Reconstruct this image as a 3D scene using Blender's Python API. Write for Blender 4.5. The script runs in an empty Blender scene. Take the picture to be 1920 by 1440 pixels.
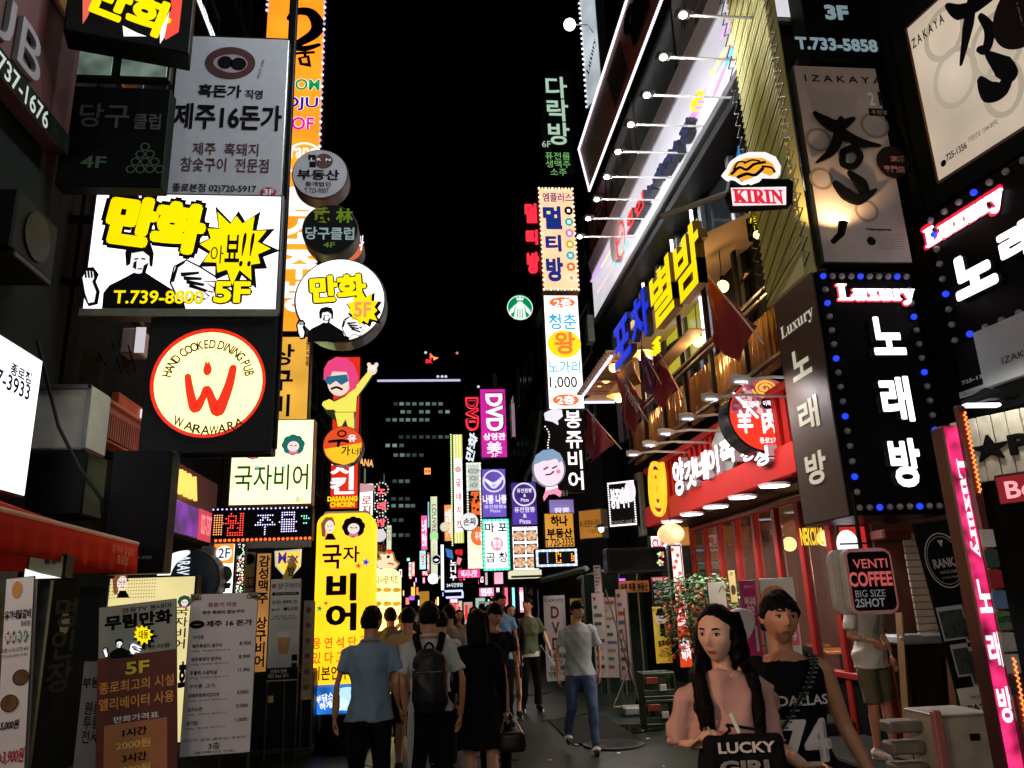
import bpy, bmesh, math, random
import numpy as np
from mathutils import Vector, Matrix, noise
random.seed(7); rng = np.random.default_rng(5)
SC = bpy.context.scene; COL = SC.collection
# ---------------------------------------------------------------- camera
FPX = 1450.0; CAMZ = 1.75
_y = Vector((810-960, 720-1135, -FPX)).normalized()          # street direction seen by the camera
_z = Vector((772-960, 720+4200, -FPX)); _z = (_z - _z.dot(_y)*_y).normalized()
_x = _y.cross(_z)
RC = Matrix((_x, _y, _z))                                    # camera vector -> world vector
cam_d = bpy.data.cameras.new('camera'); cam = bpy.data.objects.new('camera', cam_d); COL.objects.link(cam)
cam.matrix_world = Matrix.Translation((0, 0, CAMZ)) @ RC.to_4x4()
cam_d.sensor_width = 36; cam_d.lens = FPX/1920*36; cam_d.clip_start = .05; cam_d.clip_end = 3000
SC.camera = cam
# ---------------------------------------------------------------- night sky, exposure
W = bpy.data.worlds.new('World'); SC.world = W; W.use_nodes = True
_n = W.node_tree.nodes; _bg = _n['Background']; _sky = _n.new('ShaderNodeTexSky'); _sky.sky_type = 'NISHITA'
_sky.sun_disc = False; _sky.sun_elevation = math.radians(-6); _sky.sun_rotation = math.radians(200)
W.node_tree.links.new(_sky.outputs[0], _bg.inputs[0]); _bg.inputs[1].default_value = .05
SC.view_settings.view_transform = 'Standard'; SC.view_settings.look = 'None'
SC.view_settings.exposure = 0; SC.view_settings.gamma = 1; SC.view_settings.use_curve_mapping = False
SC.cycles.max_bounces = 5; SC.cycles.diffuse_bounces = 3; SC.cycles.glossy_bounces = 3
SC.cycles.transparent_max_bounces = 8; SC.cycles.sample_clamp_indirect = 4
SC.cycles.use_light_tree = True

# ---------------------------------------------------------------- helpers
def at(px, py, X=None, Y=None, Z=None):
    d = RC @ Vector((px-960, 720-py, -FPX)); o = Vector((0, 0, CAMZ))
    t = X/d.x if X is not None else Y/d.y if Y is not None else (Z-CAMZ)/d.z
    return o + d*t
_mc = {}
def _mat(name):
    m = bpy.data.materials.new(name); m.use_nodes = True; return m
def D(c, rough=.6, metal=0, var=.25, scale=6, bump=0, coat=0, bscale=None, spec=.5):
    """diffuse/glossy surface with mottled procedural colour"""
    if max(c) < .045 and spec == .5: spec = .05; c = tuple(round(v*.5, 4) for v in c)
    k = ('D', c, rough, metal, var, scale, bump, coat, bscale, spec)
    if k in _mc: return _mc[k]
    m = _mat('surface'); n = m.node_tree.nodes; l = m.node_tree.links; b = n['Principled BSDF']
    tc = n.new('ShaderNodeTexCoord'); nz = n.new('ShaderNodeTexNoise'); nz.inputs['Scale'].default_value = scale
    nz.inputs['Detail'].default_value = 5; l.new(tc.outputs['Object'], nz.inputs['Vector'])
    mx = n.new('ShaderNodeMix'); mx.data_type = 'RGBA'; l.new(nz.outputs[0], mx.inputs[0])
    mx.inputs[6].default_value = (*[v*(1-var) for v in c], 1); mx.inputs[7].default_value = (*[min(1, v*(1+var)) for v in c], 1)
    l.new(mx.outputs[2], b.inputs['Base Color']); b.inputs['Metallic'].default_value = metal
    mr = n.new('ShaderNodeMapRange'); l.new(nz.outputs[0], mr.inputs[0])
    mr.inputs[3].default_value = max(.03, rough-.12); mr.inputs[4].default_value = min(1, rough+.12); l.new(mr.outputs[0], b.inputs['Roughness'])
    b.inputs['Coat Weight'].default_value = coat; b.inputs['Specular IOR Level'].default_value = spec
    if bump:
        n2 = n.new('ShaderNodeTexNoise'); n2.inputs['Scale'].default_value = bscale or scale*8; l.new(tc.outputs['Object'], n2.inputs['Vector'])
        bp = n.new('ShaderNodeBump'); bp.inputs['Strength'].default_value = bump; bp.inputs['Distance'].default_value = .01
        l.new(n2.outputs[0], bp.inputs['Height']); l.new(bp.outputs[0], b.inputs['Normal'])
    _mc[k] = m; return m
def E(c, s=1.0, light=False, var=0, scale=1.5):
    """something that gives off light (tube, backlit acrylic, bulb)"""
    k = ('E', c, s, light, var, scale)
    if k in _mc: return _mc[k]
    m = _mat('glow'); n = m.node_tree.nodes; l = m.node_tree.links; b = n['Principled BSDF']
    b.inputs['Base Color'].default_value = (*[v*.35 for v in c], 1); b.inputs['Roughness'].default_value = .35
    if light and s < 2.5:                      # channels that already burn out on the sensor carry their full energy
        q = [v*s*(1.7 if v*s > .84 else 1) for v in c]; s = max(q); c = tuple(v/s for v in q)
    b.inputs['Emission Color'].default_value = (*c, 1); b.inputs['Emission Strength'].default_value = s
    if var:
        tc = n.new('ShaderNodeTexCoord'); nz = n.new('ShaderNodeTexNoise'); nz.inputs['Scale'].default_value = scale; nz.inputs['Detail'].default_value = 1
        l.new(tc.outputs['Object'], nz.inputs['Vector']); mr = n.new('ShaderNodeMapRange'); l.new(nz.outputs[0], mr.inputs[0])
        mr.inputs[1].default_value = .3; mr.inputs[2].default_value = .7
        mr.inputs[3].default_value = s*(1-var); mr.inputs[4].default_value = s*(1+var); l.new(mr.outputs[0], b.inputs['Emission Strength'])
    m.cycles.emission_sampling = 'FRONT' if light else 'NONE'
    _mc[k] = m; return m
def GLASS(c=(.6, .7, .7), a=.35, rough=.05):
    k = ('G', c, a, rough)
    if k in _mc: return _mc[k]
    m = _mat('glass'); b = m.node_tree.nodes['Principled BSDF']
    b.inputs['Base Color'].default_value = (*c, 1); b.inputs['Alpha'].default_value = a; b.inputs['Roughness'].default_value = rough; b.inputs['Specular IOR Level'].default_value = .3
    _mc[k] = m; return m
BLACK = D((.0025, .003, .0035), .5, var=.3, spec=.1); DARK = D((.007, .008, .008), .5, spec=.15); STEEL = D((.12, .125, .12), .4, .8)
GREYM = D((.30, .30, .31), .45); CREAM = D((.55, .5, .4), .6); WHITEP = D((.75, .75, .74), .5, var=.06)
def tag(o, label=None, cat=None, group=None, kind=None):
    if label: o['label'] = label
    if cat: o['category'] = cat
    if group: o['group'] = group
    if kind: o['kind'] = kind
    return o
def link(name, me, parent=None, mat=None):
    o = bpy.data.objects.new(name, me); COL.objects.link(o)
    if parent: o.parent = parent
    if mat and me: me.materials.append(mat)
    return o
def mesh(name, V, F, mat=None, parent=None, smooth=False):
    me = bpy.data.meshes.new(name); me.from_pydata([tuple(v) for v in V], [], F)
    if smooth: me.polygons.foreach_set('use_smooth', [True]*len(me.polygons))
    return link(name, me, parent, mat)
def thing(name, label, cat, loc=(0, 0, 0), rz=0, group=None):
    o = link(name, None); o.location = loc; o.rotation_euler = (0, 0, rz); o.empty_display_size = .1
    return tag(o, label, cat, group)
class MB:
    """collects simple shapes into one mesh"""
    def __init__(s): s.V = []; s.F = []
    def add(s, V, F):
        k = len(s.V); s.V += [tuple(v) for v in V]; s.F += [tuple(i+k for i in f) for f in F]; return s
    def box(s, a, b):
        x0, y0, z0 = a; x1, y1, z1 = b
        return s.add([(x0,y0,z0),(x1,y0,z0),(x1,y1,z0),(x0,y1,z0),(x0,y0,z1),(x1,y0,z1),(x1,y1,z1),(x0,y1,z1)],
                     [(0,3,2,1),(4,5,6,7),(0,1,5,4),(1,2,6,5),(2,3,7,6),(3,0,4,7)])
    def bx(s, a, b, ch=.01):
        """box with chamfered edges"""
        bm = bmesh.new(); bmesh.ops.create_cube(bm, size=1)
        c = [(a[i]+b[i])/2 for i in range(3)]; d = [abs(b[i]-a[i]) for i in range(3)]
        for v in bm.verts: v.co = Vector([c[i]+v.co[i]*d[i] for i in range(3)])
        bmesh.ops.bevel(bm, geom=bm.edges[:], offset=min(ch, min(d)*.45), segments=1, affect='EDGES')
        bm.verts.index_update(); s.add([v.co for v in bm.verts], [[v.index for v in f.verts] for f in bm.faces]); bm.free(); return s
    def tube(s, pts, r, n=6, caps=True):
        """round tube along a polyline; r number, list, or list of (ra, rb)"""
        pts = [Vector(p) for p in pts]; m = len(pts)
        if not isinstance(r, (list, tuple)): r = [r]*m
        V = []; F = []; up = None
        for i, p in enumerate(pts):
            t = (pts[min(i+1, m-1)]-pts[max(i-1, 0)])
            t = t.normalized() if t.length > 1e-9 else Vector((0, 0, 1))
            if up is None: up = Vector((0, 1, 0)) if abs(t.y) < .9 else Vector((1, 0, 0))
            a = up.cross(t).normalized(); up = t.cross(a).normalized()
            ra, rb = r[i] if isinstance(r[i], (list, tuple)) else (r[i], r[i])
            for k in range(n):
                w = 2*math.pi*k/n; V.append(p + a*math.cos(w)*ra + up*math.sin(w)*rb)
        for i in range(m-1):
            for k in range(n):
                F.append((i*n+k, i*n+(k+1) % n, (i+1)*n+(k+1) % n, (i+1)*n+k))
        if caps: F.append(tuple(range(n))[::-1]); F.append(tuple((m-1)*n+k for k in range(n)))
        return s.add(V, F)
    def ball(s, c, r, n=8, m=6):
        rx, ry, rz = r if isinstance(r, (list, tuple)) else (r, r, r); V = [(c[0], c[1], c[2]+rz)]; F = []
        for i in range(1, m):
            a = math.pi*i/m
            for k in range(n):
                w = 2*math.pi*k/n; V.append((c[0]+rx*math.sin(a)*math.cos(w), c[1]+ry*math.sin(a)*math.sin(w), c[2]+rz*math.cos(a)))
        V.append((c[0], c[1], c[2]-rz)); L = len(V)-1
        for k in range(n): F.append((0, 1+k, 1+(k+1) % n)); F.append((L, L-n+(k+1) % n, L-n+k))
        for i in range(m-2):
            for k in range(n): F.append((1+i*n+k, 1+(i+1)*n+k, 1+(i+1)*n+(k+1) % n, 1+i*n+(k+1) % n))
        return s.add(V, F)
    def build(s, name, mat, parent=None, smooth=False): return mesh(name, s.V, s.F, mat, parent, smooth)
# ---- lettering
_tc = {}
def text_mesh(s, bold, shear, ls, font=None):
    """glyph outlines as (vertices, faces); heavy weights are made of shifted copies of a light one"""
    k = (s, bold, shear, ls)
    if k in _tc: return _tc[k]
    if bold > .03:
        V, F = text_mesh(s, .02, shear, ls); n = len(V); VV = []; FF = []
        for i in range(9):
            d = (0, 0, .0008*i) if i == 0 else ((bold-.02)*1.05*math.cos(i*math.pi/4), (bold-.02)*1.05*math.sin(i*math.pi/4), -.0008*i)
            VV.append(V+np.array(d)); FF += [tuple(j+n*i for j in f) for f in F]
        _tc[k] = (np.concatenate(VV), FF); return _tc[k]
    cu = bpy.data.curves.new('t', 'FONT'); cu.body = s; cu.size = 1; cu.offset = bold; cu.shear = shear; cu.align_x = 'CENTER'
    cu.space_line = ls; cu.resolution_u = 3; cu.fill_mode = 'FRONT'
    o = bpy.data.objects.new('t', cu); me = o.to_mesh()
    v = np.empty(len(me.vertices)*3); me.vertices.foreach_get('co', v); v = v.reshape(-1, 3); v[:, 2] = 0
    F = [tuple(p.vertices) for p in me.polygons]
    o.to_mesh_clear(); bpy.data.objects.remove(o); bpy.data.curves.remove(cu)
    _tc[k] = (v, F); return _tc[k]
SER = {}
for _i in range(26): SER[chr(65+_i)] = chr(0x1D400+_i); SER[chr(97+_i)] = chr(0x1D41A+_i)
def serif(s): return ''.join(SER.get(c, c) for c in s)
def extruded(V, F, z0, z1):
    """flat faces -> solid between z0 and z1"""
    zo = [(v[2] if len(v) > 2 else 0) for v in V]
    if z1-z0 < 1e-5: return [(v[0], v[1], z1+q) for v, q in zip(V, zo)], list(F)
    n = len(V); cnt = {}
    for f in F:
        for i in range(len(f)):
            a, b = f[i], f[(i+1) % len(f)]; cnt[(a, b)] = 1
    out = [(v[0], v[1], z1+q) for v, q in zip(V, zo)]+[(v[0], v[1], z0) for v in V]
    FF = list(F)
    for (a, b) in cnt:
        if (b, a) not in cnt: FF.append((b, a, a+n, b+n))
    return out, FF
class Sign:
    """a flat thing in space: local x right, y up, z towards the viewer"""
    def __init__(s, name, label, cat, o, r, u, w, h, group=None, parent=None):
        r = Vector(r).normalized(); u = Vector(u).normalized(); n = r.cross(u).normalized(); u = n.cross(r)
        s.o = Vector(o); s.r = r; s.u = u; s.n = n; s.w = w; s.h = h
        s.M = Matrix((r, u, n)).transposed().to_4x4(); s.M.translation = s.o
        s.root = link(name, None, None); s.root.matrix_world = s.M; s.root.empty_display_size = .1; tag(s.root, label, cat, group)
        s.root.rotation_mode = 'XYZ'
    def L(s, px, py, z=0):
        d = RC @ Vector((px-960, 720-py, -FPX)); c = Vector((0, 0, CAMZ)); q = s.o + s.n*z
        t = (q-c).dot(s.n)/d.dot(s.n); p = c+d*t-s.o
        return p.dot(s.r), p.dot(s.u)
    def P(s, x, y, z=0):
        if max(abs(x), abs(y)) <= 2.5: return (x-.5)*s.w, (.5-y)*s.h
        return s.L(x, y, z)
    def box(s, d=.15, mat=BLACK, name='cabinet', m=0, ch=.012):
        MB().bx((-s.w/2-m, -s.h/2-m, -d), (s.w/2+m, s.h/2+m, 0), ch).build(name, mat, s.root); return s
    def face(s, mat, m=.02, name='face_panel', z=.004):
        a, b = s.w/2-m, s.h/2-m; mesh(name, [(-a,-b,z),(a,-b,z),(a,b,z),(-a,b,z)], [(0,1,2,3)], mat, s.root); return s
    def rect(s, x0, y0, x1, y1, mat, z=.007, ex=0, name='printed_panel'):
        a = s.P(x0, y0, z); b = s.P(x1, y1, z); X0, X1 = sorted((a[0], b[0])); Y0, Y1 = sorted((a[1], b[1]))
        if ex: return MB().bx((X0, Y0, z), (X1, Y1, z+ex), .006).build(name, mat, s.root)
        return mesh(name, [(X0,Y0,z),(X1,Y0,z),(X1,Y1,z),(X0,Y1,z)], [(0,1,2,3)], mat, s.root)
    def text(s, t, x0, y0, x1, y1, mat, b=.015, z=.010, ex=0, shear=0, ls=1.0, rot=0, name='lettering', side=None, parent=None):
        V, F = text_mesh(t, b, shear, ls)
        if not len(V): return None
        V = V.copy()
        if rot:
            c, q = math.cos(rot), math.sin(rot); V[:, :2] = V[:, :2] @ np.array([[c, q], [-q, c]])
        p0 = s.P(x0, y0, z); p1 = s.P(x1, y1, z)
        mn = V.min(0); mx = V.max(0); sz = np.maximum(mx-mn, 1e-6)
        X0, X1 = sorted((p0[0], p1[0])); Y0, Y1 = sorted((p0[1], p1[1]))
        V[:, 0] = X0+(V[:, 0]-mn[0])/sz[0]*(X1-X0); V[:, 1] = Y0+(V[:, 1]-mn[1])/sz[1]*(Y1-Y0)
        VV, FF = extruded(V, F, z, z+ex)
        o = mesh(name, VV, FF, mat, parent or s.root)
        if side is not None and ex:
            o.data.materials.append(side); nf = len(F)
            idx = [0]*nf+[1]*(len(o.data.polygons)-nf); o.data.polygons.foreach_set('material_index', idx)
        return o
    def otext(s, t, x0, y0, x1, y1, mat, omat, b=.02, ob=.05, z=.010, **k):
        """lettering with a contrasting outline behind it"""
        s.text(t, x0, y0, x1, y1, mat, b, z+.003, **k)
        p0 = s.P(x0, y0, z); p1 = s.P(x1, y1, z); e = (ob-b)*min(abs(p1[1]-p0[1])/(1+t.count('\n')), 9)*1.25
        X0, X1 = sorted((p0[0], p1[0])); Y0, Y1 = sorted((p0[1], p1[1]))
        w, h = s.w, s.h; f = lambda X, Y: (X/w+.5, .5-Y/h)
        a = f(X0-e, Y1+e); c = f(X1+e, Y0-e); s2 = s
        # normalised coordinates may exceed the panel, that is fine
        V, F = text_mesh(t, ob, k.get('shear', 0), k.get('ls', 1.0)); V = V.copy(); rot = k.get('rot', 0)
        if rot:
            cc, q = math.cos(rot), math.sin(rot); V[:, :2] = V[:, :2] @ np.array([[cc, q], [-q, cc]])
        mn = V.min(0); mx = V.max(0); sz = np.maximum(mx-mn, 1e-6)
        V[:, 0] = X0-e+(V[:, 0]-mn[0])/sz[0]*(X1-X0+2*e); V[:, 1] = Y0-e+(V[:, 1]-mn[1])/sz[1]*(Y1-Y0+2*e)
        return mesh('letter_outline', [(v[0], v[1], z+v[2]-.003) for v in V], F, omat, s.root)
    def poly(s, pts, mat, z=.009, ex=0, name='printed_shape'):
        q = [s.P(x, y, z) for x, y in pts]
        area = sum(q[i][0]*q[(i+1) % len(q)][1]-q[(i+1) % len(q)][0]*q[i][1] for i in range(len(q)))
        if area < 0: q = q[::-1]
        V, F = extruded([(a, b) for a, b in q], [tuple(range(len(q)))], z, z+ex); return mesh(name, V, F, mat, s.root)
    def disc(s, x, y, rx, mat, z=.008, ry=None, ex=0, name='printed_disc', n=40, frac=False):
        """disc; radius in metres, or in pixels when > 2.5"""
        c = s.P(x, y, z)
        if rx > 2.5: rx2 = abs(s.L(x+rx, y, z)[0]-c[0])if max(abs(x),abs(y))>2.5 else rx; ry2 = abs(s.L(x, y-(ry or rx), z)[1]-c[1])
        else: rx2 = rx; ry2 = ry or rx
        V = [(c[0]+rx2*math.cos(2*math.pi*k/n), c[1]+ry2*math.sin(2*math.pi*k/n)) for k in range(n)]
        V, F = extruded(V, [tuple(range(n))], z, z+ex); return mesh(name, V, F, mat, s.root)
    def ring(s, x, y, r, t, mat, z=.008, name='printed_ring', n=40, ex=0, ry=None):
        c = s.P(x, y, z)
        if r > 2.5: k = abs(s.L(x+100, y, z)[0]-c[0])/100; r *= k; t *= k; ry = ry*k if ry else None
        ry = ry or r; V = []
        for i in range(n):
            a = 2*math.pi*i/n; V += [(c[0]+r*math.cos(a), c[1]+ry*math.sin(a)), (c[0]+(r-t)*math.cos(a), c[1]+(ry-t)*math.sin(a))]
        F = [(2*i, (2*i+2) % (2*n), (2*i+3) % (2*n), 2*i+1) for i in range(n)]
        V, F = extruded(V, F, z, z+ex); return mesh(name, V, F, mat, s.root)
    def stroke(s, pts, w, mat, z=.011, ex=0, name='brush_stroke', smooth=True):
        """brush line; w in metres (number or list)"""
        q = [Vector((*s.P(x, y, z), 0)) for x, y in pts]; n = len(q)
        ws = list(w) if isinstance(w, (list, tuple)) else [w]*n
        if smooth and n > 2:
            nq = []; nw = []
            for i in range(n-1):
                p0, p1, p2, p3 = q[max(i-1, 0)], q[i], q[i+1], q[min(i+2, n-1)]
                for k in range(6):
                    t = k/6; nq.append(.5*((2*p1)+(p2-p0)*t+(2*p0-5*p1+4*p2-p3)*t*t+(3*p1-p0-3*p2+p3)*t**3)); nw.append(ws[i]*(1-t)+ws[i+1]*t)
            nq.append(q[-1]); nw.append(ws[-1]); q, ws, n = nq, nw, len(nq)
        V = []; F = []
        for i in range(n):
            t = q[min(i+1, n-1)]-q[max(i-1, 0)]; t = t.normalized() if t.length else Vector((1, 0, 0)); a = Vector((-t.y, t.x, 0))*ws[i]/2
            V += [tuple((q[i]+a)[:2]), tuple((q[i]-a)[:2])]
        for i in range(n-1): F.append((2*i, 2*i+1, 2*i+3, 2*i+2))
        k = 7
        for e, sg in ((0, -1), (n-1, 1)):
            t = (q[1]-q[0]) if e == 0 else (q[-1]-q[-2]); a0 = math.atan2(t.y, t.x); b = len(V)
            V += [(q[e].x+ws[e]/2*math.cos(a0+math.pi/2*sg*0+(math.pi/2 if sg < 0 else -math.pi/2)+math.pi*j/(k-1)), q[e].y+ws[e]/2*math.sin(a0+(math.pi/2 if sg < 0 else -math.pi/2)+math.pi*j/(k-1))) for j in range(k)]
            F.append(tuple(range(b, b+k)))
        V, F = extruded(V, F, z, z+ex); return mesh(name, V, F, mat, s.root)
    def bulbs(s, pts, r, mats, z=.02, name='bulb', joined=False, norm=True):
        """bulbs along given local points"""
        if joined:
            by = {}
            for i, (x, y) in enumerate(pts): by.setdefault(id(mats[i % len(mats)]), (mats[i % len(mats)], MB()))[1].ball((x, y, z), r, 6, 4)
            for m, b in by.values():
                o = b.build(name, m, s.root); o['kind'] = 'stuff'
            return
        me = {}
        for i, (x, y) in enumerate(pts):
            m = mats[i % len(mats)]
            if id(m) not in me:
                b = MB().ball((0, 0, 0), r, 10, 7); o = b.build(name, m, s.root, True); me[id(m)] = o.data; o.location = (x, y, z)
            else:
                o = link(name, me[id(m)], s.root); o.location = (x, y, z)
    def border(s, n_w, n_h, m=.05, sides='tblr'):
        a, b = s.w/2-m, s.h/2-m; P = []
        if 't' in sides: P += [(-a+2*a*i/n_w, b) for i in range(n_w)]
        if 'r' in sides: P += [(a, b-2*b*i/n_h) for i in range(n_h)]
        if 'b' in sides: P += [(a-2*a*i/n_w, -b) for i in range(n_w)]
        if 'l' in sides: P += [(-a, -b+2*b*i/n_h) for i in range(n_h)]
        return P
def FS(name, label, cat, Y, x0, y0, x1, y1, yaw=0, group=None):
    """sign across the street: top-left and bottom-right pixels on the plane at distance Y"""
    a = at(x0, y0, Y=Y); b = at(x1, y1, Y=Y); c = (a+b)/2; r = Vector((math.cos(yaw), math.sin(yaw), 0))
    return Sign(name, label, cat, c, r, (0, 0, 1), abs(b.x-a.x), abs(a.z-b.z), group)
def WS(name, label, cat, X, x0, y0, x1, y1, group=None):
    """sign flat on a wall X = const"""
    a = at(x0, y0, X=X); b = at(x1, y1, X=X); c = (a+b)/2; r = Vector((0, -1 if X > 0 else 1, 0))
    return Sign(name, label, cat, c, r, (0, 0, 1), abs(b.y-a.y), abs(a.z-b.z), group)
def QS(name, label, cat, tl, tr, bl, group=None):
    tl, tr, bl = Vector(tl), Vector(tr), Vector(bl); r = tr-tl; u = tl-bl
    return Sign(name, label, cat, (tr+bl)/2, r, u, r.length, u.length, group)
def setbox(name, a, b, mat, ch=0):
    """a piece of the setting"""
    o = (MB().bx(a, b, ch) if ch else MB().box(a, b)).build(name, mat); o['kind'] = 'structure'; return o
def lamp(kind, loc, power, color=(1, 1, 1), size=.1, target=None, parent=None, angle=None):
    d = bpy.data.lights.new('light', kind); d.energy = power; d.color = color
    if kind == 'POINT': d.shadow_soft_size = size
    if kind == 'SPOT': d.shadow_soft_size = size; d.spot_size = angle or 1.6; d.spot_blend = .6
    if kind == 'AREA': d.size = size
    o = bpy.data.objects.new('light', d); COL.objects.link(o); o.location = loc
    if target is not None: o.rotation_euler = (Vector(target)-Vector(loc)).to_track_quat('-Z', 'Y').to_euler()
    if parent: o.parent = parent
    return o
def GS(name, label, cat, o, a, x0, y0, x1, y1, group=None):
    """sign on a vertical plane through o; a = angle of its right-hand direction from +X"""
    o = Vector(o); r = Vector((math.cos(a), math.sin(a), 0)); n = r.cross(Vector((0, 0, 1)))
    def hit(px, py):
        d = RC @ Vector((px-960, 720-py, -FPX)); c = Vector((0, 0, CAMZ)); t = (o-c).dot(n)/d.dot(n); return c+d*t
    p, q = hit(x0, y0), hit(x1, y1)
    return Sign(name, label, cat, (p+q)/2, r, (0, 0, 1), abs((q-p).dot(r)), abs(p.z-q.z), group)
# colours of print and light
RED = E((.9, .02, .02), 1.0); YEL = E((1, .78, .0), 1.0); ORG = E((1, .33, .02), 1.0); BLU = E((.01, .03, .75), 1.0)
WHT = E((1, .95, 1), 1.2); MAG = E((.85, .01, .35), .9); GRN = E((.0, .35, .1), .9); CYN = E((.05, .7, .85), 1)
PRK = D((.015, .015, .02), .5, var=.1); PDG = D((.02, .06, .03), .5, var=.1)
def rope(name, pts, r, mat, parent=None, n=6): return MB().tube(pts, r, n).build(name, mat, parent, True)
# ================================================================ SETTING
XL, XR = -4.2, 4.75
ASPH = D((.012, .022, .015), .33, var=.5, scale=1.3, bump=.45, bscale=90, spec=.5001)
g = mesh('ground', [(-400,-60,-.05),(400,-60,-.05),(400,900,-.05),(-400,900,-.05)], [(0,1,2,3)], D((.02,.021,.02),.8)); g['kind'] = 'structure'
# street surface: a fine sheet with slight waves so that light breaks up
V = []; F = []; nx, ny = 60, 260
for j in range(ny+1):
    y = -12+j*.5
    for i in range(nx+1):
        x = XL+.2+(XR-XL-.6)*i/nx; V.append((x, y, .012*noise.noise(Vector((x*.7, y*.5, 0)))+.006*noise.noise(Vector((x*2, y*2, 3)))-.012))
for j in range(ny):
    for i in range(nx): F.append((j*(nx+1)+i, j*(nx+1)+i+1, (j+1)*(nx+1)+i+1, (j+1)*(nx+1)+i))
st = mesh('street', V, F, ASPH, smooth=True); st['kind'] = 'structure'
setbox('pavement', (XL-.2, -12, -.05), (XL+.75, 118, .10), D((.05, .052, .05), .6, var=.4, bump=.4), .02)
setbox('pavement', (4.15, -12, -.05), (6.2, 118, .13), D((.02, .023, .02), .7, var=.4, bump=.4), .02)
cv = MB(); cv.tube([(0,0,0),(0,0,.012)], .33, 28); mc = cv.build('cover_plate', D((.03,.033,.03),.35,.6,var=.4,bump=.6,bscale=60))
r_ = MB(); r_.tube([(0,0,0),(0,0,.010)], .38, 28); rr = r_.build('frame_ring', D((.05,.05,.045),.5))
mh = thing('manhole_cover', 'round iron manhole cover set in the asphalt behind the man in the grey T-shirt', 'manhole cover', (*at(1150, 1395, Z=0)[:2], -.002)); mc.parent = mh; rr.parent = mh
pud = at(1150, 1370, Z=0)
V = [(pud.x+.75*math.cos(a)*(1+.25*math.sin(3*a+1)), pud.y+.42*math.sin(a)*(1+.3*math.sin(2*a)), .004) for a in [2*math.pi*k/40 for k in range(40)]]
pd = mesh('puddle', V, [tuple(range(40))], D((.01,.012,.01), .06, var=.1)); tag(pd, 'dark wet puddle on the asphalt beside the round manhole cover', 'puddle')
for i, (px, py) in enumerate([(1118,1365),(1160,1412),(1030,1425),(740,1385),(700,1405),(900,1404),(1215,1385),(1245,1437),(560,1385),(500,1383),(1080,1396),(520,1350),(1205,1250+120)]):
    p = at(px, py, Z=.01); a = random.random()*3
    m = MB().bx((-.03,-.012,-.004),(.03,.012,.004),.003).build('litter', WHITEP); m.location = (p.x, p.y, .012); m.rotation_euler = (.1,.1,a)
    tag(m, 'small scrap of white paper litter lying on the dark asphalt street', 'litter', 'scraps of litter on the street')
for i, (x, y, w_, h) in enumerate(((1.2, 7.6, 1.1, 1.6), (-.4, 12.5, 1.6, 1.0), (2.2, 11.6, .9, 2.2), (.9, 17, 1.4, 1.8), (-2.2, 8.8, 1.0, 2.4))):
    o = MB().box((x-w_/2, y-h/2, .003), (x+w_/2, y+h/2, .008)).build('asphalt_patch', D((.024,.03,.026) if i % 2 else (.032,.037,.033), .5, var=.5, scale=3, bump=.5, bscale=120)); o['kind'] = 'structure'
R_ = random.Random(2); m = MB()
for k in range(26):
    x, y = R_.uniform(-2.5, 3.2), R_.uniform(5.5, 20); a = R_.uniform(0, 3.1); P = [(x, y, .002)]
    for j in range(7): a += R_.uniform(-.7, .7); x += .22*math.cos(a); y += .22*math.sin(a); P.append((x, y, .002))
    m.tube(P, (.006), 4)
o = m.build('road_cracks', D((.012,.012,.012),.8)); o['kind'] = 'stuff'; o['label'] = 'thin dark cracks running over the asphalt between the walkers'; o['category'] = 'cracks'
# ---- buildings of the street (dark upper walls with windows)
def building(label, x0, x1, y0, y1, h, mat, side, wins=True, litp=.0, front=False, zb=6.6):
    t = thing('building', label, 'building', ((x0+x1)/2, (y0+y1)/2, 0))
    ox, oy = t.location.x, t.location.y
    MB().box((x0-ox, y0-oy, 0), (x1-ox, y1-oy, h)).build('wall', mat, t)
    xf = (x1 if side < 0 else x0)-ox; s = 1 if side < 0 else -1
    if wins:
        n = max(1, int((y1-y0)/1.9)); fr = {}; gl = {}
        for z in np.arange(zb, h-1.5, 2.9):
            for k in range(n):
                y = y0-oy+(k+.5)*(y1-y0)/n; lit = random.random() < litp
                key = (n, side)
                if key not in fr:
                    m = MB(); w_, hh = (y1-y0)/n*.36, .75
                    m.bx((-.04, -w_-.06, -hh-.06), (.04, w_+.06, -hh), .01).bx((-.04, -w_-.06, hh), (.04, w_+.06, hh+.06), .01)
                    m.bx((-.04, -w_-.06, -hh), (.04, -w_, hh), .01).bx((-.04, w_, -hh), (.04, w_+.06, hh), .01).bx((-.03, -.02, -hh), (.03, .02, hh), .008)
                    o = m.build('window', STEEL, t); fr[key] = o.data
                    p = MB().box((-.01, -w_, -hh), (.01, w_, hh)).build('pane', D((.02,.035,.035), .08, var=.1), o); gl[key] = p.data
                else:
                    o = link('window', fr[key], t); p = link('pane', gl[key], o)
                o.location = (xf+s*.03, y, z)
                if lit: p.data = p.data.copy(); p.data.materials[0] = E((.5, .7, .55), .35)
    return t
WA = D((.014, .018, .016), .8, var=.4, scale=1.5, bump=.3); WB = D((.02, .02, .017), .8, var=.4, scale=2, bump=.3); WC = D((.012, .015, .015), .8, var=.3)
building('near dark left building carrying the pub signboard', -12, XL, -8, 8.9, 13, WA, -1, False)
building('dark left building behind the large white comic cafe signs', -12, XL, 9, 16, 17, WC, -1)
building('dark left building behind the orange room soju tower sign', -12, XL, 16.1, 26, 15, WB, -1, True, .05)
building('left building beyond the fried chicken column sign', -12, XL, 26.1, 44, 13, WA, -1, True, .08)
building('far left building before the tall office block', -12, XL, 44.1, 80, 15, WC, -1, True, .1)
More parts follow.
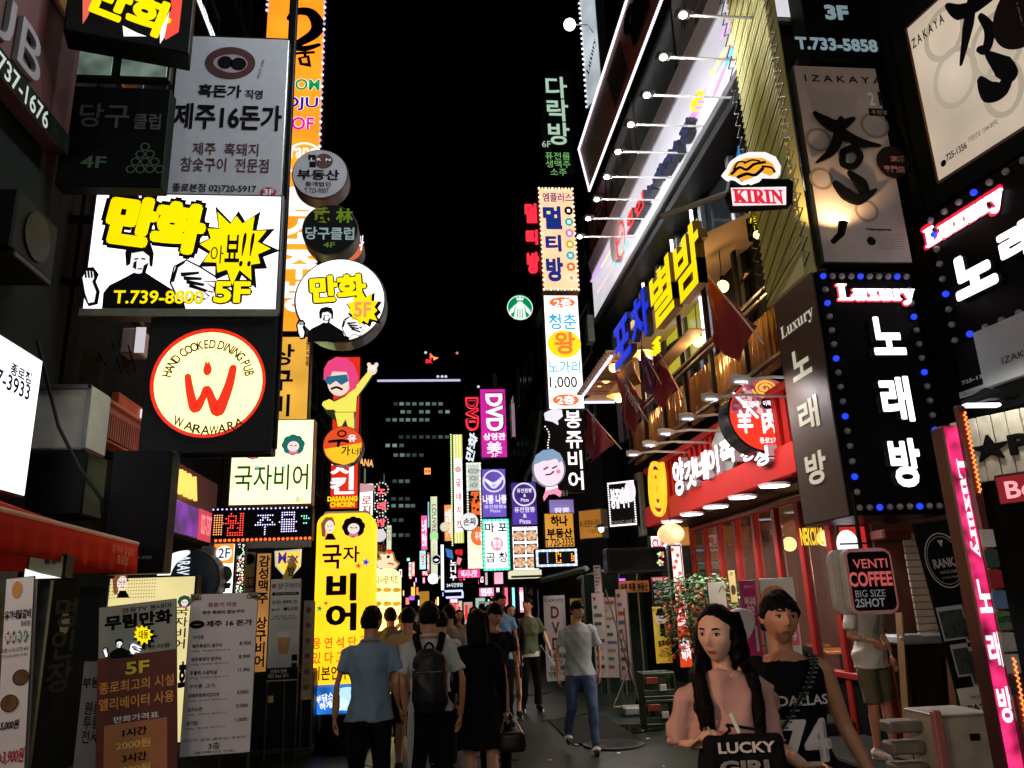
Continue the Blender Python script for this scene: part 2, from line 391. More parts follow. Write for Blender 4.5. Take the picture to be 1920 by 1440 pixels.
building('near dark right building under the large sake pub signboard', 6.2, 14, -8, 6.9, 12, WC, 1, False)
bR = thing('building', 'right building with the white cornice and the skewer restaurant', 'building', (9, 14, 0))
for a_, b_ in (((5.25, 7, 3.4), (14, 20.9, 21)), ((5.25, 15.2, 0), (14, 20.9, 3.39)), ((5.9, 7, 0), (14, 8.4, 3.39)), ((8.1, 8.41, 0), (14, 15.19, 3.39))):
    MB().box((a_[0]-9, a_[1]-14, a_[2]), (b_[0]-9, b_[1]-14, b_[2])).build('wall', WB, bR)
building('dark right building behind the vertical white pub signs', XR, 14, 21, 34, 14, WA, 1, True, .05)
building('right building beyond the magenta video room sign', XR, 14, 34.1, 52, 15, WC, 1, True, .08)
building('far right building before the crossing street', XR, 14, 52.1, 85, 13, WB, 1, True, .12)
# ---- tall office block at the end of the street, every lit window a part
p0 = at(700, 712, Y=150); p1 = at(862, 712, Y=150)
tb = thing('office_tower', 'dark tall office block at the street end with a white light line', 'building', ((p0.x+p1.x)/2, 150, 0))
hw = (p1.x-p0.x)/2
MB().box((-hw, 0, 0), (hw, 25, p0.z-.3)).build('wall', D((.006,.008,.008), .6), tb)
MB().bx((-hw+.8, -.6, p0.z-.5), (hw+.1, -.1, p0.z-.15), .05).build('roof_light', E((.6, .56, .85), 1.0), tb)
rows = [(757, [(742,.15),(753,1),(765,.5),(777,.6),(790,.6),(802,.9),(814,.5),(826,.7)]), (772, [(755,.9),(767,.5),(790,.7),(802,.9),(826,.5),(839,1.2)]),
        (787, [(728,.4),(740,.7),(753,.7),(765,.9),(777,.8),(790,.6),(801,.6)]), (819, [(752,.15),(765,.12),(777,.15),(790,.2),(802,.2),(814,.15),(826,.4),(838,.3)]),
        (835, [(727,1.1),(740,1.2),(753,.4)]), (853, [(742,.6),(754,.9),(765,.3),(777,.2),(790,.2)]), (902, [(740,.25),(752,.5),(764,.5)]), (935, [(738,.2),(752,.2),(764,.2)]),
        (948, [(738,.8),(752,.9),(764,.7),(774,.5)]), (975, [(740,.2),(752,.3)]), (1003, [(738,.7),(752,.4),(764,.2)]), (1036, [(740,.5),(752,.4)])]
for y, r in rows:
    for x, s in r:
        p = at(x, y, Y=150); o = MB().box((-.42, -.12, -.35), (.42, -.02, .28)).build('window', E((.5, .72, .65), round(s*.33, 2)), tb)
        o.location = (p.x-tb.location.x, 0, p.z)
t2 = at(812, 640, Y=260)
t2o = thing('skyscraper', 'black skyscraper behind the office block with a small red sign near its top', 'building', (t2.x, 260, 0))
MB().box((-22, 0, 0), (22, 25, t2.z+6)).build('wall', D((.003,.004,.004), .7), t2o)
s = FS('rooftop_sign', 'tiny red rooftop sign with two letters on the far black skyscraper', 'sign', 259, 796, 660, 824, 684)
s.text('SK', 798, 674, 811, 681, E((1, .02, .06), 1.5), .03, ex=.3)
s.poly([(806,662),(813,669),(806,673)], E((1,.15,.05),1.6), ex=.3); s.poly([(812,669),(822,671),(813,676)], E((1,.3,.1),1.6), ex=.3)
for i, (px, py) in enumerate([(857,662),(798,661),(897,725),(821,706),(829,706),(836,706)]):
    p = at(px, py, Y=255); o = MB().ball(p, .5, 6, 4).build('warning_light', E((1,.2,.2) if i == 0 else (.7,.8,.8), .9)); tag(o, ['red aviation light right of the rooftop letters','pale light left of the rooftop letters','lone pale light near the right roofs','leftmost of three small lights on the white-lit roof','middle of three small lights on the white-lit roof','rightmost of three small lights on the white-lit roof'][i], 'light', 'far rooftop lights')
# overhead walkway far down the street
ov = MB().bx((-6, 61, 5.1), (XR, 63, 6.1), .05).build('footbridge', D((.05,.07,.06), .6)); tag(ov, 'low dark green beam crossing the far end of the street', 'beam')

# ================================================================ LEFT SIDE
Y1 = 8.6; WF = E((.95, .86, .97), 1.15, True, .06, 3)
# common pole of the projecting signs
pp = at(522, 600, Y=Y1+.15)
po = thing('sign_post', 'dark steel mast and brackets carrying the stacked projecting signs on the left', 'mast', (pp.x, pp.y, 0))
MB().bx((-.05, -.05, 3.5), (.05, .05, 10.2), .01).build('mast', BLACK, po)
for z in (3.45, 5.5, 6.3, 8.9): MB().bx((XL-pp.x, -.04, z-.04), (0, .04, z+.04), .01).build('bracket', BLACK, po)
# pub board on the wall, top left
s = WS('pub_signboard', 'dark maroon pub signboard with white letters high on the left wall', 'sign', XL+.25, -160, -420, 124, 292)
s.box(.2, D((.05, .010, .010), .6)); s.rect(-.0, .0, 1, .03, D((.35,.18,.05),.4), ex=.04, name='top_rail')
s.rect(0, .84, 1, 1, D((.012,.02,.015),.5), ex=.01, name='lower_strip')
s.text('PUB', -90, -150, 62, 165, D((.16,.155,.17), .5), .0, ex=.05); s.text('02-737-1676', -40, 42, 88, 245, E((.55,.6,.55), .7), .015, z=.03)
# comic sign at the top edge
s = FS('comic_signboard', 'tilted black and yellow comic cafe sign cut by the top edge of the picture', 'sign', 7.2, 150, -90, 350, 84, .25)
s.box(.3).face(D((.02,.022,.02), .4)); s.poly([(155,-60),(190,-40),(165,30),(155,45)], E((.9,.15,.1),.8)); s.poly([(230,48),(258,62),(275,68),(232,68)], WHT)
s.poly([(318,-20),(345,-30),(335,60),(310,75),(305,60),(322,15)], E((.9,.08,.05),.9)); s.poly([(300,60),(318,20),(308,70),(300,82)], WHT, z=.02)
s.otext('만화', 172, -45, 318, 76, YEL, PRK, .05, .09, rot=-.22)
s = WS('vertical_banner', 'white lit board with black stripes between the comic sign and the grey pork sign', 'sign', -2.9, 344, -60, 412, 88)
s.box(.12).face(E((.85,.85,.95), 1.0, True))
for k in range(3): s.poly([(.12+.2*k,0.0),(.2+.2*k,0),(.45+.2*k,.62),(.37+.2*k,.62)], PRK)
s = WS('wall_board', 'yellow and brown advertising board at the top left corner of the picture', 'sign', -4.0, 40, -160, 118, 60)
s.box(.1).face(D((.22,.16,.05),.4)); s.text('화', 0.05, .1, .6, .8, YEL, .05)
# window strip and billiard club sign between
s = FS('window_strip', 'pale green lit ribbon window above the dark billiard club sign', 'window', 8.05, 118, 88, 318, 152)
s.box(.1, DARK)
for k in (0, 1): s.rect(.03+.52*k, .1, .47+.5*k, .9, E((.17,.24,.19), .55, var=.5, scale=4), name='pane', ex=.01)
s = FS('billiard_signboard', 'unlit dark billiard club sign with pale letters and a pyramid of balls', 'sign', 8.0, 128, 160, 303, 352)
s.box(.2, D((.008,.011,.009),.6)).text('당구', 152, 193, 240, 240, D((.06,.08,.07),.6), .015)
s.text('클럽', 252, 212, 300, 243, D((.05,.06,.055),.6), .02); s.text('4F', 152, 292, 198, 315, D((.05,.1,.05),.6), .02)
for r in range(4):
    for k in range(r+1): s.ring(272-r*9+k*18, 275+r*14, 9, 2.6, D((.05,.075,.05),.6), z=.01+.001*k, name='billiard_ball')
# grey pork restaurant sign
s = FS('pork_signboard', 'tall grey metal pork restaurant sign with black Korean lettering and a round logo', 'sign', Y1, 336, 66, 527, 374)
s.box(.28, STEEL).face(D((.46,.48,.52), .4, .15, var=.12, scale=9), m=.01)
IN = D((.012,.012,.014), .6, var=.1); BR = D((.06,.018,.018), .6)
s.disc(432, 118, 47, BR, ry=30); s.ring(432, 118, 32, 6, D((.3,.25,.26),.5), z=.010, ry=19); s.disc(422, 117, 14, IN, z=.011, ry=12, name='snout_dot'); s.disc(447, 120, 15, IN, z=.011, ry=12, name='snout_dot')
s.disc(435, 119, 29, D((.34,.3,.31),.5), ry=17, z=.009)
s.text('흑돈가', 373, 157, 452, 184, IN, .03); s.text('직영', 460, 168, 492, 186, IN, .02); s.text('제주16돈가', 327, 192, 527, 246, IN, .028)
s.text('제주  흑돼지', 362, 266, 484, 293, BR, .012); s.text('참숯구이  전문점', 340, 294, 503, 324, BR, .012); s.text('종로본점 02)720-5917', 324, 343, 480, 364, IN, .018)
s.disc(503, 360, 15, D((.35,.02,.02),.5), ry=9); s.text('3F', 494, 354, 513, 366, WHITEP, .03, z=.012); s.text('SINCE 2003', 484, 112, 494, 148, BR, .0, rot=1.3)
# big white comic cafe sign
def fighter(s, cx, cy, k, mat=PRK):
    """plain poster figure: man in a dark pullover with both hands raised; k = pixel scale"""
    f = lambda P: [(cx+x*k, cy+y*k) for x, y in P]
    s.poly(f([(-75,95),(-72,60),(-60,45),(-30,30),(-12,20),(12,20),(30,32),(62,52),(85,70),(92,95)]), mat, .010)
    s.disc(cx, cy-4*k, 19*k, E((.9,.87,.9),1.0), ry=26*k, z=.011, name='printed_head')
    s.poly(f([(-27,8),(-29,-20),(-22,-36),(0,-42),(22,-36),(28,-18),(25,10),(19,6),(19,-12),(6,-22),(-16,-18),(-19,4)]), mat, .012)
    s.poly(f([(-11,-8),(-3,-9),(-3,-6),(-11,-5)]), mat, .013); s.poly(f([(3,-9),(11,-8),(11,-5),(3,-6)]), mat, .013); s.poly(f([(-5,12),(5,11),(4,14),(-4,14)]), mat, .013)
    s.poly(f([(-112,62),(-118,30),(-110,12),(-92,10),(-82,24),(-88,38),(-80,58),(-84,82),(-100,86)]), mat, .011)
    s.poly(f([(-108,60),(-113,30),(-106,17),(-94,16),(-87,25),(-94,38),(-86,58),(-90,78),(-101,80)]), E((.95,.92,.96),1.1), .013)
    for j in range(4): s.poly(f([(-110+j*6,16),(-106+j*6,14),(-104+j*6,30),(-108+j*6,31)]), mat, .014)
    s.poly(f([(60,40),(72,5),(92,-5),(118,10),(150,30),(152,40),(125,38),(145,50),(143,58),(118,52),(135,66),(128,72),(105,64),(92,80),(70,72)]), E((.95,.92,.96),1.1), .0135)
    for j in range(4): s.poly(f([(80+j*6,20+j*7),(118+j*5,18+j*12),(116+j*5,23+j*12),(82+j*5,28+j*7)]), mat, .0145)
    s.poly(f([(60,40),(72,5),(92,-5),(88,2),(76,10),(68,38)]), mat, .0145)
    H = f([(60,40),(68,8),(92,-5),(118,8),(150,28),(154,38),(128,38),(147,50),(144,59),(120,53),(137,66),(129,73),(106,65),(92,80),(76,74)]); s.stroke(H+[H[0]], .022*k, mat, .0150, smooth=False, name='printed_outline')
    H = f([(-112,62),(-118,30),(-110,12),(-92,10),(-82,24),(-88,38),(-80,58),(-84,82),(-100,86)]); s.stroke(H+[H[0]], .018*k, mat, .0150, smooth=False, name='printed_outline')
    s.poly(f([(-12,0),(-6,-4),(-7,14),(-14,10)]), mat, .0135); s.poly(f([(8,6),(18,0),(12,20),(4,22)]), mat, .0135); s.poly(f([(-12,20),(0,26),(12,20),(8,34),(-8,34)]), mat, .0135)
def burst(s, cx, cy, r0, r1, n=13, dark=1.28, seed=3, stretch=1.0):
    R = random.Random(seed); P = []; Q = []
    for i in range(2*n):
        a = 2*math.pi*i/(2*n)+.2; r = (r1*(.85+.3*R.random())) if i % 2 else r0*(.95+.1*R.random())
        P.append((cx+r*math.cos(a)*stretch, cy-r*math.sin(a))); q = r*(dark if i % 2 else 1.16); Q.append((cx+3+q*math.cos(a)*stretch, cy+3-q*math.sin(a)))
    s.poly(Q, PRK, .0125, name='burst_shadow'); s.poly(P, YEL, .0150, name='burst')
s = FS('comic_cafe_signboard', 'big white lit comic cafe sign with yellow letters, a spiky burst and a phone number', 'sign', Y1-.02, 178, 359, 521, 588)
s.box(.3, D((.1,.1,.1),.4,.5)).face(WF, m=.03)
fighter(s, 262, 492, .95)
s.otext('만화', 203, 368, 382, 478, YEL, PRK, .075, .135, z=.016, rot=-.13)
burst(s, 440, 462, 45, 66, 12, 1.22); s.text('아', 396, 460, 418, 494, IN, .0, z=.02); s.text('뵤', 424, 440, 448, 492, IN, .02, z=.02); s.text('!!', 452, 436, 474, 500, IN, .0, z=.02, shear=.15)
s.otext('T.739-8800', 214, 544, 380, 570, YEL, PRK, .02, .045, z=.018); s.otext('5F', 402, 527, 468, 568, YEL, PRK, .04, .10, z=.018)
s.rect(.0, .97, 1, 1.03, D((.25,.27,.2),.4,.6), ex=.03, name='lower_frame')
# pub sign, black square with the round logo
s = FS('pub_lightbox', 'black square dining pub sign with a glowing cream disc and a red flame letter', 'sign', Y1, 283, 594, 507, 848)
s.box(.3, D((.03,.034,.034),.4,var=.2))
CR = E((1,.82,.52), 1.15, True, .05, 3); RD = E((.85,.03,.01), .95)
s.disc(391, 717, 107, RD, ry=100, ex=.02, z=.002, name='rim'); s.disc(391, 717, 101, CR, ry=94, z=.026, name='glowing_disc')
c0 = s.L(391, 717); ux = (s.L(491, 717)[0]-c0[0])/100
for t, a0, a1, rr_, hh in (('HAND COOKED DINING PUB', 172, 8, 76, 20),):
    n = len(t); wd = [(.45 if c in ' I' else 1.0) for c in t]; tot = sum(wd); acc = 0
    for c, w_ in zip(t, wd):
        a = math.radians(a0+(a1-a0)*(acc+w_/2)/tot); acc += w_
        if c == ' ': continue
        V, Fc = text_mesh(c, .02, 0, 1); V = V.copy(); m = (V.min(0)+V.max(0))/2; V = (V-m)*np.array([(.9 if c != 'I' else .9)*hh*ux, 1.25*hh*ux, 1])
        q = a-math.pi/2; cc, sn = math.cos(q), math.sin(q)
        V2 = [(c0[0]+rr_*ux*1.03*math.cos(a)+v[0]*cc-v[1]*sn, c0[1]+rr_*ux*1.0*math.sin(a)+v[0]*sn+v[1]*cc, .032) for v in V]
        mesh('lettering', V2, Fc, BR, s.root)
for i, c in enumerate('WARAWARA'):
    x = 336+i*16.2; y = 790+16*math.sin(math.pi*(i+.3)/7.6); s.text(c, x-8, y-(14 if i == 0 else 8), x+8, y+10, BR, .02, z=.032, rot=-.28+.075*i)
s.stroke([(352,706),(357,738),(366,766),(380,745),(388,728),(398,752),(408,770),(418,752),(430,720),(437,690)], [.07,.09,.11,.08,.07,.10,.14,.12,.10,.08], RD, z=.034, name='flame_letter')
s.disc(389, 693, 8, RD, ry=11, z=.034); s.poly([(383,686),(386,675),(389,682),(392,676),(396,690)], RD, .035)
# round boxes on the mast
def round_box(label, px, py, r, Y, face, depth=.26, rim=STEEL):
    c = at(px, py, Y=Y); R = r*abs(at(px+100, py, Y=Y).x-c.x)/100
    s = Sign('round_lightbox', label, 'sign', c, (1, 0, .0), (0, 0, 1), 2*R, 2*R, 'round projecting signs on the left')
    MB().tube([(0,0,-depth),(0,0,-.02),(0,0,0)], [R, R, R*.985], 48).build('drum', rim, s.root); s.R = R
    s.disc(.5, .5, R*.955, face, z=.006, name='face_panel', n=56)
    return s
s = round_box('round grey estate agent sign with black letters, topmost of the stacked discs', 600, 326, 53, Y1+.35, D((.36,.36,.39), .4, .1, var=.15))
s.rect(578, 290, 592, 300, IN); s.disc(607, 302, 17, BR, ry=14); s.rect(580, 303, 592, 314, IN); s.text('I  R  N', 583, 296, 620, 302, WHITEP, .02, z=.012)
s.text('부동산', 558, 317, 636, 338, IN, .03); s.text('중개법인', 573, 340, 620, 350, IN, .015); s.text('T.723-9007', 571, 352, 616, 362, BR, .01)
s = round_box('round black billiard club sign with green characters under the grey disc', 619, 430, 53, Y1+.3, D((.015,.02,.018), .4))
s.text('武', 588, 388, 618, 418, E((.12,.14,.01),.8), .03); s.text('林', 630, 390, 662, 418, E((.1,.16,.01),.8), .03); s.text('당구클럽', 573, 425, 664, 450, E((.3,.4,.4),.6), .02); s.text('4F', 606, 454, 628, 464, E((.1,.16,.02),.7), .02)
s = round_box('small orange round sign half hidden behind the black billiard disc', 648, 462, 34, Y1+1.0, E((.75,.16,.06), .7))
s.text('라', 668, 440, 682, 470, WHT, .02, rot=-.2)
s = round_box('large white glowing round comic cafe sign with yellow letters', 638, 562, 86, Y1-.1, E((.9,.84,.86), 1.1, True, .06, 3), .30, D((.14,.15,.155), .32, .8))
fighter(s, 612, 595, .48); s.otext('만화', 580, 512, 686, 568, YEL, PRK, .05, .09, z=.016, rot=.08)
burst(s, 680, 580, 22, 31, 11, 1.15, 5); s.text('5F', 664, 566, 696, 595, E((.95,.3,.1),1), .03, z=.02)
# orange tower sign
s = FS('tower_signboard', 'very tall orange lit tower sign with a black brush character and coloured bar words', 'sign', 12.6, 505, -70, 590, 624)
s.box(.3, DARK).face(E((1,.40,.02), 1.0, True, .25, .8), m=.03)
s.stroke([(543,34),(556,22),(582,24),(596,46),(588,64),(562,80),(550,88),(572,91),(598,84)], [.12,.16,.2,.26,.22,.16,.12,.13,.08], PRK)
s.stroke([(556,100),(588,98)], .06, PRK, .012); s.stroke([(572,100),(572,108)], .06, PRK, .012); s.poly([(558,108),(580,103),(584,126),(562,122)], PRK, .012); s.poly([(565,110),(575,108),(577,118),(567,118)], ORG, .014)
s.otext('ROOM', 512, 146, 599, 170, E((0,.35,.08),.9), WHT, .02, .06); s.otext('SOJU', 514, 180, 596, 208, E((.02,.01,.35),.9), WHT, .02, .06); s.otext('HOF', 524, 218, 588, 244, E((.9,0,.4),1), WHT, .02, .06)
s.ring(570, 298, 36, 4, WHT); s.text('rang', 545, 276, 592, 306, WHT, .02)
s.otext('룸\n소\n주\n방', 536, 350, 592, 585, WHT, E((1,.55,.05),1), .04, .06, ls=1.0)
s.bulbs(s.border(14, 60, .02, 'r'), .028, [E((.75,.7,1), 1.8), E((.5,.4,.9), 1)], .05, joined=True)
s.bulbs([(x, y) for x, y in s.border(14, 60, .02, 'l') if y > 2.6], .028, [E((.6,.5,1), 1.8)], .05, joined=True)
s = FS('beer_signboard', 'amber vertical beer hall sign with brush lettering behind the black pub box', 'sign', 12.3, 505, 630, 577, 800)
s.box(.25, DARK).face(E((.95,.48,.06), .8, True, .2, 2)); s.text('상\n구\n비\n어', 508, 645, 545, 830, PRK, .02, ls=1.1); s.text('종\n각\n직\n영\n점', 574, 640, 582, 686, BR, .03, ls=1)
# red chicken column, cut-out figure and small round sign
s = FS('chicken_column_sign', 'narrow red column sign with white letters of a fried chicken shop', 'sign', 14.2, 625, 668, 672, 955)
s.box(.25, DARK).face(E((.8,.03,.01), .9, True, .1, 2)); s.text('치\n킨', 620, 862, 664, 926, WHT, .04, ls=.95, z=.012); s.text('DASARANG\nCHICKEN', 614, 931, 670, 950, YEL, .05, ls=.9)
s = FS('cutout_figure_sign', 'cut-out sign of a pink-haired figure in a yellow tracksuit raising one hand', 'sign', 13.6, 600, 668, 712, 810)
YS = E((.95,.85,.12), .95); SKN = E((.95,.72,.62), .95)
K = dict(ex=.05)
s.poly([(625,752),(650,742),(668,722),(694,692),(704,698),(688,722),(672,742),(665,790),(664,806),(640,806),(632,792),(612,775),(604,758),(612,752)], E((.06,.07,.03),.3), .0, ex=.04, name='backing')
s.poly([(627,754),(648,744),(668,724),(692,695),(700,700),(684,724),(669,744),(667,772),(630,772),(626,768),(612,768),(604,760),(606,754),(618,749)], YS, .045, ex=.03, name='tracksuit')
s.poly([(628,774),(664,774),(664,806),(654,806),(648,786),(640,800),(634,800)], YS, .045, ex=.03, name='trousers')
s.disc(636, 716, 22, SKN, ry=26, z=.05, ex=.02, name='head'); s.poly([(607,712),(608,692),(616,678),(632,670),(650,672),(664,684),(672,706),(668,728),(656,736),(654,712),(650,698),(624,697),(616,714)], E((.85,.06,.22),.95), .06, ex=.03, name='hair')
s.poly([(611,706),(650,702),(654,714),(640,722),(630,714),(618,722),(610,716)], E((.03,.2,.32),.7), .095, name='sunglasses'); s.stroke([(622,729),(631,726),(641,730)], .04, PRK, .098, name='moustache')
s.disc(698, 694, 9, SKN, ry=9, z=.05, ex=.03, name='hand'); s.stroke([(696,692),(692,684)], .07, SKN, .05, ex=.03, name='finger'); s.stroke([(701,692),(706,684)], .07, SKN, .05, ex=.03, name='finger')
s.stroke([(664,776),(666,800)], .02, E((.05,.3,.3),.5), .09, name='side_stripe')
s = round_box('small red and yellow round chicken stew sign in front of the red column', 643, 835, 38, 13.3, E((.85,.08,.02), .9), .3)
s.poly([(608,842),(678,830),(676,850),(664,866),(645,872),(625,866),(612,854)], E((1,.6,.02),.95), .009); s.ring(641, 813, 9, 3, PRK, z=.012, ry=7); s.stroke([(618,828),(640,826),(652,828)], .05, PRK); s.stroke([(636,826),(634,836)], .05, PRK)
s.text('가', 640, 836, 656, 854, PRK, .02, z=.013); s.text('네', 660, 840, 676, 854, PRK, .0, z=.013); s.text('유', 652, 815, 668, 828, WHT, .03, z=.013)
# ladle beer white sign and lower LED board
s = FS('beer_lightbox', 'pale green-white lit beer hall sign with green brush lettering and a curly-haired face', 'sign', 12.0, 437, 787, 585, 946)
s.box(.25, D((.2,.12,.1),.4)).face(E((.85,.93,.68), 1.1, True, .06, 2)); s.text('국자비어', 441, 872, 577, 918, E((.02,.10,.015),.6), .012, z=.012); s.text('B1', 556, 932, 567, 941, PDG, .0)
def curly(s, x, y, k, hair, z=.012):
    for a in range(9): s.disc(x+13*k*math.cos(a*.75-.6), y-11*k*math.sin(a*.75-.6), 9*k, hair, z=z+.0004*a, n=14, name='curl')
    s.disc(x, y-6*k, 13*k, hair, z=z+.004, n=20, name='curl'); s.disc(x, y+3*k, 11*k, E((.95,.78,.7),.95), z=z+.006, n=20, name='face', ry=10*k)
    s.stroke([(x-6*k,y+1*k),(x-2*k,y+2*k)], .012*k, PRK, z+.009); s.stroke([(x+2*k,y+2*k),(x+6*k,y+1*k)], .012*k, PRK, z+.009)
    s.poly([(x-8*k,y+12*k),(x+8*k,y+12*k),(x+10*k,y+18*k),(x-10*k,y+18*k)], E((.8,.2,.4),.8), z+.005)
curly(s, 550, 834, 1.0, E((.02,.2,.18),.6)); curly(s, 474, 848, .7, E((.02,.12,.25),.6))
def star(s, x, y, r, mat, z=.014): s.poly([(x+(r if i % 2 == 0 else r*.42)*math.sin(math.pi*i/5+.2), y-(r if i % 2 == 0 else r*.42)*math.cos(math.pi*i/5+.2)) for i in range(10)], mat, z, name='star')
star(s, 483, 876, 5, E((.2,.7,.5),.9)); star(s, 533, 876, 4, CYN)
s = FS('led_message_board', 'scrolling LED message board with red and white Korean characters and a dotted border', 'sign', 10.3, 398, 953, 584, 1012)
s.box(.22).face(D((.004,.004,.008), .4), m=.03)
# characters made of LED dots: only where the glyph is
def led_text(s, t, x0, y0, x1, y1, mat, r=.011, pitch=.03, bold=.02):
    V, F = text_mesh(t, bold, 0, 1); mn, mx = V.min(0), V.max(0); p0, p1 = s.P(x0, y0, .02), s.P(x1, y1, .02)
    T = [[(p0[0]+(V[i][0]-mn[0])/(mx[0]-mn[0])*(p1[0]-p0[0]), p1[1]+(V[i][1]-mn[1])/(mx[1]-mn[1])*(p0[1]-p1[1])) for i in f] for f in F]
    m = MB(); y = p1[1]
    pts = []
    gx = np.arange(p0[0], p1[0], pitch); gy = np.arange(p1[1], p0[1], pitch); hit = np.zeros((len(gx), len(gy)), bool)
    GX, GY = np.meshgrid(gx, gy, indexing='ij')
    for f in T:
        for k in range(1, len(f)-1):
            (ax, ay), (bx, by), (cx, cy) = f[0], f[k], f[k+1]
            d = (by-cy)*(ax-cx)+(cx-bx)*(ay-cy)
            if abs(d) < 1e-12: continue
            u = ((by-cy)*(GX-cx)+(cx-bx)*(GY-cy))/d; v = ((cy-ay)*(GX-cx)+(ax-cx)*(GY-cy))/d
            hit |= (u >= -.01) & (v >= -.01) & (u+v <= 1.01)
    for i, j in zip(*np.nonzero(hit)):
        x, y = gx[i], gy[j]; m.add([(x-r,y,.016),(x,y-r,.016),(x+r,y,.016),(x,y+r,.016),(x,y,.024)], [(0,1,4),(1,2,4),(2,3,4),(3,0,4)])
    o = m.build('led_character', mat, s.root); o['kind'] = 'stuff'; return o
led_text(s, '1', 403, 964, 416, 1002, E((1,.35,.1),1.8)); led_text(s, '원', 420, 962, 456, 1003, E((1,.05,.03),2)); led_text(s, '주물', 480, 962, 558, 1000, E((.65,.6,1),2)); led_text(s, '럭', 566, 962, 582, 998, E((.2,1,.7),1.6))
s.bulbs(s.border(22, 6, .02, 't'), .012, [E((.6,.5,1),2)], .02, joined=True); s.bulbs(s.border(22, 6, .02, 'b'), .02, [E((1,.12,.02),2.2)], .02, joined=True)
s.rect(0, 1.0, 1, 1.22, STEEL, ex=.04, name='lower_rail')
# side signs of the pub on the wall
s = WS('pub_fascia', 'red-brown pub fascia on the left wall with glowing yellow letters', 'sign', -3.9, 285, 838, 402, 1004)
s.box(.3, D((.14,.03,.02), .6)); s.face(D((.16,.03,.02),.5)); s.text('WARAWARA', 262, 840, 364, 940, E((1,.62,.12),1.3), .015, z=.03, ex=.05)
s = WS('neon_strip', 'purple and red glowing strip with a phone number below the pub fascia', 'sign', -3.6, 290, 918, 408, 1022)
s.box(.25, D((.25,.25,.3),.25,.5)); s.face(E((.2,.02,.4), .55, True, .9, 2.5)); s.rect(.62, 0, 1, 1, E((.7,.03,.08),.8)); s.text('02-737-1676', .66, .15, .98, .8, E((1,.3,.3),1.2), .01, z=.02)
# ducts and boxes over the near shop
def plainbox(name, label, cat, mat, Y, x0, y0, x1, y1, d=.3, yaw=0, ch=.02):
    a = FS(name, label, cat, Y, x0, y0, x1, y1, yaw); a.box(d, mat, 'panel', ch=ch); return a
s = plainbox('duct_box', 'pale grey painted box standing between the white side sign and the red slatted panel', 'box', D((.3,.31,.27),.6,var=.35,scale=3), 8.1, 70, 722, 160, 842, .5)
s.rect(.0, .0, 1, .08, STEEL, ex=.02, name='top_trim'); s.rect(.93, .0, 1, 1, STEEL, ex=.02, name='corner_trim')
s = WS('slatted_panel', 'red ribbed metal fascia with a pink frame on the left wall', 'panel', -4.0, 165, 728, 290, 872)
s.box(.3, D((.45,.09,.12),.5))
a_ = -s.w/2+.45
k = 0
while a_ < s.w/2-.02 and k < 60:
    MB().bx((a_, -s.h/2+.02, .0), (a_+.045, s.h/2-.14, .04), .008).build('slat', D((.22,.02,.015),.45), s.root); a_ += .07; k += 1
s.rect(.0, .0, 1, .09, D((.5,.12,.08),.5), ex=.07, name='top_trim')
s = WS('shop_fascia', 'orange-red fascia with a white end panel further along the left wall', 'panel', -4.1, 225, 735, 330, 860); s.box(.2, D((.4,.07,.03),.5)); s.rect(.3,.1,.7,.6, E((.9,.8,.8),.9), ex=.02)
plainbox('black_cabinet', 'plain black box below the pale duct box', 'box', BLACK, 8.05, 58, 846, 152, 966, .5)
s = FS('loudspeaker_panel', 'tall black perforated grille panel hanging beside the red awning', 'panel', 7.9, 212, 845, 305, 1074); s.box(.25, BLACK)
m = MB()
for i in range(20):
    for j in range(44):
        x, y = -s.w/2+.06+i*(s.w-.12)/19, s.h/2-.08-j*.031; m.add([(x-.006,y,.003),(x,y-.006,.003),(x+.006,y,.003),(x,y+.006,.003),(x,y,.008)], [(0,1,4),(1,2,4),(2,3,4),(3,0,4)])
o = m.build('grille_studs', DARK, s.root); o['kind'] = 'stuff'
s.text('종로본점 02-737-3933', .1, .86, .8, .89, GREYM, .01)
s = WS('white_side_sign', 'large white glowing sign with phone number cut by the left edge of the picture', 'sign', -3.75, -110, 555, 46, 934)
s.box(.25, STEEL).face(E((.82,.85,1), 1.1, True, .08, 1.5)); s.text('종로점', 22, 678, 57, 722, IN, .03); s.text('02-737-3933', -66, 655, 54, 752, IN, .02)
# pipe and cables
rope('drain_pipe', [at(70,640,Y=7.8), at(110,800,Y=7.8), at(150,880,Y=7.8), at(190,935,Y=7.8), at(196,1010,Y=7.8)], .018, BLACK); tag(bpy.data.objects['drain_pipe'], 'black pipe running diagonally down past the grey box on the left wall', 'pipe')
for i in range(7):
    a = at(60+30*i, 600+random.random()*60, Y=9+i*.2); b = at(120+26*i, 650+random.random()*40, Y=9.3+i*.2); mid = (a+b)/2-Vector((0,0,.25))
    o = rope('power_cable', [a, (a*.6+mid*.5), mid, (b*.6+mid*.5), b][0:5:2], .012, BLACK); tag(o, 'thin black sagging cable, '+['first','second','third','fourth','fifth','sixth','seventh'][i]+' from the left edge among the wall signs', 'cable', 'tangled black cables on the left wall')
s = plainbox('wall_cabinet', 'pink-grey cabinet on the left wall above the pale duct box', 'box', D((.28,.2,.19),.6), 10.5, 225, 614, 262, 662, .3); s.rect(.75,0,1.2,1, E((.8,.75,.8),.7), ex=.01)
s = plainbox('wall_light_strip', 'small warm orange lantern light on the near left wall', 'lamp', DARK, 7.5, 0, 484, 60, 506, .2)
for x in (12, 45): s.disc(x, 494, 13, E((1,.3,.03),1.3), ry=8, z=.02, ex=.03, name='lamp_glass')
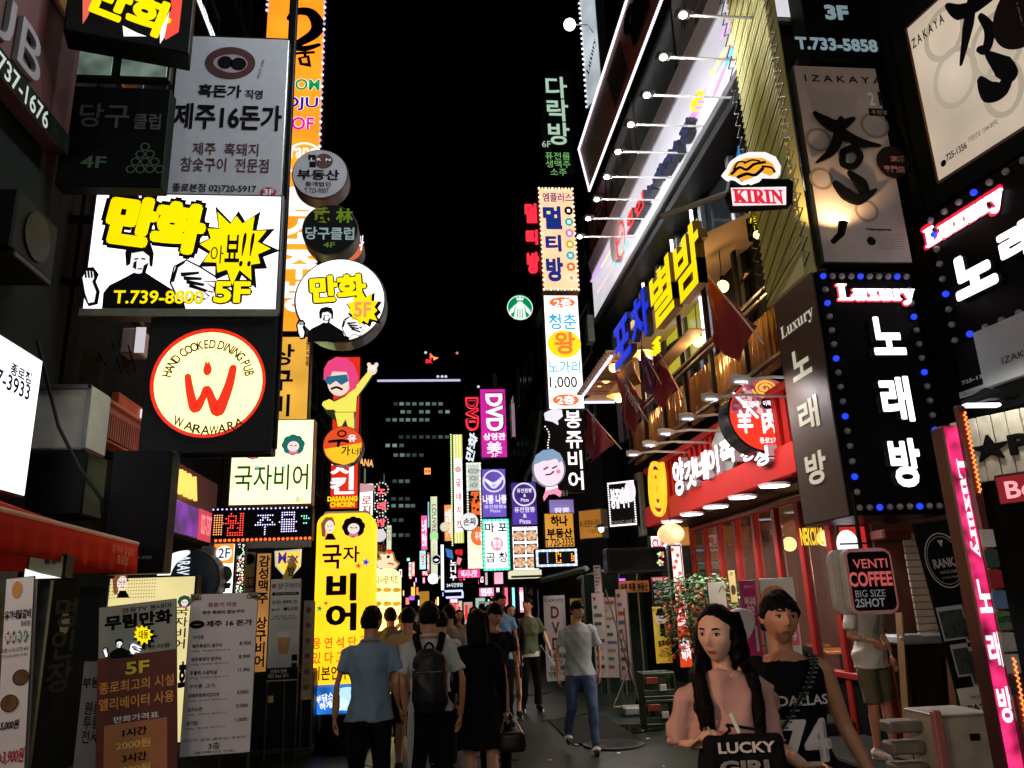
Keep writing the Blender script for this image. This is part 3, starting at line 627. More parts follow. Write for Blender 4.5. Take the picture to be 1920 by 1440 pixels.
s = FS('poster_cluster', 'small red and white lit posters half hidden behind the cables on the left', 'poster', 11, 100, 556, 190, 606); s.box(.05, DARK); s.rect(.05,.1,.5,.9, E((.7,.12,.06),.7)); s.rect(.75,.2,.98,.95, E((.8,.7,.85),.9)); s.text('화', .15,.2,.42,.8, PRK, .03)
# awning
aw = thing('awning', 'red fabric awning with a pale trim over the nearest left shop', 'awning', (XL, 6.5, 0))
a0, a1 = at(-120, 925, X=-2.85), at(257, 1020, X=-2.75)
def loc(v): return tuple(Vector(v)-aw.location)
V = []; F = []; n = 40
for i in range(n+1):
    t = i/n; p = a0.lerp(a1, t); q = Vector((XL+.02, p.y, p.z+.55*(1-.5*t))); w_ = .015*math.sin(i*1.9)
    V += [loc(q), loc((q+p)/2+Vector((0,0,.06+w_))), loc(p)]
for i in range(n): F += [(3*i,3*i+1,3*i+4,3*i+3), (3*i+1,3*i+2,3*i+5,3*i+4)]
AW = D((.55,.030,.012), .8, var=.2, scale=4, bump=.3, spec=.1)
o = mesh('canopy', V, F, AW, aw, True); sm = o.modifiers.new('s', 'SOLIDIFY'); sm.thickness = .01
V = []; F = []
for i in range(n*2+1):
    t = i/(n*2); p = a0.lerp(a1, t); d_ = .015*math.sin(i*.9)+.008*math.sin(i*2.3)
    for k in range(4): V.append(loc(p+Vector((.012+d_*k/3, 0, -.27*k/3))))
for i in range(n*2):
    for k in range(3): F.append((4*i+k, 4*i+k+1, 4*i+k+5, 4*i+k+4))
o = mesh('valance', V, F, AW, aw, True); sm = o.modifiers.new('s', 'SOLIDIFY'); sm.thickness = .01
MB().tube([loc(a0), loc(a1)], .022, 8).build('trim_tube', D((.75,.5,.4),.4), aw)
e = a1; o = mesh('end_panel', [loc(e), loc(e-Vector((0,0,.27))), loc((XL+.02, e.y, e.z-.2)), loc((XL+.02, e.y, e.z+.27))], [(0,1,2,3)], AW, aw)
lp = [a1.lerp(a0, f)+Vector((.05, 0, -.1)) for f in (.06, .22)]
V_, F_ = text_mesh('유가네 닭갈비\n종로점', .0, 0, 1); L_ = lp[0]-lp[1]; mn, mx = V_.min(0), V_.max(0)
mesh('lettering', [loc(lp[1]+L_*float((v[0]-mn[0])/(mx[0]-mn[0]))+Vector((0,0,-.12+.16*float((v[1]-mn[1])/(mx[1]-mn[1]))))) for v in V_], F_, D((.6,.25,.2),.5), aw)
# left shopfront under the awning
lf = thing('shopfront', 'dark glass shopfront with steel frames under the red awning', 'shopfront', (XL+.1, 7, .1))
for k, y in enumerate((-6, -3.6, -1.8, 0, 1.4, 1.9)):
    MB().bx((0, y-.04, 0), (.1, y+.04, 2.7), .01).build('frame_post', STEEL, lf)
for k, (y0, y1) in enumerate(((-6,-3.6),(-3.6,-1.8),(-1.8,0),(0,1.4))):
    MB().box((.03, y0+.04, .05), (.05, y1-.04, 2.6)).build('pane', D((.012,.02,.02), .06, var=.2), lf)
s = WS('window_sticker', 'dark round sticker lettering on the shop glass beside the chicken banner', 'sticker', XL+.17, 92, 1110, 140, 1300); s.text('명\n인\n장', .15, .05, .85, .95, D((.018,.022,.022),.5), .02); s.disc(.5,.3,.12,D((.04,.045,.045),.3),z=.0,name='backing_disc')
s = FS('entrance_lightbox', 'dim white lit box with washed-out print hanging over the chicken banner', 'sign', 6.3, 52, 1040, 120, 1086); s.box(.15, DARK).face(D((.3,.32,.25),.4)); s.poly([(.0,.55),(.4,.75),(.95,.95),(.0,.95)], E((.9,1,.9),1.1)); s.text('통용', .45,.2,.8,.4, DARK, .02)
# standing banners
def banner(label, Y, x0, y0, x1, y1, face, yaw=0, tilt=0, foot=True, group=None, frame=STEEL):
    s = FS('standing_banner', label, 'banner', Y, x0, y0, x1, y1, yaw, group)
    s.box(.012, frame, 'sheet', ch=.004); s.face(face, m=.004)
    if foot:
        zb = s.o.z-s.h/2; m = MB().tube([(0, s.h/2-.03, -.04), (0, -s.h/2-max(zb-.03, 0), -.35)], .012, 6)
        for sx in (-1, 1): m.tube([(sx*s.w*.47, s.h/2-.02, -.02), (sx*s.w*.47, -s.h/2-max(zb-.13, .02), -.03)], .011, 6)
        m.build('stand', STEEL, s.root)
    if tilt: s.root.matrix_world = s.M @ Matrix.Rotation(tilt, 4, 'Z')
    return s
P1 = D((.74,.70,.74), .5, var=.12, scale=5)
s = banner('tall white chicken restaurant banner with price lines at the left edge', 5.0, 27, 1082, 28, 1500, P1, .0, .075)
s.disc(.42, .06, .028, D((.6,.25,.06),.5), ry=.05); s.text('유가네닭갈비', .05,.155,.95,.2, IN, .03); s.text('종로점', .62,.21,.93,.235, IN, .01)
for k, c in enumerate([(.3,.02,.2),(.1,.02,.02),(.02,.2,.08),(.02,.25,.1)]): s.poly([(.1+.2*k,.28),(.2+.2*k,.25),(.3+.2*k,.28),(.2+.2*k,.315)], D(c,.5), .008+.001*k)
s.text('통살특살', .14,.266,.86,.298, WHITEP, .03, z=.014); s.text('오전 11시 오전 4시', .0,.33,.92,.35, IN, .01); s.text('(일요일,공일 주점)', .05,.36,.9,.375, IN, 0)
s.disc(.72, .47, .042, D((.14,.07,.03),.3,var=.7,scale=25), name='food_plate', z=.009); s.ring(.72,.47,.044,.004,IN,z=.012); s.disc(.4, .58, .045, D((.16,.09,.03),.3,var=.7,scale=25), name='food_plate', z=.013); s.ring(.4,.58,.047,.004,IN,z=.016)
s.text('5,000원', .12,.655,.75,.70, IN, .03, shear=.2); s.text('→3,900원', .05,.78,.98,.85, D((.4,.02,.03),.5), .03, shear=.2)
s = banner('narrow grey estate agent banner between the dark door and the comic banner', 6.8, 158, 1240, 185, 1500, D((.2,.22,.25),.5)); s.text('부동산', .05,.12,.95,.2, IN, .02); s.text('원룸\n투룸\n전세', .2,.3,.8,.6, IN, .01)
s = banner('black glass panel with dim lettering beside the door', 6.9, 150, 1100, 190, 1235, D((.03,.04,.04),.2), foot=False); s.text('세\n일', .3,.1,.7,.9, D((.02,.026,.026),.5), .02)
# lit yellow box behind the banners
s = FS('yellow_lightbox', 'pale yellow lit box with a long-haired face behind the black comic banner', 'sign', 8.6, 204, 1082, 347, 1395)
s.box(.2, DARK).face(E((.95,.80,.36), .86, True, .1, 2))
def portrait(s, x, y, k):
    s.poly([(x-16*k,y+18*k),(x-18*k,y-10*k),(x-8*k,y-24*k),(x+8*k,y-24*k),(x+14*k,y-8*k),(x+12*k,y-4*k),(x+6*k,y-14*k),(x-6*k,y-10*k),(x-8*k,y+20*k)], E((.35,.12,.03),.6), .012)
    s.disc(x+1*k, y-3*k, 10*k, E((.95,.8,.7),.95), ry=14*k, z=.013, n=20); s.poly([(x-10*k,y+26*k),(x-4*k,y+12*k),(x+8*k,y+12*k),(x+16*k,y+26*k)], PRK, .014)
    s.stroke([(x-4*k,y-5*k),(x-1*k,y-4*k)], .01*k, PRK, .016); s.stroke([(x+3*k,y-4*k),(x+7*k,y-5*k)], .01*k, PRK, .016); s.stroke([(x+0*k,y+5*k),(x+4*k,y+5*k)], .012*k, RED, .016)
portrait(s, 228, 1096, .95)
s.text('국\n자\n비\n어', 328, 1138, 349, 1216, PDG, .01, ls=1.05); curly(s, 346, 1128, .6, E((.02,.1,.06),.6)); s.text('화', 336, 1240, 352, 1300, PRK, .05); s.poly([(186+20,1340),(214,1340),(214,1380),(206,1390)], CYN)
s = banner('comic cafe banner, grey top with a burst and dark red price list below', 6.0, 200, 1132, 318, 1470, D((.33,.36,.33), .5, var=.15), 0, .085)
s.rect(0,.29,1,1, D((.12,.02,.015),.6,var=.2), z=.007); s.text('관동TV 동네마', .3,.02,.95,.05, IN, .01); s.text('무림만화', .08,.055,.95,.14, IN, .05)
fighter(s, 232, 1205, .27); burst(s, 277, 1190, 13, 19, 11, 1.3, 4); s.text('대동', 270, 1182, 286, 1198, IN, .02, z=.02); s.text('주연:이용', .55,.25,.92,.275, IN, .01)
s.otext('5F', .36,.33,.66,.40, YEL if 0 else D((.8,.65,.05),.5), PRK, .03, .07, z=.012); YP = D((.75,.35,.06),.5)
s.text('종로최고의 시설', .03,.425,.97,.49, YP, .015, z=.012); s.text('엘리베이터 사용', .03,.515,.97,.58, YP, .015, z=.012)
s.rect(.1,.66,.88,1, D((.45,.17,.06),.5), z=.010); s.text('만화가격표', .22,.62,.78,.655, WHITEP, .02, z=.016); s.text('1시간', .33,.69,.63,.735, IN, .03, z=.016); s.text('2000원', .25,.755,.68,.80, D((.8,.55,.1),.5), .03, z=.016)
s.text('3시간', .33,.825,.63,.87, IN, .03, z=.016); s.text('5000원', .25,.885,.68,.93, D((.8,.55,.1),.5), .03, z=.016)
s = banner('grey-lilac menu board of the pork restaurant with cut corners and prices', 6.3, 360, 1114, 468, 1412, P1, .12)
MN = D((.03,.02,.03),.5)
for (a, b, c) in ((0,.0,.18),(1,.0,.82)): s.poly([(a,0),(c,0),(a,.065)], D((.2,.2,.12),.5), .012)
s.text('Cass', .83,.015,.99,.04, IN, .02, z=.02); s.text('Cass', .02,.015,.16,.04, IN, .02, z=.02)
s.text('흑돈가 직영', .26,.06,.68,.09, D((.3,.03,.04),.5), .02); s.text('제주 흑돼지 참숯구이', .18,.11,.8,.135, MN, .02); s.text('제주 16 돈가', .25,.175,.93,.215, MN, .03); s.ring(.12,.197,.055,.028,MN,ry=.03)
y = .265
for a, b in (('구이류',''),('제주흑돼지 생구이','8,900'),('제주흑돼지 양구이','8,900'),('주물럭 소갈비살','11,900'),('구이류 -고기-',''),('양제주흑돼지김치개','3,000'),('김치소면','3,000'),('공기밥','1,000')):
    w_ = .03+.028*len(a)*1.6
    s.text(a, .07, y, .07+min(w_,.6), y+.026, MN, .015)
    if b: s.text(b, .76, y-.004, .93, y+.022, MN, .01); s.text('200g  국내산 돼지고기', .07, y+.038, .62, y+.05, MN, 0); 
    y += .083 if b else .055
s.text('원산지: 갈비 (호주산) 호주산', .04,.895,.92,.915, MN, 0); s.text('3층', .4,.925,.56,.965, MN, .01); s.text('(엘리베이터 이용)', .2,.972,.78,.99, MN, 0)
# round black pub box, level two sign
s = round_box('big dark round pub drum sign with a white crescent near the pavement', 352, 1088, 60, 9.0, D((.012,.03,.045), .4), .5, DARK)
s.stroke([(352,1036),(325,1048),(308,1075),(304,1105),(306,1125)], [.05,.12,.14,.13,.1], WHT, .012); s.text('ARAWARA', 334, 1042, 352, 1112, E((.8,.9,.95),1), .02, rot=-math.pi/2, z=.014); s.ring(306,1094,5,2,RED,z=.02)
plainbox('oval_board', 'pale brown panel with an oval between the dark drum sign and the level two sign', 'panel', D((.22,.17,.16),.5), 9.2, 376, 1024, 396, 1112, .3).disc(386,1065,7,D((.4,.3,.28),.5),ry=30,z=.01)
s = FS('floor_signboard', 'narrow white sign with an orange top reading 2F and a black brush character', 'sign', 9.3, 401, 1018, 438, 1118)
s.box(.2, DARK).face(E((.95,.95,.85), 1.05, True)); s.rect(402,1020,437,1056, ORG, z=.008); s.disc(420, 1037, 15, WHT, ry=14, z=.011); s.text('2F', 410,1028,431,1046, IN, .01, z=.014)
s.stroke([(411,1074),(416,1067),(426,1069),(428,1080),(420,1090),(414,1096),(430,1096)], [.05,.06,.08,.08,.06,.05,.04], PDG); s.stroke([(411,1102),(429,1101)], .03, PDG); s.stroke([(420,1102),(420,1108)], .03, PDG)
s = FS('led_column', 'thin sparkling LED column to the right of the level two sign', 'sign', 9.4, 441, 1018, 455, 1120); s.box(.1, DARK)
s.bulbs([(random.uniform(-s.w*.45,s.w*.45), random.uniform(-s.h*.48,s.h*.48)) for _ in range(150)], .008, [WHT, E((1,.3,.1),1.5), E((.4,1,.6),1.4), E((1,.8,.7),2)], .012, joined=True)
s = FS('pub_poster', 'poster with a cartoon waitress and a brown lower label beside the LED column', 'poster', 10.2, 455, 1033, 480, 1112); s.box(.03, DARK).face(D((.4,.36,.3),.5)); s.rect(.0,.62,1,.88, D((.2,.03,.02),.5)); s.disc(.45,.2,.07,IN,name='printed_hair'); s.poly([(.3,.35),(.7,.3),(.75,.58),(.3,.58)], D((.5,.3,.05),.5), .01); s.text('직화',.15,.66,.85,.84,YP,.03,z=.012)
s = GS('beer_column_sign', 'brown vertical beer hall sign with black letters standing behind the menu board', 'sign', at(500,1150,Y=10.2), .25, 480, 1035, 501, 1262); s.box(.2, DARK).face(E((.55,.24,.05), .6, True, .3, 2)); s.text('감\n성\n맥\n주\n \n상\n구\n비\n어', .2,.03,.85,.95, PRK, .03, ls=1.0)
s = FS('beer_shield_sign', 'yellow shield-shaped beer sign with blue letters under the steel beam', 'sign', 10.6, 517, 1030, 566, 1082); s.poly([(517,1034),(566,1030),(564,1062),(548,1080),(532,1078),(518,1062)], E((.75,.7,.5),.8), 0, ex=.08, name='shield'); s.poly([(520,1037),(563,1034),(561,1060),(547,1076),(533,1074),(521,1060)], E((1,.72,.05),1,True), .085); s.text('Max', 522,1036,560,1056, E((.02,.03,.3),.8), .02, z=.095)
s = FS('yellow_pennant', 'tilted narrow yellow paper strip hanging in front of the beer shield sign', 'banner', 10.3, 530, 1040, 556, 1086); s.poly([(548,1038),(557,1062),(545,1088),(529,1086)], D((.7,.5,.05),.5), 0, ex=.01); s.text('방', 540,1062,552,1080, IN, .02, z=.015)
s = banner('silver beer banner showing a glass of beer and a price of 5,500 won', 9.7, 508, 1086, 558, 1276, D((.38,.4,.4), .4, .3, var=.35, scale=2.5), .05)
s.disc(.12,.07,.028,D((.3,.05,.04),.5)); s.text('상구비어', .24,.04,.97,.10, IN, .01); s.rect(.07,.135,.93,.165, IN); s.text('생맥주가 맛있는 집 상구비어', .15,.14,.85,.16, WHITEP, 0, z=.012); s.text('호가든 생맥주 1잔', .08,.215,.9,.255, IN, .02); s.text('₩5,500', .45,.28,.93,.325, IN, .02); s.text('₩6,500', .08,.295,.33,.32, IN, .01)
s.text('600 에일 맥주\n호가든 에일 맥주', .06,.36,.92,.41, IN, 0)
for k in range(6): s.rect(.12,.43+.014*k,.88,.434+.014*k, GREYM, z=.008)
s.rect(.33,.53,.7,.59, WHITEP, name='foam'); s.poly([(.3,.58),(.73,.58),(.66,.74),(.38,.74)], D((.6,.28,.06),.3,var=.3), .009, name='beer_print'); s.rect(.0,.87,1,.985, IN, z=.008); s.text('단체석 단체\n최신 Dart 설치', .06,.885,.7,.965, WHITEP, .01, z=.013); s.rect(.78,.75,.96,.81,IN); s.rect(.78,.83,.96,.89,DARK,z=.012)
s = banner('narrow white food banner with round dishes behind the yellow pillar', 10.4, 570, 1126, 584, 1312, D((.45,.42,.38),.5)); 
for k in range(6): s.disc(.5,.1+.155*k,.035,D((.35,.12,.04),.4,var=.7,scale=30),z=.009,name='food_plate'); s.rect(0,.17+.155*k,1,.2+.155*k,D((.6,.35,.08),.5))
# clutter and bins in front of left shops
s = plainbox('counter', 'dark counter front beneath the silver beer banner', 'counter', DARK, 10.6, 430, 1265, 585, 1400, .6)
plainbox('price_tag', 'small yellow tag fixed to the dark counter', 'tag', D((.5,.4,.1),.5), 10.3, 502, 1305, 512, 1318, .02)
# the big yellow pillar
c = at(643, 1403, Z=0); Yp = c.y-.25
a = at(588, 965, Y=Yp); b = at(697, 965, Y=Yp); wP = b.x-a.x; zt = at(643, 962, Y=Yp).z; zb = at(643, 1338, Y=Yp).z; zm = at(643, 1283, Y=Yp).z; cx = at(641,1300,Y=Yp).x+.0
s = Sign('pillar_sign', 'big glowing yellow beer hall pillar with rounded top and huge black Korean letters', 'sign', (cx, Yp-.0, (zb+zt)/2), (1,0,0), (0,0,1), wP, zt-zb)
def rounded(w, h, r, n=8, bottom=False):
    P = []
    for (x, y, a0) in ((w/2-r, h/2-r, 0), (-w/2+r, h/2-r, 90)): P += [(x+r*math.cos(math.radians(a0+90*k/n)), y+r*math.sin(math.radians(a0+90*k/n))) for k in range(n+1)]
    if bottom:
        for (x, y, a0) in ((-w/2+r, -h/2+r, 180), (w/2-r, -h/2+r, 270)): P += [(x+r*math.cos(math.radians(a0+90*k/n)), y+r*math.sin(math.radians(a0+90*k/n))) for k in range(n+1)]
    else: P += [(-w/2, -h/2), (w/2, -h/2)]
    return P
hb = zm-zb
def slab(name, pts, z0, z1, mat, parent, bev=.03):
    bm = bmesh.new(); vs = [bm.verts.new((x, y, z1)) for x, y in pts]; f = bm.faces.new(vs)
    r = bmesh.ops.extrude_face_region(bm, geom=[f]); bmesh.ops.translate(bm, vec=(0, 0, z0-z1), verts=[v for v in r['geom'] if isinstance(v, bmesh.types.BMVert)])
    bmesh.ops.recalc_face_normals(bm, faces=bm.faces)
    if bev: bmesh.ops.bevel(bm, geom=[e for e in bm.edges if all(abs(v.co.z-z1) < 1e-5 for v in e.verts)], offset=bev, segments=3, affect='EDGES')
    me = bpy.data.meshes.new(name); bm.to_mesh(me); bm.free(); return link(name, me, parent, mat)
YP_ = E((1,.78,.012), 1.0, True, .07, 1.2)
o = slab('lit_body', [(x, y+hb/2) for x, y in rounded(s.w, s.h-hb, .16)], -.55, 0, YP_, s.root, .05)
o = slab('top_cap', [(x*.8, y+s.h/2-.02) for x, y in rounded(s.w, .12, .05)], -.45, -.1, D((.7,.68,.6),.5), s.root, .02)
MB().bx((-s.w/2, -s.h/2, -.55), (s.w/2, -s.h/2+hb, 0), .03).build('lower_lit_body', E((.02,.2,.75), 1.0, True, .8, 3), s.root)
s.disc(650,1310,28,E((.5,.8,1),1.1),ry=22,z=.004,name='light_spot'); s.text('부담스\n하게', 592,1300,626,1330, WHT, .03, z=.01, rot=.2); s.disc(637,1320,16,E((.7,.9,1),1.1),ry=12,z=.006,name='light_spot'); s.rect(586,1305,592,1335,ORG)
portrait(s, 617, 990, .85); curly(s, 663, 988, 1.0, PRK)
s.text('국', 605,1022,640,1066, PRK, .02); s.text('자', 643,1024,674,1054, PRK, .02); s.text('비', 612,1076,668,1126, PRK, .045); s.text('어', 611,1132,668,1182, PRK, .045)
star(s, 672,1061,6,RED); star(s,686,1054,8,BLU); star(s,599,1141,7,GRN); star(s,611,1131,5,RED); star(s,684,1170,5,E((.9,.5,.02),.9))
s.text('응 연 석 단 골', 586,1196,690,1213, E((.85,.1,.01),.9), .02); s.text('있 다 고 전 해', 586,1223,690,1241, E((.85,.1,.01),.9), .02); s.text('기본안주무료', 584,1250,692,1272, PRK, .02)
MB().tube([(0,-s.h/2-.28,-.28),(0,-s.h/2,-.28)], [(.42,.3),(.40,.28)], 20).build('neck', BLACK, s.root)
zz = -(s.o.z); MB().tube([(0,zz+.0,-.28),(0,zz+.10,-.28),(0,zz+.2,-.28),(0,-s.h/2-.25,-.28)], [(.48,.36),(.48,.36),(.42,.3),(.40,.28)], 28).build('base', D((.015,.016,.016),.4), s.root)
# cream chicken pillar with cut-out hen
s = FS('cream_pillar_sign', 'cream glowing fried chicken pillar with rounded top and printed dishes', 'sign', 15.0, 702, 1066, 750, 1300)
o = slab('lit_body', rounded(s.w, s.h, .2), -.4, 0, E((1,.82,.5), 1.1, True, .1, 2), s.root, .04); s.text('다사랑 치킨', 704,1080,747,1094, D((.2,.06,.02),.5), .02)
for i in range(3):
    for j in range(3): s.disc(708+j*18, 1106+i*26, 8, E((.8,.42,.03),.9,False,.5,30), ry=4.5, z=.008, name='food_plate')
s.text('맛있는 치킨', 730,1268,750,1282, PRK, .02, rot=-.2)
MB().bx((-s.w/2-.05,-s.o.z,-.45),(s.w/2+.05,-s.h/2,.05),.03).build('base', BLACK, s.root)
s = FS('hen_cutout_sign', 'cut-out cream hen figure with a red comb on top of the cream pillar', 'sign', 15.0, 700, 1028, 750, 1068)
s.poly([(706,1066),(702,1050),(712,1046),(708,1034),(722,1036),(728,1030),(738,1036),(742,1050),(750,1056),(744,1066)], E((.6,.3,.05),.6), 0, ex=.1, name='outline'); s.poly([(709,1065),(706,1052),(716,1049),(712,1038),(723,1040),(729,1034),(736,1039),(739,1052),(746,1058),(741,1065)], E((1,.8,.5),1), .105)
s.poly([(724,1034),(730,1029),(735,1036),(729,1040)], RED, .11); s.disc(728,1044,.03,PRK,z=.112); s.stroke([(728,1056),(738,1058)],.03,RED,.112)
# ================================================================ RIGHT SIDE, upper storeys
CORN = D((.7, .7, .74), .5, var=.05)
XC = 4.2
z1 = at(1108, 492, X=XC).z; z2 = at(1150, 433, X=XC).z; z3 = at(1183, 480, X=XC).z; yf = at(1108, 500, X=XC).y; yn = 7.6
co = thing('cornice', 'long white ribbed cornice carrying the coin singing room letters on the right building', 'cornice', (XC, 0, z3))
MB().bx((0, yn, 0), (.6, yf, z2-z3), .03).build('white_fascia', E((.78,.76,.84), .82, True, .10, 1), co)  # fascia glows by itself, standing in for an even wash from the floodlights
for k in range(6):
    h = (z1-z2)/6; MB().bx((-.02-.012*k, yn, z2-z3+h*k+.01), (.6, yf, z2-z3+h*(k+1)-.015), .03).build('moulding', CORN, co)
MB().bx((-.04, yn, -.12), (.6, yf, -.01), .02).build('lower_lip', D((.07,.08,.085),.5), co)
MB().bx((.05, yn, -.3), (.6, yf+.0, -.15), .01).build('soffit', DARK, co)
def on_wall(name, label, cat, X, px0, py0, px1, py1, **k): return WS(name, label, cat, X, px0, py0, px1, py1, **k)
s = WS('coin_singing_letters', 'raised letters of a coin singing room running up the white cornice', 'sign', XC-.02, 1150, 470, 1390, 240)
def chr_on(s, t, x0, yl0, yl1, x1, yr0, yr1, mat, ex=.12, side=None, b=.04, z=.02):
    """one letter on an oblique wall: left edge x0 (top yl0, bottom yl1), right edge x1 (top, bottom)"""
    l = s.L(x0, yl0, z+ex), s.L(x0, yl1, z+ex), s.L(x1, yr0, z+ex), s.L(x1, yr1, z+ex)
    X0 = (l[0][0]+l[1][0])/2; X1 = (l[2][0]+l[3][0])/2; Y1_ = (l[0][1]+l[2][1])/2; Y0 = (l[1][1]+l[3][1])/2
    V, F = text_mesh(t, b, 0, 1); V = V.copy(); mn, mx = V.min(0), V.max(0)
    V[:, 0] = X0+(V[:, 0]-mn[0])/(mx[0]-mn[0])*(X1-X0); V[:, 1] = Y0+(V[:, 1]-mn[1])/(mx[1]-mn[1])*(Y1_-Y0)
    VV, FF = extruded(V, F, z, z+ex); o = mesh('letter', VV, FF, mat, s.root)
    if side: o.data.materials.append(side); o.data.polygons.foreach_set('material_index', [0]*len(F)+[1]*(len(FF)-len(F)))
    return o
LB = D((.05,.07,.12),.4); NV = D((.008,.012,.05),.4)
for t, x0, a, b, x1, c, d in (('코',1174,405,442,1188,388,418),('인',1190,384,415,1207,352,390),('노',1212,350,375,1222,332,358),('래',1223,330,356,1238,305,333),('연',1240,300,335,1256,280,312),('습',1257,275,310,1272,250,285),('장',1273,245,280,1292,212,250)):
    chr_on(s, t, x0, a, b, x1, c, d, RED if t in '코인' else NV, .14, D((.03,.04,.05),.4), .035)
c = s.L(1162, 450); s.disc(1163, 450, .45, WHITEP, z=.02, ex=.12, name='round_logo', ry=.5); s.ring(1163, 450, .40, .06, RED, z=.15); s.text('락휴', 1156, 455, 1170, 440, RED, .03, z=.155)
chr_on(s, '3F', 1295, 197, 215, 1308, 165, 188, YEL, .1, YEL, .04)
s.rect(1294, 240, 1320, 188, E((.85,.3,.9),1.0), ex=.1, name='pink_plate')
# soft tube lights along the white fascia
tl = thing('neon_tubes', 'pastel neon tubes glowing along the white cornice face', 'neon tube', (0,0,0))
for a, b, c_ in (((1108,528),(1150,455),(.7,.3,1)),((1120,548),(1168,470),(1,.6,.5)),((1150,500),(1178,452),(.1,.9,.8)),((1333,140),(1378,62),(1,.75,.3)),((1360,125),(1398,45),(.1,.7,1)),((1338,180),(1362,120),(.8,.3,1)),((1352,70),(1392,-5),(.8,.4,1)),((1128,500),(1152,455),(.9,.9,.3))):
    p, q = at(*a, X=XC-.1), at(*b, X=XC-.1); MB().tube([p, q], .022, 6).build('tube', E(c_, 1.15), tl)
# lamps on arms
for i, (px, py) in enumerate([(1282,28),(1245,107),(1214,178),(1184,233),(1160,284),(1139,331),(1120,373),(1104,409),(1088,443)]):
    p = at(px, py, X=XC-1.15); t = thing('arm_floodlight', 'bright white floodlight on a thin horizontal arm above the ribbed cornice, number', 'floodlight', p, group='floodlights on arms above the white cornice')
    t['label'] = 'floodlight on a thin arm above the white cornice, '+['nearest and topmost of the row','second from the top of the row','third from the top of the row','fourth from the top of the row','middle one of the row','fourth from the lower far end','third from the lower far end','second from the lower far end','lowest and farthest of the row'][i]
    MB().tube([(0,0,0),(1.4,0,0)], .018, 6).build('arm', WHITEP, t)
    MB().bx((-.11,-.08,-.02),(.1,.08,.05),.03).build('housing', STEEL, t); lamp('SPOT', (-.0,0,-.1), 25 if i == 0 else 75, (1,.96,1), .07, parent=t, angle=2.9).rotation_euler = (0, math.radians(-62), 0); MB().ball((-.02,-.03,-.03),(.05,.05,.035),10,6).build('glass', E((1,.97,1), 14, True), t, True)
# boards behind the lamps
s = WS('upper_shop_board', 'dark red printed board with pale lettering behind the lamp arms', 'sign', 4.7, 1128, 440, 1330, 230); 
a_ = at(1130, 330, X=4.7); zt_ = at(1128, 200, X=4.7).z
def wallpanel(name, label, cat, X, ya, yb, za, zb_, mat, d=.08):
    s = Sign(name, label, cat, (X, (ya+yb)/2, (za+zb_)/2), (0,-1,0), (0,0,1), abs(yb-ya), abs(zb_-za)); s.box(d, mat); return s
zr0 = z1+.15
for i,(ya,yb,mat,lab) in enumerate(((20.8,18.2,D((.22,.03,.03),.5),'far dark red board with pale brush letters above the cornice'),(18.1,15.2,D((.35,.33,.26),.5),'pale beige board with prices above the cornice, second from the far end'),(15.1,12.2,D((.05,.07,.02),.4),'dark green glass panel in the middle above the cornice'),(12.1,9.0,D((.4,.38,.32),.5),'pale board with two brown lines of print near the camera above the cornice'))):
    s_ = wallpanel('upper_board', lab, 'sign', 4.72, ya, yb, zr0, zr0+2.6, mat)
    if i != 2: s_.text('엠플러스\n멀티방' if i == 0 else 'AM 11:00 ~ PM 05:00\n노래방 1000원', .12, .2, .9, .85, D((.6,.5,.45),.5) if i == 0 else D((.1,.05,.04),.5), .02)
bpy.data.objects.remove(s.root)
# dark brown sign with led border
P0, P1_, P2 = at(1085, 283, Y=19), None, None
nn = at(1085,283,Y=19.4); tlp = nn; blp = at(1108,356,Y=19.2); vp_ = Vector((0,-1,0)); trp = tlp+vp_*12; 
s = QS('dark_led_signboard', 'long dark brown signboard edged with white LED dots climbing the upper right wall', 'sign', tlp, trp, blp)
s.box(.2, DARK).face(D((.42,.11,.07), .5, var=.25))
for t, a, b in (('스',.86,.98),('러',.72,.85),('플',.58,.71),('엠',.44,.57)): s.text({'스':'스','러':'러','플':'플','엠':'엠'}[t], {'엠':.44,'플':.58,'러':.72,'스':.86}[t], .15, {'엠':.56,'플':.70,'러':.84,'스':.98}[t], .75, IN, .03, z=.02, ex=.06)
s.text('멀티플레이룸\n영화 게임 노래', .06, .2, .26, .6, D((.3,.15,.1),.5), .01); s.rect(.29,.2,.4,.8, D((.05,.015,.01),.5), ex=.02)
mL = [E((.9,.88,1), 1.7)]
s.bulbs(s.border(150, 18, .03, 'tlb'), .035, mL, .03, joined=True)
s = WS('luxury_top_sign', 'white Luxury sign at the very top beside the dark LED-edged board', 'sign', 3.2, 1092, 118, 1200, -60)
bpy.data.objects.remove(s.root)
s = GS('luxury_top_sign', 'white Luxury sign at the very top beside the dark LED-edged board', 'sign', at(1100,150,Y=17.5), -1.15, 1084, -30, 1130, 175)
s.box(.3, D((.08,.09,.09),.5)).face(E((.55,.62,.66), .8, True, .3, 1)); s.text(serif('Luxury'), .12,.55,.85,.78, IN, .01, rot=.75); s.bulbs(s.border(10, 24, .02, 'l'), .03, mL, .03, joined=True)
lm = at(1068, 46, Y=17); t = thing('arm_floodlight', 'single floodlight left of the topmost white Luxury sign', 'floodlight', lm); MB().ball((0,0,0),.16,10,6).build('glass', E((1,.97,1), 6, True), t, True); MB().tube([(0,0,0),(.5,.1,.1),(.75,.1,-.3)],.02,6).build('arm', WHITEP, t)
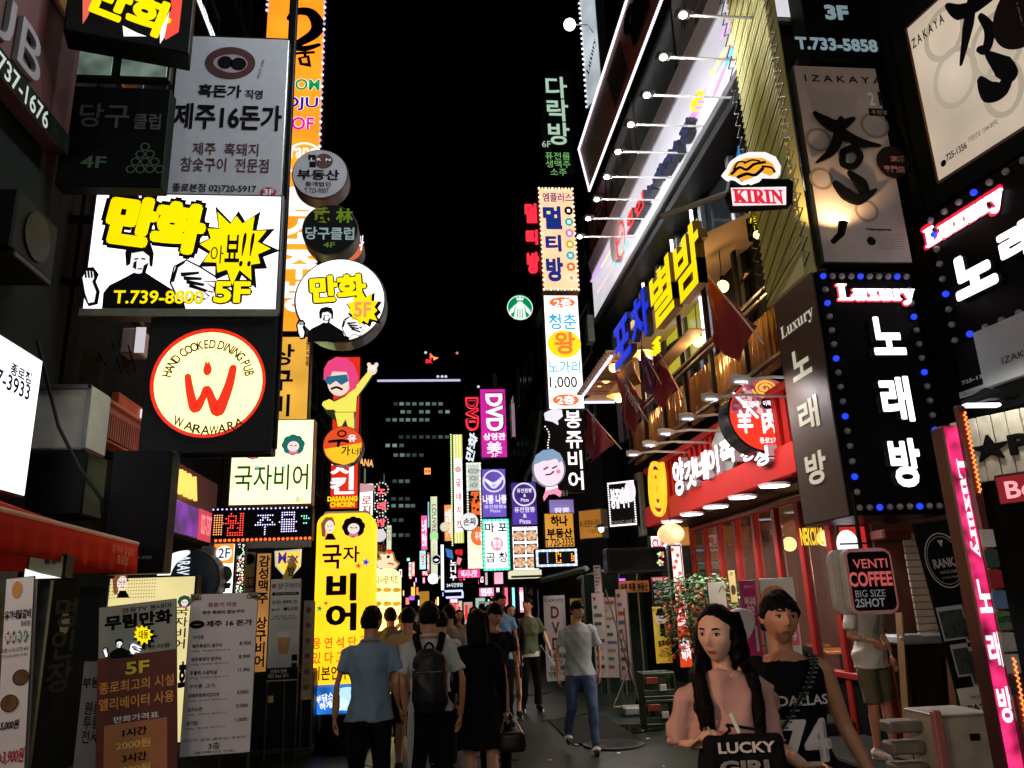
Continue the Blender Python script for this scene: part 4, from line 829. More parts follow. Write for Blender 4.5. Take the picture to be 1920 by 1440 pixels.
# glazed storey beneath the cornice
zg1 = z3-.31; zg0 = zg1-2.9
gl_ = thing('upper_glazing', 'dark glazed storey below the white cornice with yellow film and lit posters', 'window', (4.72, 0, zg0))
MB().box((0, 7.6, 0), (.03, yf, zg1-zg0)).build('pane', D((.015,.02,.022), .06, var=.2), gl_)
for k in range(9):
    y = 7.6+(yf-7.6)*k/8; MB().bx((-.1, y-.06, 0), (.0, y+.06, zg1-zg0), .01).build('mullion', D((.1,.11,.11),.4,.5), gl_)
for ya, yb, m in ((14.2,13.0,E((.62,.58,.04),.6)),(12.9,11.9,E((.5,.5,.03),.5)),(17.5,15.0,E((1,.72,.4),.75,True))):
    o = MB().box((-.04, yb, .3), (-.02, ya, zg1-zg0-.2)).build('window_film', m, gl_)
o = WS('window_letters', 'dark blue multi-room letters on a lit window above the blue pub letters', 'sign', 4.66, 1182, 560, 1250, 470); o.text('멀티방', .0,.0,1,1, NV, .04)
for y in (15.0, 12.95, 11.8): 
    q = MB().tube([(4.55, y, zg0+.2), (4.55, y, zg1-.1)], .03, 6).build('tube_light', E((.8,.75,1), 2, True)); tag(q, 'vertical white tube light between the upper windows, '+{15.0:'farthest of three',12.95:'middle of three',11.8:'nearest of three'}[y], 'tube light', 'vertical tube lights')
# ---- street-side projecting signs on the right, far to near
s = FS('oval_pub_sign', 'unlit dark oval sign with pale green brush characters high over the street', 'sign', 20, 1012, 140, 1075, 335)
s.poly([(1030,138),(1072,138),(1076,330),(1046,335),(1022,300),(1012,250),(1016,190)], D((.02,.035,.03),.4), 0, ex=.15, name='board')
GP = E((.5,.72,.55), .8)
s.text('다\n락\n방', 1022,143,1070,272, GP, .02, ls=1.0, z=.17, shear=.0); s.text('6F', 1016,264,1033,276, GP, .0, z=.17); s.text('퓨전룸\n생맥주\n소주', 1022,285,1071,330, E((.25,.6,.2),.8), .0, z=.17)
s = FS('neon_letter_sign', 'red neon letters half hidden behind the cream multi-room sign', 'sign', 17.6, 983, 384, 1012, 515)
RN = E((1,.03,.06), 1.15); s.rect(.1,0,.95,1,BLACK,z=-.05,name='backing'); s.text('멀', .0,.0,1,.27, RN, .05, ex=.08); s.text('티',.0,.38,1,.58, RN, .05, ex=.08); s.text('방', .0,.70,1,.99, RN, .05, ex=.08)
s = FS('multiroom_signboard', 'cream multi-room sign with big blue letters, round icons and a border of bulbs', 'sign', 16.8, 1008, 352, 1087, 546)
s.box(.35, D((.3,.2,.1),.4)).face(E((1,.74,.42), .98, True, .08, 2), m=.04); NB = E((.01,.04,.3),.7)
s.text('엠플러스', 1017,361,1073,379, NB, .02); s.text('멀', 1017,386,1055,430, NB, .05); s.text('티', 1022,440,1054,472, NB, .05); s.text('방', 1023,482,1058,528, NB, .05)
for k, c_ in enumerate([PRK, E((.05,.6,.55),.8), E((.8,.3,.6),.8), E((.75,.6,.05),.8), E((.05,.55,.65),.8), E((.85,.18,.02),.85), E((1,.85,.7),.95)]):
    x, y = 1066+k*.9, 395+21*k; s.disc(x, y, 8, c_, z=.008); s.rect(x-3, y-3, x+3, y+3, WHT if k < 6 else ORG, z=.012, name='icon')
s.bulbs(s.border(10, 22, .03), .03, [E((1,.85,.7), 2.2), E((1,.6,.35), 1.3)], .03, joined=True)
s = FS('siren_roundel', 'round green and white coffee roundel with a crowned figure hanging over the street', 'sign', 33, 952, 554, 999, 601)
G_ = E((.0,.30,.09), .9); GW = E((.85,1,.9),1.1)
s.disc(975,577,23,G_,ex=.1,z=0,name='green_disc'); s.ring(975,577,24,1.5,GW,z=.11); s.poly([(968,570),(963,598),(987,598),(982,570),(979,566),(971,566)], GW, .115); s.disc(975,572,6,GW,ry=7,z=.118)
s.poly([(969,563),(968,556),(972,560),(975,554),(978,560),(982,556),(981,563)], GW, .115)
for sx in (-1,1):
    for k in range(4): s.stroke([(975+sx*(9+3*k),572+3*k),(975+sx*(13+2*k),584+2*k)], .06, GW, .116)
for k in (-1,0,1): s.stroke([(975+4*k,580),(975+5*k,596)], .035, G_, .122)
s = FS('price_lightbox', 'white vertical pub sign with blue brush words and a yellow circle, price 1,000', 'sign', 16.6, 1018, 553, 1097, 767)
s.box(.3, D((.2,.2,.15),.4)).face(E((.95,.9,.92), 1.15, True, .05, 2)); CB = E((.02,.45,.75),.95); OR = E((.95,.2,.04),.95)
s.disc(1054,567,24,OR,ry=10); s.text('2층',1038,560,1072,576,WHT,.03,z=.013); s.text('청춘', 1028,588,1082,618, CB, .02); s.disc(1058,645,31,YEL,ry=26); s.text('왕', 1038,622,1080,664, OR, .03, z=.014); s.text('노가리', 1027,676,1089,700, CB, .015); s.text('1,000', 1030,706,1083,730, PDG, .015); s.disc(1061,750,25,OR,ry=11); s.text('2층',1044,742,1078,758,WHT,.03,z=.013)
s = FS('brush_pub_sign', 'black vertical pub sign with white brush characters under the white price sign', 'sign', 16.2, 1028, 768, 1100, 922)
s.box(.25, BLACK); s.text('봉\n쥬\n비\n어', 1058,770,1098,918, WHT, .02, ls=1.05); s.text('B1', 1052,920,1064,930, GREYM, 0)
s.poly([(1020,776),(1036,768),(1052,770),(1054,782),(1044,790),(1046,797),(1036,791),(1022,788)], E((.85,.85,.95),.95), .012, ex=.1, name='speech_bubble')
s.bulbs([s.L(1022+4*math.sin(k*.6)+k*1.2, 800+k*5) for k in range(18)], .018, [WHT], .02, joined=True)
s = FS('cartoon_head_sign', 'cut-out lit sign of a bald-cheeked cartoon head with a blue cap and pink trousers', 'sign', 16.0, 1000, 842, 1062, 942)
PK = E((.95,.72,.88), 1.0)
s.disc(1028,880,31,E((.3,.3,.35),.5),ry=34,z=0,ex=.1,name='rim'); s.disc(1029,880,28,PK,ry=31,z=.1,ex=.03,name='face'); s.poly([(1000,872),(1004,854),(1018,844),(1036,842),(1050,850),(1056,862),(1048,868),(1044,860),(1034,862),(1026,864),(1018,864),(1010,868)], E((.25,.42,.62),.8), .135)
s.stroke([(1020,880),(1027,876)],.03,PRK,.138); s.stroke([(1036,878),(1044,874)],.03,PRK,.138); s.stroke([(1024,890),(1032,889),(1038,884)],.03,PRK,.138); s.disc(1047,884,4,E((.95,.2,.4),.9),z=.138)
s.poly([(1024,908),(1044,906),(1046,918),(1052,922),(1050,932),(1040,926),(1028,928),(1020,940),(1018,932),(1022,922)], E((.95,.3,.5),.95), .02, ex=.05, name='trousers'); s.poly([(1024,906),(1042,904),(1046,914),(1024,920)], WHT, .075)
# DVD signs
s = FS('video_room_sign', 'magenta vertical video room sign with large white rotated letters', 'sign', 26, 899, 729, 952, 858)
s.box(.3, DARK).face(E((.72,.02,.42), .9, True, .1, 1)); s.otext('DVD', 910,738,944,808, WHT, E((.2,0,.15),.6), .04, .07, rot=-math.pi/2); s.text('상영관', 906,812,948,825, WHT, .03); s.text('美', 912,828,942,850, WHT, .02); s.text('3F', 921,850,934,857, WHT, 0)
s = FS('neon_video_sign', 'red outlined neon video letters left of the magenta sign', 'sign', 27.5, 872, 746, 898, 808)
s.text('DVD', .0,.0,1,1, RN, .05, rot=-math.pi/2, ex=.1); s.text('DVD', .14,.06,.86,.94, BLACK, .0, z=.112, rot=-math.pi/2)
s = FS('bar_words_sign', 'pale sign reading room soju hof above an orange flame character', 'sign', 29, 874, 868, 906, 1066)
s.box(.3, BLACK); s.rect(0,0,1,.27,E((.7,.75,.68),.85),z=.006); s.rect(0,.62,1,1,E((.95,.9,.75),1.0,True),z=.006); s.text('ROOM\nSOJU\nHOF', .12,.06,.9,.24, IN, 0, ls=1.1)
s.text('꿀', .2,.28,1.15,.5, E((.95,.16,.02),1), .05); s.disc(.75,.7,.3,E((.95,.2,.05),.95),z=.012,ry=.35); s.text('우정', .5,.66,1,.74, WHT, .02, z=.016); s.bulbs(s.border(6, 40, .03), .04, [WHT, E((.8,.9,.5),1)], .04, joined=True)
for k in range(14): s.disc(random.uniform(.05,.9), random.uniform(.3,.6), random.uniform(.03,.07), GREYM, z=.009+.001*k, name='pebble_print', n=8)
s = FS('zigzag_neon_sign', 'white zigzag neon characters between the neon video letters and the bar words', 'sign', 29.5, 872, 812, 897, 866); s.text('만화', 0,0,1,1, E((.8,.9,1),1.1), .03, rot=1.2, ex=.06)
s = round_box('round white sign with two brush letters in front of the pebble pattern', 880, 978, 17, 28, E((.9,.9,.9),1.0), .3); s.text('손짜', 869,971,893,985, IN, .02)
s = FS('chicken_strip_sign', 'tall slim white chicken shop sign with yellow striped ends and red letters', 'sign', 32, 849, 815, 870, 1018)
s.box(.3, DARK).face(E((.95,.85,.88), 1.1, True)); s.rect(0,0,1,.23,E((.8,.85,.1),.95),z=.008); s.rect(0,.9,1,1,E((.8,.85,.1),.95),z=.008)
for k in range(3): s.rect(.12+.3*k,0,.2+.3*k,.23,WHT,z=.011); s.rect(.12+.3*k,.9,.2+.3*k,1,WHT,z=.011)
for k, t in enumerate('굽네치킨'): s.text(t, .25,.42+.125*k,.78,.49+.125*k, RED, .03)
s.disc(.5,.33,.14,E((.9,.5,.4),.9),z=.01); s.bulbs(s.border(4, 60, -.08, 'l'), .035, [E((.7,1,.4),1.3)], .0, joined=True)
s = FS('noodle_bar_sign', 'purple lit noodle bar sign with a bowl drawn in a white ring', 'sign', 24.5, 902, 879, 951, 970)
s.box(.3, DARK).face(E((.16,.09,.55), .95, True, .3, 1)); s.ring(926,902,21,3,E((.8,.75,1),1),z=.01); s.stroke([(910,900),(926,907),(942,896)],.1,E((.8,.75,1),1)); s.stroke([(914,903),(926,914),(938,903)],.08,E((.8,.75,1),1)); s.text('나뽕 나뽕', 905,928,950,944, E((.9,.85,1),1.1), .04); s.text('퓨전짬뽕&\nPizza', 908,947,950,960, E((.8,.75,1),1), .01)
s = FS('grill_lightbox', 'white lit grill restaurant sign in a green LED frame with a pink stamp', 'sign', 24.3, 904, 974, 957, 1069)
s.box(.3, DARK).face(E((.92,.9,.95), 1.1, True)); s.text('마 포', 909,980,952,998, D((.25,.25,.2),.5), .03); s.text('곱 창', 911,1036,953,1054, D((.2,.22,.25),.5), .02); s.disc(932,1020,12,E((.95,.35,.45),.95),ry=13); s.text('참숯\n구이', 923,1011,941,1029, WHT, .03, z=.014)
s.bulbs(s.border(12, 24, .04), .045, [E((.05,.8,.45),1.2), E((.2,1,.7),1.5)], .03, joined=True)
s = FS('pizza_sign', 'violet noodle and pizza sign with a circle of white writing', 'sign', 21, 957, 904, 1009, 985)
s.box(.3, DARK).face(E((.07,.03,.30), .95, True, .75, 1.2)); s.ring(983,927,22,3,E((.8,.75,.95),1),z=.01); s.text('퓨전짬뽕\n&\nPizza', 969,916,998,940, E((.9,.85,1),1), .02); s.text('퓨전짬뽕\n&\nPizza', 964,951,1004,981, E((.85,.8,.95),1), .02)
s = FS('menu_lightbox', 'white lit menu box with six food pictures in two columns', 'sign', 20.8, 959, 987, 1012, 1069)
s.box(.3, DARK).face(E((.9,.85,.84), 1.05, True)); s.text('마포 참숯', .3,.02,.8,.06, IN, .02)
for i in range(2):
    for j in range(3): s.rect(.06+.48*i,.10+.3*j,.48+.46*i,.34+.3*j, D((.2,.05,.02),.5),z=.008,name='picture_ground'); s.disc(.27+.47*i,.22+.3*j,.17,E((.85,.5,.3),.85,False,.6,14),ry=.12,z=.011,name='food_plate')
s = FS('awning_box', 'small cream lit canopy box under the menu box', 'sign', 20.5, 958, 1070, 1016, 1082); s.box(.8, E((.9,.85,.6),.9,True)); s.rect(0,.7,1,1,STEEL,ex=.03)
s = FS('violet_corner_sign', 'violet sign corner showing behind the amber estate agent board', 'sign', 18.2, 1028, 936, 1078, 964); s.box(.2, DARK).face(E((.3,.22,.6),.8,True,.4,1)); s.text('짬뽕', .2,.55,.8,.95, E((.8,.78,.95),1), .03)
s = FS('estate_signboard', 'amber estate agent sign with bold black letters and telephone number', 'sign', 17.6, 1019, 962, 1079, 1026)
s.box(.15, DARK).face(E((.85,.36,.03), .75, True, .1, 1)); s.text('하나', 1032,967,1065,986, IN, .045); s.text('부동산', 1025,991,1074,1008, IN, .045); s.text('T.720-3335', 1022,1010,1076,1024, IN, .02)
s = FS('led_ticker', 'LED ticker with a multicolour dotted frame and orange letters under the amber sign', 'sign', 17.3, 1002, 1029, 1085, 1063)
s.box(.2, BLACK); s.bulbs(s.border(18, 8, .05), .03, [E((.8,.7,1),1.8), E((.6,.5,1),1.4), E((.3,.9,.6),1.4)], .02, joined=True); led_text(s, 'D', 1043,1034,1055,1058, E((1,.4,.05),1.8), .02, .045, .04); led_text(s, 'V', 1068,1034,1081,1058, E((1,.35,.03),1.8), .02, .045, .04)
led_text(s, 'I', 1026,1034,1030,1058, E((.5,.45,.9),1.2), .02, .045, .04)
s = WS('estate_side_sign', 'brown estate agent board on the right wall seen at an angle', 'sign', 4.2, 1084, 962, 1130, 1000); bpy.data.objects.remove(s.root)
s = GS('estate_side_sign', 'brown estate agent board on the right wall seen at an angle', 'sign', at(1107,980,Y=18), -.75, 1084, 958, 1130, 1008); s.box(.3, D((.4,.36,.3),.5)).face(E((.5,.2,.03),.7,True,.2,1)); s.text('하나 공인중개사 사무소', .05,.35,.93,.6, BR, .02); s.text('T. 720-3335', .4,.7,.9,.82, BR, .0)
# pub board with dotted frame on the wall
s = GS('dotted_pub_board', 'black pub board with white brush letters framed by small white bulbs', 'sign', at(1167,950,Y=15.6), -.62, 1138, 905, 1197, 985); s.box(.2, BLACK)
s.text('봉쥬비어', .12,.15,.75,.6, WHT, .03, z=.02, ex=.03); s.disc(.82,.25,.12,PK,ry=.22,z=.03); s.text('DINING BAR B1', .1,.86,.95,.95, GREYM, .0)
s.bulbs(s.border(26, 18, .03), .02, [WHT], .03, joined=True)
s = plainbox('concrete_pier', 'narrow green-grey pier between the dotted pub board and the red fascia', 'wall', D((.10,.12,.09),.6,var=.4), 15.4, 1195, 885, 1216, 1005, .3)
# dark unlit LED box
s = FS('blank_led_box', 'large unlit black LED box with a few red and green dots at its right end', 'sign', 14.2, 1137, 1028, 1252, 1072)
s.box(.35, D((.02,.028,.028),.3)).face(D((.006,.009,.009),.3), m=.05); 
s.bulbs([s.L(1238+random.uniform(-6,6), 1040+random.choice((0,15))+random.uniform(-5,5)) for _ in range(34)], .018, [E((1,.1,.1),1.8), E((.1,1,.4),1.4)], .015, joined=True)
s = FS('white_red_box', 'white lit box with red curved letters behind the paper lantern', 'sign', 14.9, 1218, 1004, 1252, 1030); s.box(.2, DARK).face(E((.9,.8,.95),1.1,True)); s.text('CUP', .1,.25,.9,.9, RED, .05)

# ================================================================ canopy of the tent-bar with its big letters
XB = 3.35
cy0, cy1 = 8.6, 15.3
s = WS('blue_pub_letters', 'big raised blue pub letters standing on the canopy edge', 'sign', XB, 1150, 640, 1215, 560)
BL3 = E((.008,.03,.72), .95)
chr_on(s, '포', 1150, 612, 702, 1181, 583, 662, BL3, .10, D((.01,.015,.1),.4), .04)
chr_on(s, '차', 1182, 566, 650, 1217, 528, 638, BL3, .10, D((.01,.015,.1),.4), .04)
s = WS('yellow_pub_letters', 'big raised yellow pub letters standing on the canopy edge', 'sign', XB, 1220, 560, 1315, 470)
YL3 = E((1,.80,.0), 1.0)
chr_on(s, '별', 1220, 512, 622, 1260, 470, 590, YL3, .12, D((.30,.17,.02),.4), .03)
chr_on(s, '밤', 1265, 455, 572, 1312, 398, 540, YL3, .12, D((.30,.17,.02),.4), .03)
chr_on(s, '酒', 1222, 642, 672, 1234, 628, 655, YL3, .05, None, .02)
CEIL = D((.55,.42,.28), .7, var=.12)
can = thing('canopy', 'wide timber canopy with a cream ceiling over the tent bar terrace', 'canopy', (0,0,0))
zc = at(1150, 700, X=XB).z; zE = at(1097, 755, X=XB).z
e1 = Vector((XB+.05, at(1097,755,X=XB).y, at(1097,755,X=XB).z)); print('canopy', e1, zc, at(1262,592,X=XB), at(1330,430,X=4.7), at(1100,690,X=XB))
yE = e1.y; zL = e1.z; zH = at(1330,425,X=XB).z-.05; yBt = at(1152,640,X=XB).y
# gable end, ceiling, roof edge battens
mesh('end_wall', [(XB, yE, zL),(XR, yE, zL+.1),(XR, yE, zH+.8),(XB, yE, zH)], [(0,1,2,3)], CEIL, can)
mesh('ceiling', [(XB-.05, 8.4, zH+.05),(XB-.05, yE, zH+.05),(XR, yE, zH+.75),(XR, 8.4, zH+.75)], [(0,1,2,3)], CEIL, can)
k = 0; y = yE
while y > yBt and k < 80:
    MB().bx((XB-.16, y-.05, zH+.09), (XB+.5, y+.05, zH+.16), .01).build('batten', D((.35,.2,.09),.6,var=.3), can); y -= .19; k += 1
V = [(XB-.06, yE-.02+.0, zL+(zH-zL)*i/12) for i in range(13)]+[(XB-.08, yE-(yE-yBt)*i/26, zH+.02) for i in range(27)]
m = MB(); [m.ball(v, .03, 6, 4) for v in V]; m2 = [m.ball((XB+(XR-XB)*i/14*.45, yE-.03, zL), .03, 6, 4) for i in range(15)]
o = m.build('edge_bulbs', E((.75,.7,1), 2.0), can); o['kind'] = 'stuff'
# corrugated clear sheets with warm light behind, as ribs
cs = thing('corrugated_screen', 'translucent corrugated plastic wall glowing with warm reflections behind the flags', 'screen wall', (4.45, 0, 0))
zs0 = at(1218,870,X=4.45).z+.15
zS = at(1450,575,X=4.45).z
mesh('cream_wall', [(4.44,8.6,zS),(4.44,16.4,zS),(4.6,16.4,zH+.7),(4.6,8.6,zH+.7)], [(0,1,2,3)], CEIL, cs)
CP = D((.30,.19,.10), .12, .3, var=.9, scale=2.2, coat=1)
V = []; F = []; n = 420; ya, yb = 8.6, 16.4
for i in range(n+1):
    y = ya+(yb-ya)*i/n; x = .03*math.sin(i*math.pi/2.2); V += [(x, y, zs0), (x+.02*math.sin(i*.7), y, (zs0+zS)/2), (x, y, zS)]
for i in range(n): F += [(3*i,3*i+1,3*i+4,3*i+3),(3*i+1,3*i+2,3*i+5,3*i+4)]
mesh('corrugated_sheet', V, F, CP, cs, True)
for k in range(7):
    y = ya+(yb-ya)*k/6; MB().bx((-.1,y-.05,zs0),(-.04,y+.05,zH+.7),.01).build('post', D((.03,.03,.03),.4), cs)
for z in (zs0+.05, zs0+.9, zs0+1.0): MB().bx((-.16,ya,z),(-.08,yb,z+.05),.01).build('rail', D((.05,.045,.04),.35), cs)
# warm bulbs under the canopy
blb = [(1355,537,4.0),(1309,640,4.0),(1160,747,3.7),(1123,719,3.55),(1136,711,3.6),(1150,690,3.45),(1205,668,3.7)]
for i, (px, py, X) in enumerate(blb):
    p = at(px, py, X=X); lab = ['hanging beside the big maroon flag','hanging over the small birdhouse','in the enamel shade above the flags','lower left in the gable end','upper right in the gable end','by the foot of the blue letters','in the shade above the purple flag'][i]
    t = thing('pendant_bulb', 'warm glowing bulb '+lab, 'bulb', p, group='warm bulbs under the canopy')
    MB().ball((0,0,0),.085,12,8).build('glass', E((1,.55,.16), 5, True), t, True); MB().tube([(0,0,.08),(0,0,.15)],.03,8).build('socket', BLACK, t); MB().tube([(0,0,.15),(.01,0,.6)],.006,5).build('cord', BLACK, t)
    if i in (2, 6): MB().tube([(0,0,.05),(0,0,.12),(0,0,.16)],[.24,.08,.04],18).build('shade', D((.6,.45,.25),.4), t)
    if i in (0,1,2,6): lamp('POINT', (0,-.0,-.14), 22, (1,.55,.22), .09, parent=t)
# birdhouse, sticks
s = WS('birdhouse', 'little wooden house ornament under the canopy beneath the yellow letters', 'birdhouse', 3.9, 1256, 668, 1300, 640); 
s.poly([(0,1),(0,.45),(.5,0),(1,.45),(1,1)], D((.12,.13,.1),.6), 0, ex=.2, name='house_body'); s.disc(.5,.6,.05,BLACK,z=.21); s.rect(-.2,1,1.5,1.12,D((.4,.3,.18),.6),ex=.25,name='shelf')
# black triangular logo on the ceiling wall
s = WS('triangle_mark', 'dark triangular mark painted on the wooden soffit near the rope wrapped column', 'sign', 4.5, 1385, 525, 1415, 508); s.poly([(0,1),(.5,-.5),(1,.8)], IN, .01); s.poly([(.3,.7),(.5,.1),(.72,.65)], CEIL, .014)
# flags
def flag(label, pole0, pole1, X, pts, mat, txt=None, tc=None, tb=None, rot=0):
    t = thing('flag', label, 'flag', at(*pole0, X=X), group='flags hung on slanting poles under the canopy'); L0 = t.location
    a, b = at(*pole0, X=X)-L0, at(*pole1, X=X-.12)-L0; MB().tube([a, b], .012, 6).build('pole', D((.5,.45,.4),.4), t)
    P = [at(x, y, X=X)-L0 for x, y in pts]; m = MB()
    # cloth: fan grid with folds
    n = 14; c0, c1, c2, c3 = P
    V = []
    for i in range(n+1):
        for j in range(n+1):
            u, v = i/n, j/n; q = (c0*(1-u)+c1*u)*(1-v)+(c3*(1-u)+c2*u)*v; q = q+Vector((.06*math.sin(7*u+2*v)*v+.03*math.sin(13*u-4*v), 0, -.06*math.sin(math.pi*u)*v)); V.append(q)
    F = [(i*(n+1)+j, (i+1)*(n+1)+j, (i+1)*(n+1)+j+1, i*(n+1)+j+1) for i in range(n) for j in range(n)]
    o = mesh('cloth', V, F, mat, t, True); o.modifiers.new('s','SOLIDIFY').thickness = .006
    if txt:
        s = Sign('print', None, None, (0,0,0), (0,-1,0), (0,0,1), 1, 1); s.root.parent = None
        s.o = at(*tb[:2], X=X-.1); V_, F_ = text_mesh(txt, .02, 0, 1); V_ = V_.copy()
        if rot: cc, q = math.cos(rot), math.sin(rot); V_[:, :2] = V_[:, :2] @ np.array([[cc, q], [-q, cc]])
        mn, mx = V_.min(0), V_.max(0); p0, p1 = s.L(tb[0], tb[1]), s.L(tb[2], tb[3]); bpy.data.objects.remove(s.root)
        X0, X1, Y0, Y1 = min(p0[0],p1[0]), max(p0[0],p1[0]), min(p0[1],p1[1]), max(p0[1],p1[1])
        VV = [s.o+Vector((0,-(X0+(v[0]-mn[0])/(mx[0]-mn[0])*(X1-X0)), Y0+(v[1]-mn[1])/(mx[1]-mn[1])*(Y1-Y0)))-L0 for v in V_]
        mesh('printed_lettering', VV, F_, tc, t)
    return t
MRN = D((.34,.02,.035), .7, var=.25, scale=5, bump=.3); FT = D((.5,.3,.3),.6)
flag('large maroon baseball club flag beside the rope wrapped column', (1310,495), (1432,645), 3.7, [(1330,522),(1418,612),(1378,680),(1334,622)], MRN, 'BASEBALL CLUB', FT, (1332,560,1346,600), rot=-1.3)
flag('maroon flag next to the purple club flag', (1225,640), (1280,745), 3.7, [(1228,662),(1270,722),(1235,775),(1222,700)], MRN)
flag('red flag with pale letters, lowest at the left', (1098,765), (1165,842), 3.6, [(1101,768),(1152,832),(1104,868),(1098,800)], D((.5,.03,.025),.7,var=.2), 'Kia', FT, (1108,780,1118,830), rot=-1.4)
flag('black and purple club flag with white letters', (1200,648), (1240,720), 3.62, [(1202,655),(1232,690),(1222,740),(1206,720)], D((.2,.04,.16),.7,var=.3), 'LG TWINS', WHITEP, (1208,688,1222,722), rot=-1.2)
flag('dark red and black club flag with white script', (1150,690), (1215,790), 3.6, [(1155,695),(1212,755),(1185,818),(1165,760)], D((.3,.02,.03),.7,var=.4), 'TWINS', WHITEP, (1172,728,1200,768), rot=-.9)
flag('small orange, blue and black club flag under the blue letters', (1165,690), (1190,730), 3.56, [(1160,700),(1188,680),(1196,715),(1172,728)], D((.45,.2,.05),.6,var=.5,scale=10), 'NUTS', D((.04,.1,.3),.5), (1166,692,1188,712), rot=.5)
s = FS('vertical_paper_banner', 'narrow white vertical banner with small print behind the flags', 'banner', 15.6, 1256, 705, 1275, 840); s.box(.03, DARK).face(D((.45,.42,.42),.5)); s.text('오\n늘\n도\n한\n잔', .25,.04,.75,.5, IN, .02); s.rect(.1,.55,.9,.68,D((.35,.03,.03),.5)); s.text('단체석', .15,.72,.85,.9, IN, .0, rot=0)
# ================================================================ skewer restaurant
XS = 4.35
REDP = D((.38,.012,.008), .6, var=.15, spec=.12); REDB = D((.46,.016,.012), .55, var=.12, spec=.15)
zA = at(1215, 884, X=XS).z; zB = at(1218, 985, X=XS).z; yFar = at(1215, 930, X=XS).y; yNear = 8.4
fs = thing('fascia', 'bright red ribbed restaurant fascia running along the right wall', 'fascia', (XS, 0, zB))
MB().bx((.06, yNear, 0), (.5, yFar, zA-zB), .01).build('backing', REDP, fs)
MB().bx((-.1, yNear, -.05), (.5, yFar, .34), .02).build('lower_beam', REDB, fs)
MB().bx((-.06, yNear, zA-zB-.04), (.5, yFar, zA-zB+.06), .015).build('top_trim', REDB, fs)
y = yFar-.1
while y > yNear: MB().bx((0, y-.06, .34), (.06, y+.06, zA-zB-.04), .01).build('rib', REDP, fs); y -= .26
s = WS('restaurant_letters', 'white raised Korean letters and a yellow spiral on the red fascia', 'sign', XS-.03, 1228, 945, 1480, 830)
WL = E((.95,.88,.95), 1.25, True); WSd = D((.6,.5,.55),.4)
for t, x0, a, b, x1, c, d in (('양',1262,862,935,1282,856,925),('갓',1284,868,925,1304,850,908),('네',1304,858,912,1326,838,895),('이',1326,848,900,1346,828,880),('쪽',1350,832,880,1378,812,862),('싱',1388,840,872,1412,828,858),('싱',1414,846,880,1440,832,868)):
    chr_on(s, t, x0, a, b, x1, c, d, WL, .13, WSd, .035)
c0 = s.L(1247, 912); m = []
for k in range(60):
    a = k*.33; r = .07+.0095*k*(1+.06*math.sin(k*1.3)); m.append((c0[0]+r*.85*math.cos(a), c0[1]+r*.95*math.sin(a), .16))
rope('spiral', m, .045, E((1,.55,.02),1.1), s.root)
s.poly([(1340,832),(1352,800),(1362,795),(1376,822),(1382,870),(1374,905),(1356,915),(1345,885)], D((.2,.22,.2),.5), .0, ex=.05, name='drop_board')
s.rect(1218, 962, 1240, 944, WHITEP, ex=.02, name='white_plate'); s.text('02-720', 1478, 845, 1495, 825, WHITEP, .0, z=.05)
for i, (px, py) in enumerate([(1402,712),(1345,745),(1300,782),(1258,810),(1228,832),(1196,850)]):
    p = at(px, py, X=XS-.85); t = thing('gooseneck_lamp', 'flat white arm lamp above the red fascia, '+['nearest and topmost','second nearest','third nearest','third from the far end','second from the far end','farthest and lowest'][i], 'lamp', p, group='sign lamps above the red fascia')
    MB().tube([(0,0,0),(.3,0,.03),(.95,0,.0)], .018, 6).build('arm', WHITEP, t); MB().tube([(-.20,0,0),(-.12,0,0),(.0,0,.0),(.06,0,.0)],[(.045,.016),(.065,.028),(.05,.026),(.018,.018)],10).build('housing', WHITEP, t); MB().bx((-.16,-.045,-.036),(-.02,.045,-.028),.003).build('glass', E((1,.97,1), 2.6, True), t)
    lamp('SPOT', (-.1,0,-.08), 60, (1,.9,.9), .08, parent=t, angle=2.4).rotation_euler = (0, -.75, 0)
cb = setbox('soffit', (XS+.05, yNear, zB-.12), (6.2, yFar, zB-.06), DARK)
for i, (px, py) in enumerate([(1260,977),(1297,963),(1342,949),(1392,931),(1452,909)]):
    p = at(px, py, Z=zB-.14); t = thing('downlight', 'round white downlight under the red fascia, '+['farthest','fourth nearest','middle one','second nearest','nearest'][i], 'lamp', p, group='downlights under the red fascia')
    MB().tube([(0,0,0),(0,0,-.02)], .17, 20).build('lens', E((1,.95,.98), 6, True), t); MB().tube([(0,0,0),(0,0,-.03)], .19, 20).build('rim', WHITEP, t).location = (0,0,.012)
    lamp('SPOT', (0,0,-.06), 150, (1,.9,.85), .15, parent=t, angle=2.6)
# glazed front with red frames; warm dining room behind
XG = 4.95; zt_ = zB-.15; yg0, yg1 = 8.6, 14.6
gf = thing('shopfront', 'folding glass shopfront with dark red frames below the red fascia', 'shopfront', (XG, 0, .13))
REDF = D((.17,.008,.006), .5, var=.2, spec=.15)
for k in range(9):
    y = yg1-(yg1-yg0)*k/8; MB().bx((-.05, y-.06, 0), (.05, y+.06, zt_-.13), .01).build('frame_post', REDF, gf)
    if k < 8:
        y2 = yg1-(yg1-yg0)*(k+1)/8; MB().box((-.005, y2+.06, .65), (.005, y-.06, zt_-.2)).build('pane', GLASS((.02,.03,.03), .3, .04), gf); MB().bx((-.03, y2+.06, .0), (.03, y-.06, .62), .01).build('kick_panel', BLACK, gf)
MB().bx((-.06, yg0, .6), (.06, yg1, .68), .01).build('sill', REDF, gf); MB().bx((-.06, yg0, zt_-.2), (.06, yg1, zt_-.13), .01).build('head_rail', REDF, gf)
dr = thing('dining_room', 'warm dim interior of the skewer restaurant seen through the glass', 'interior', (8, 11, .13))
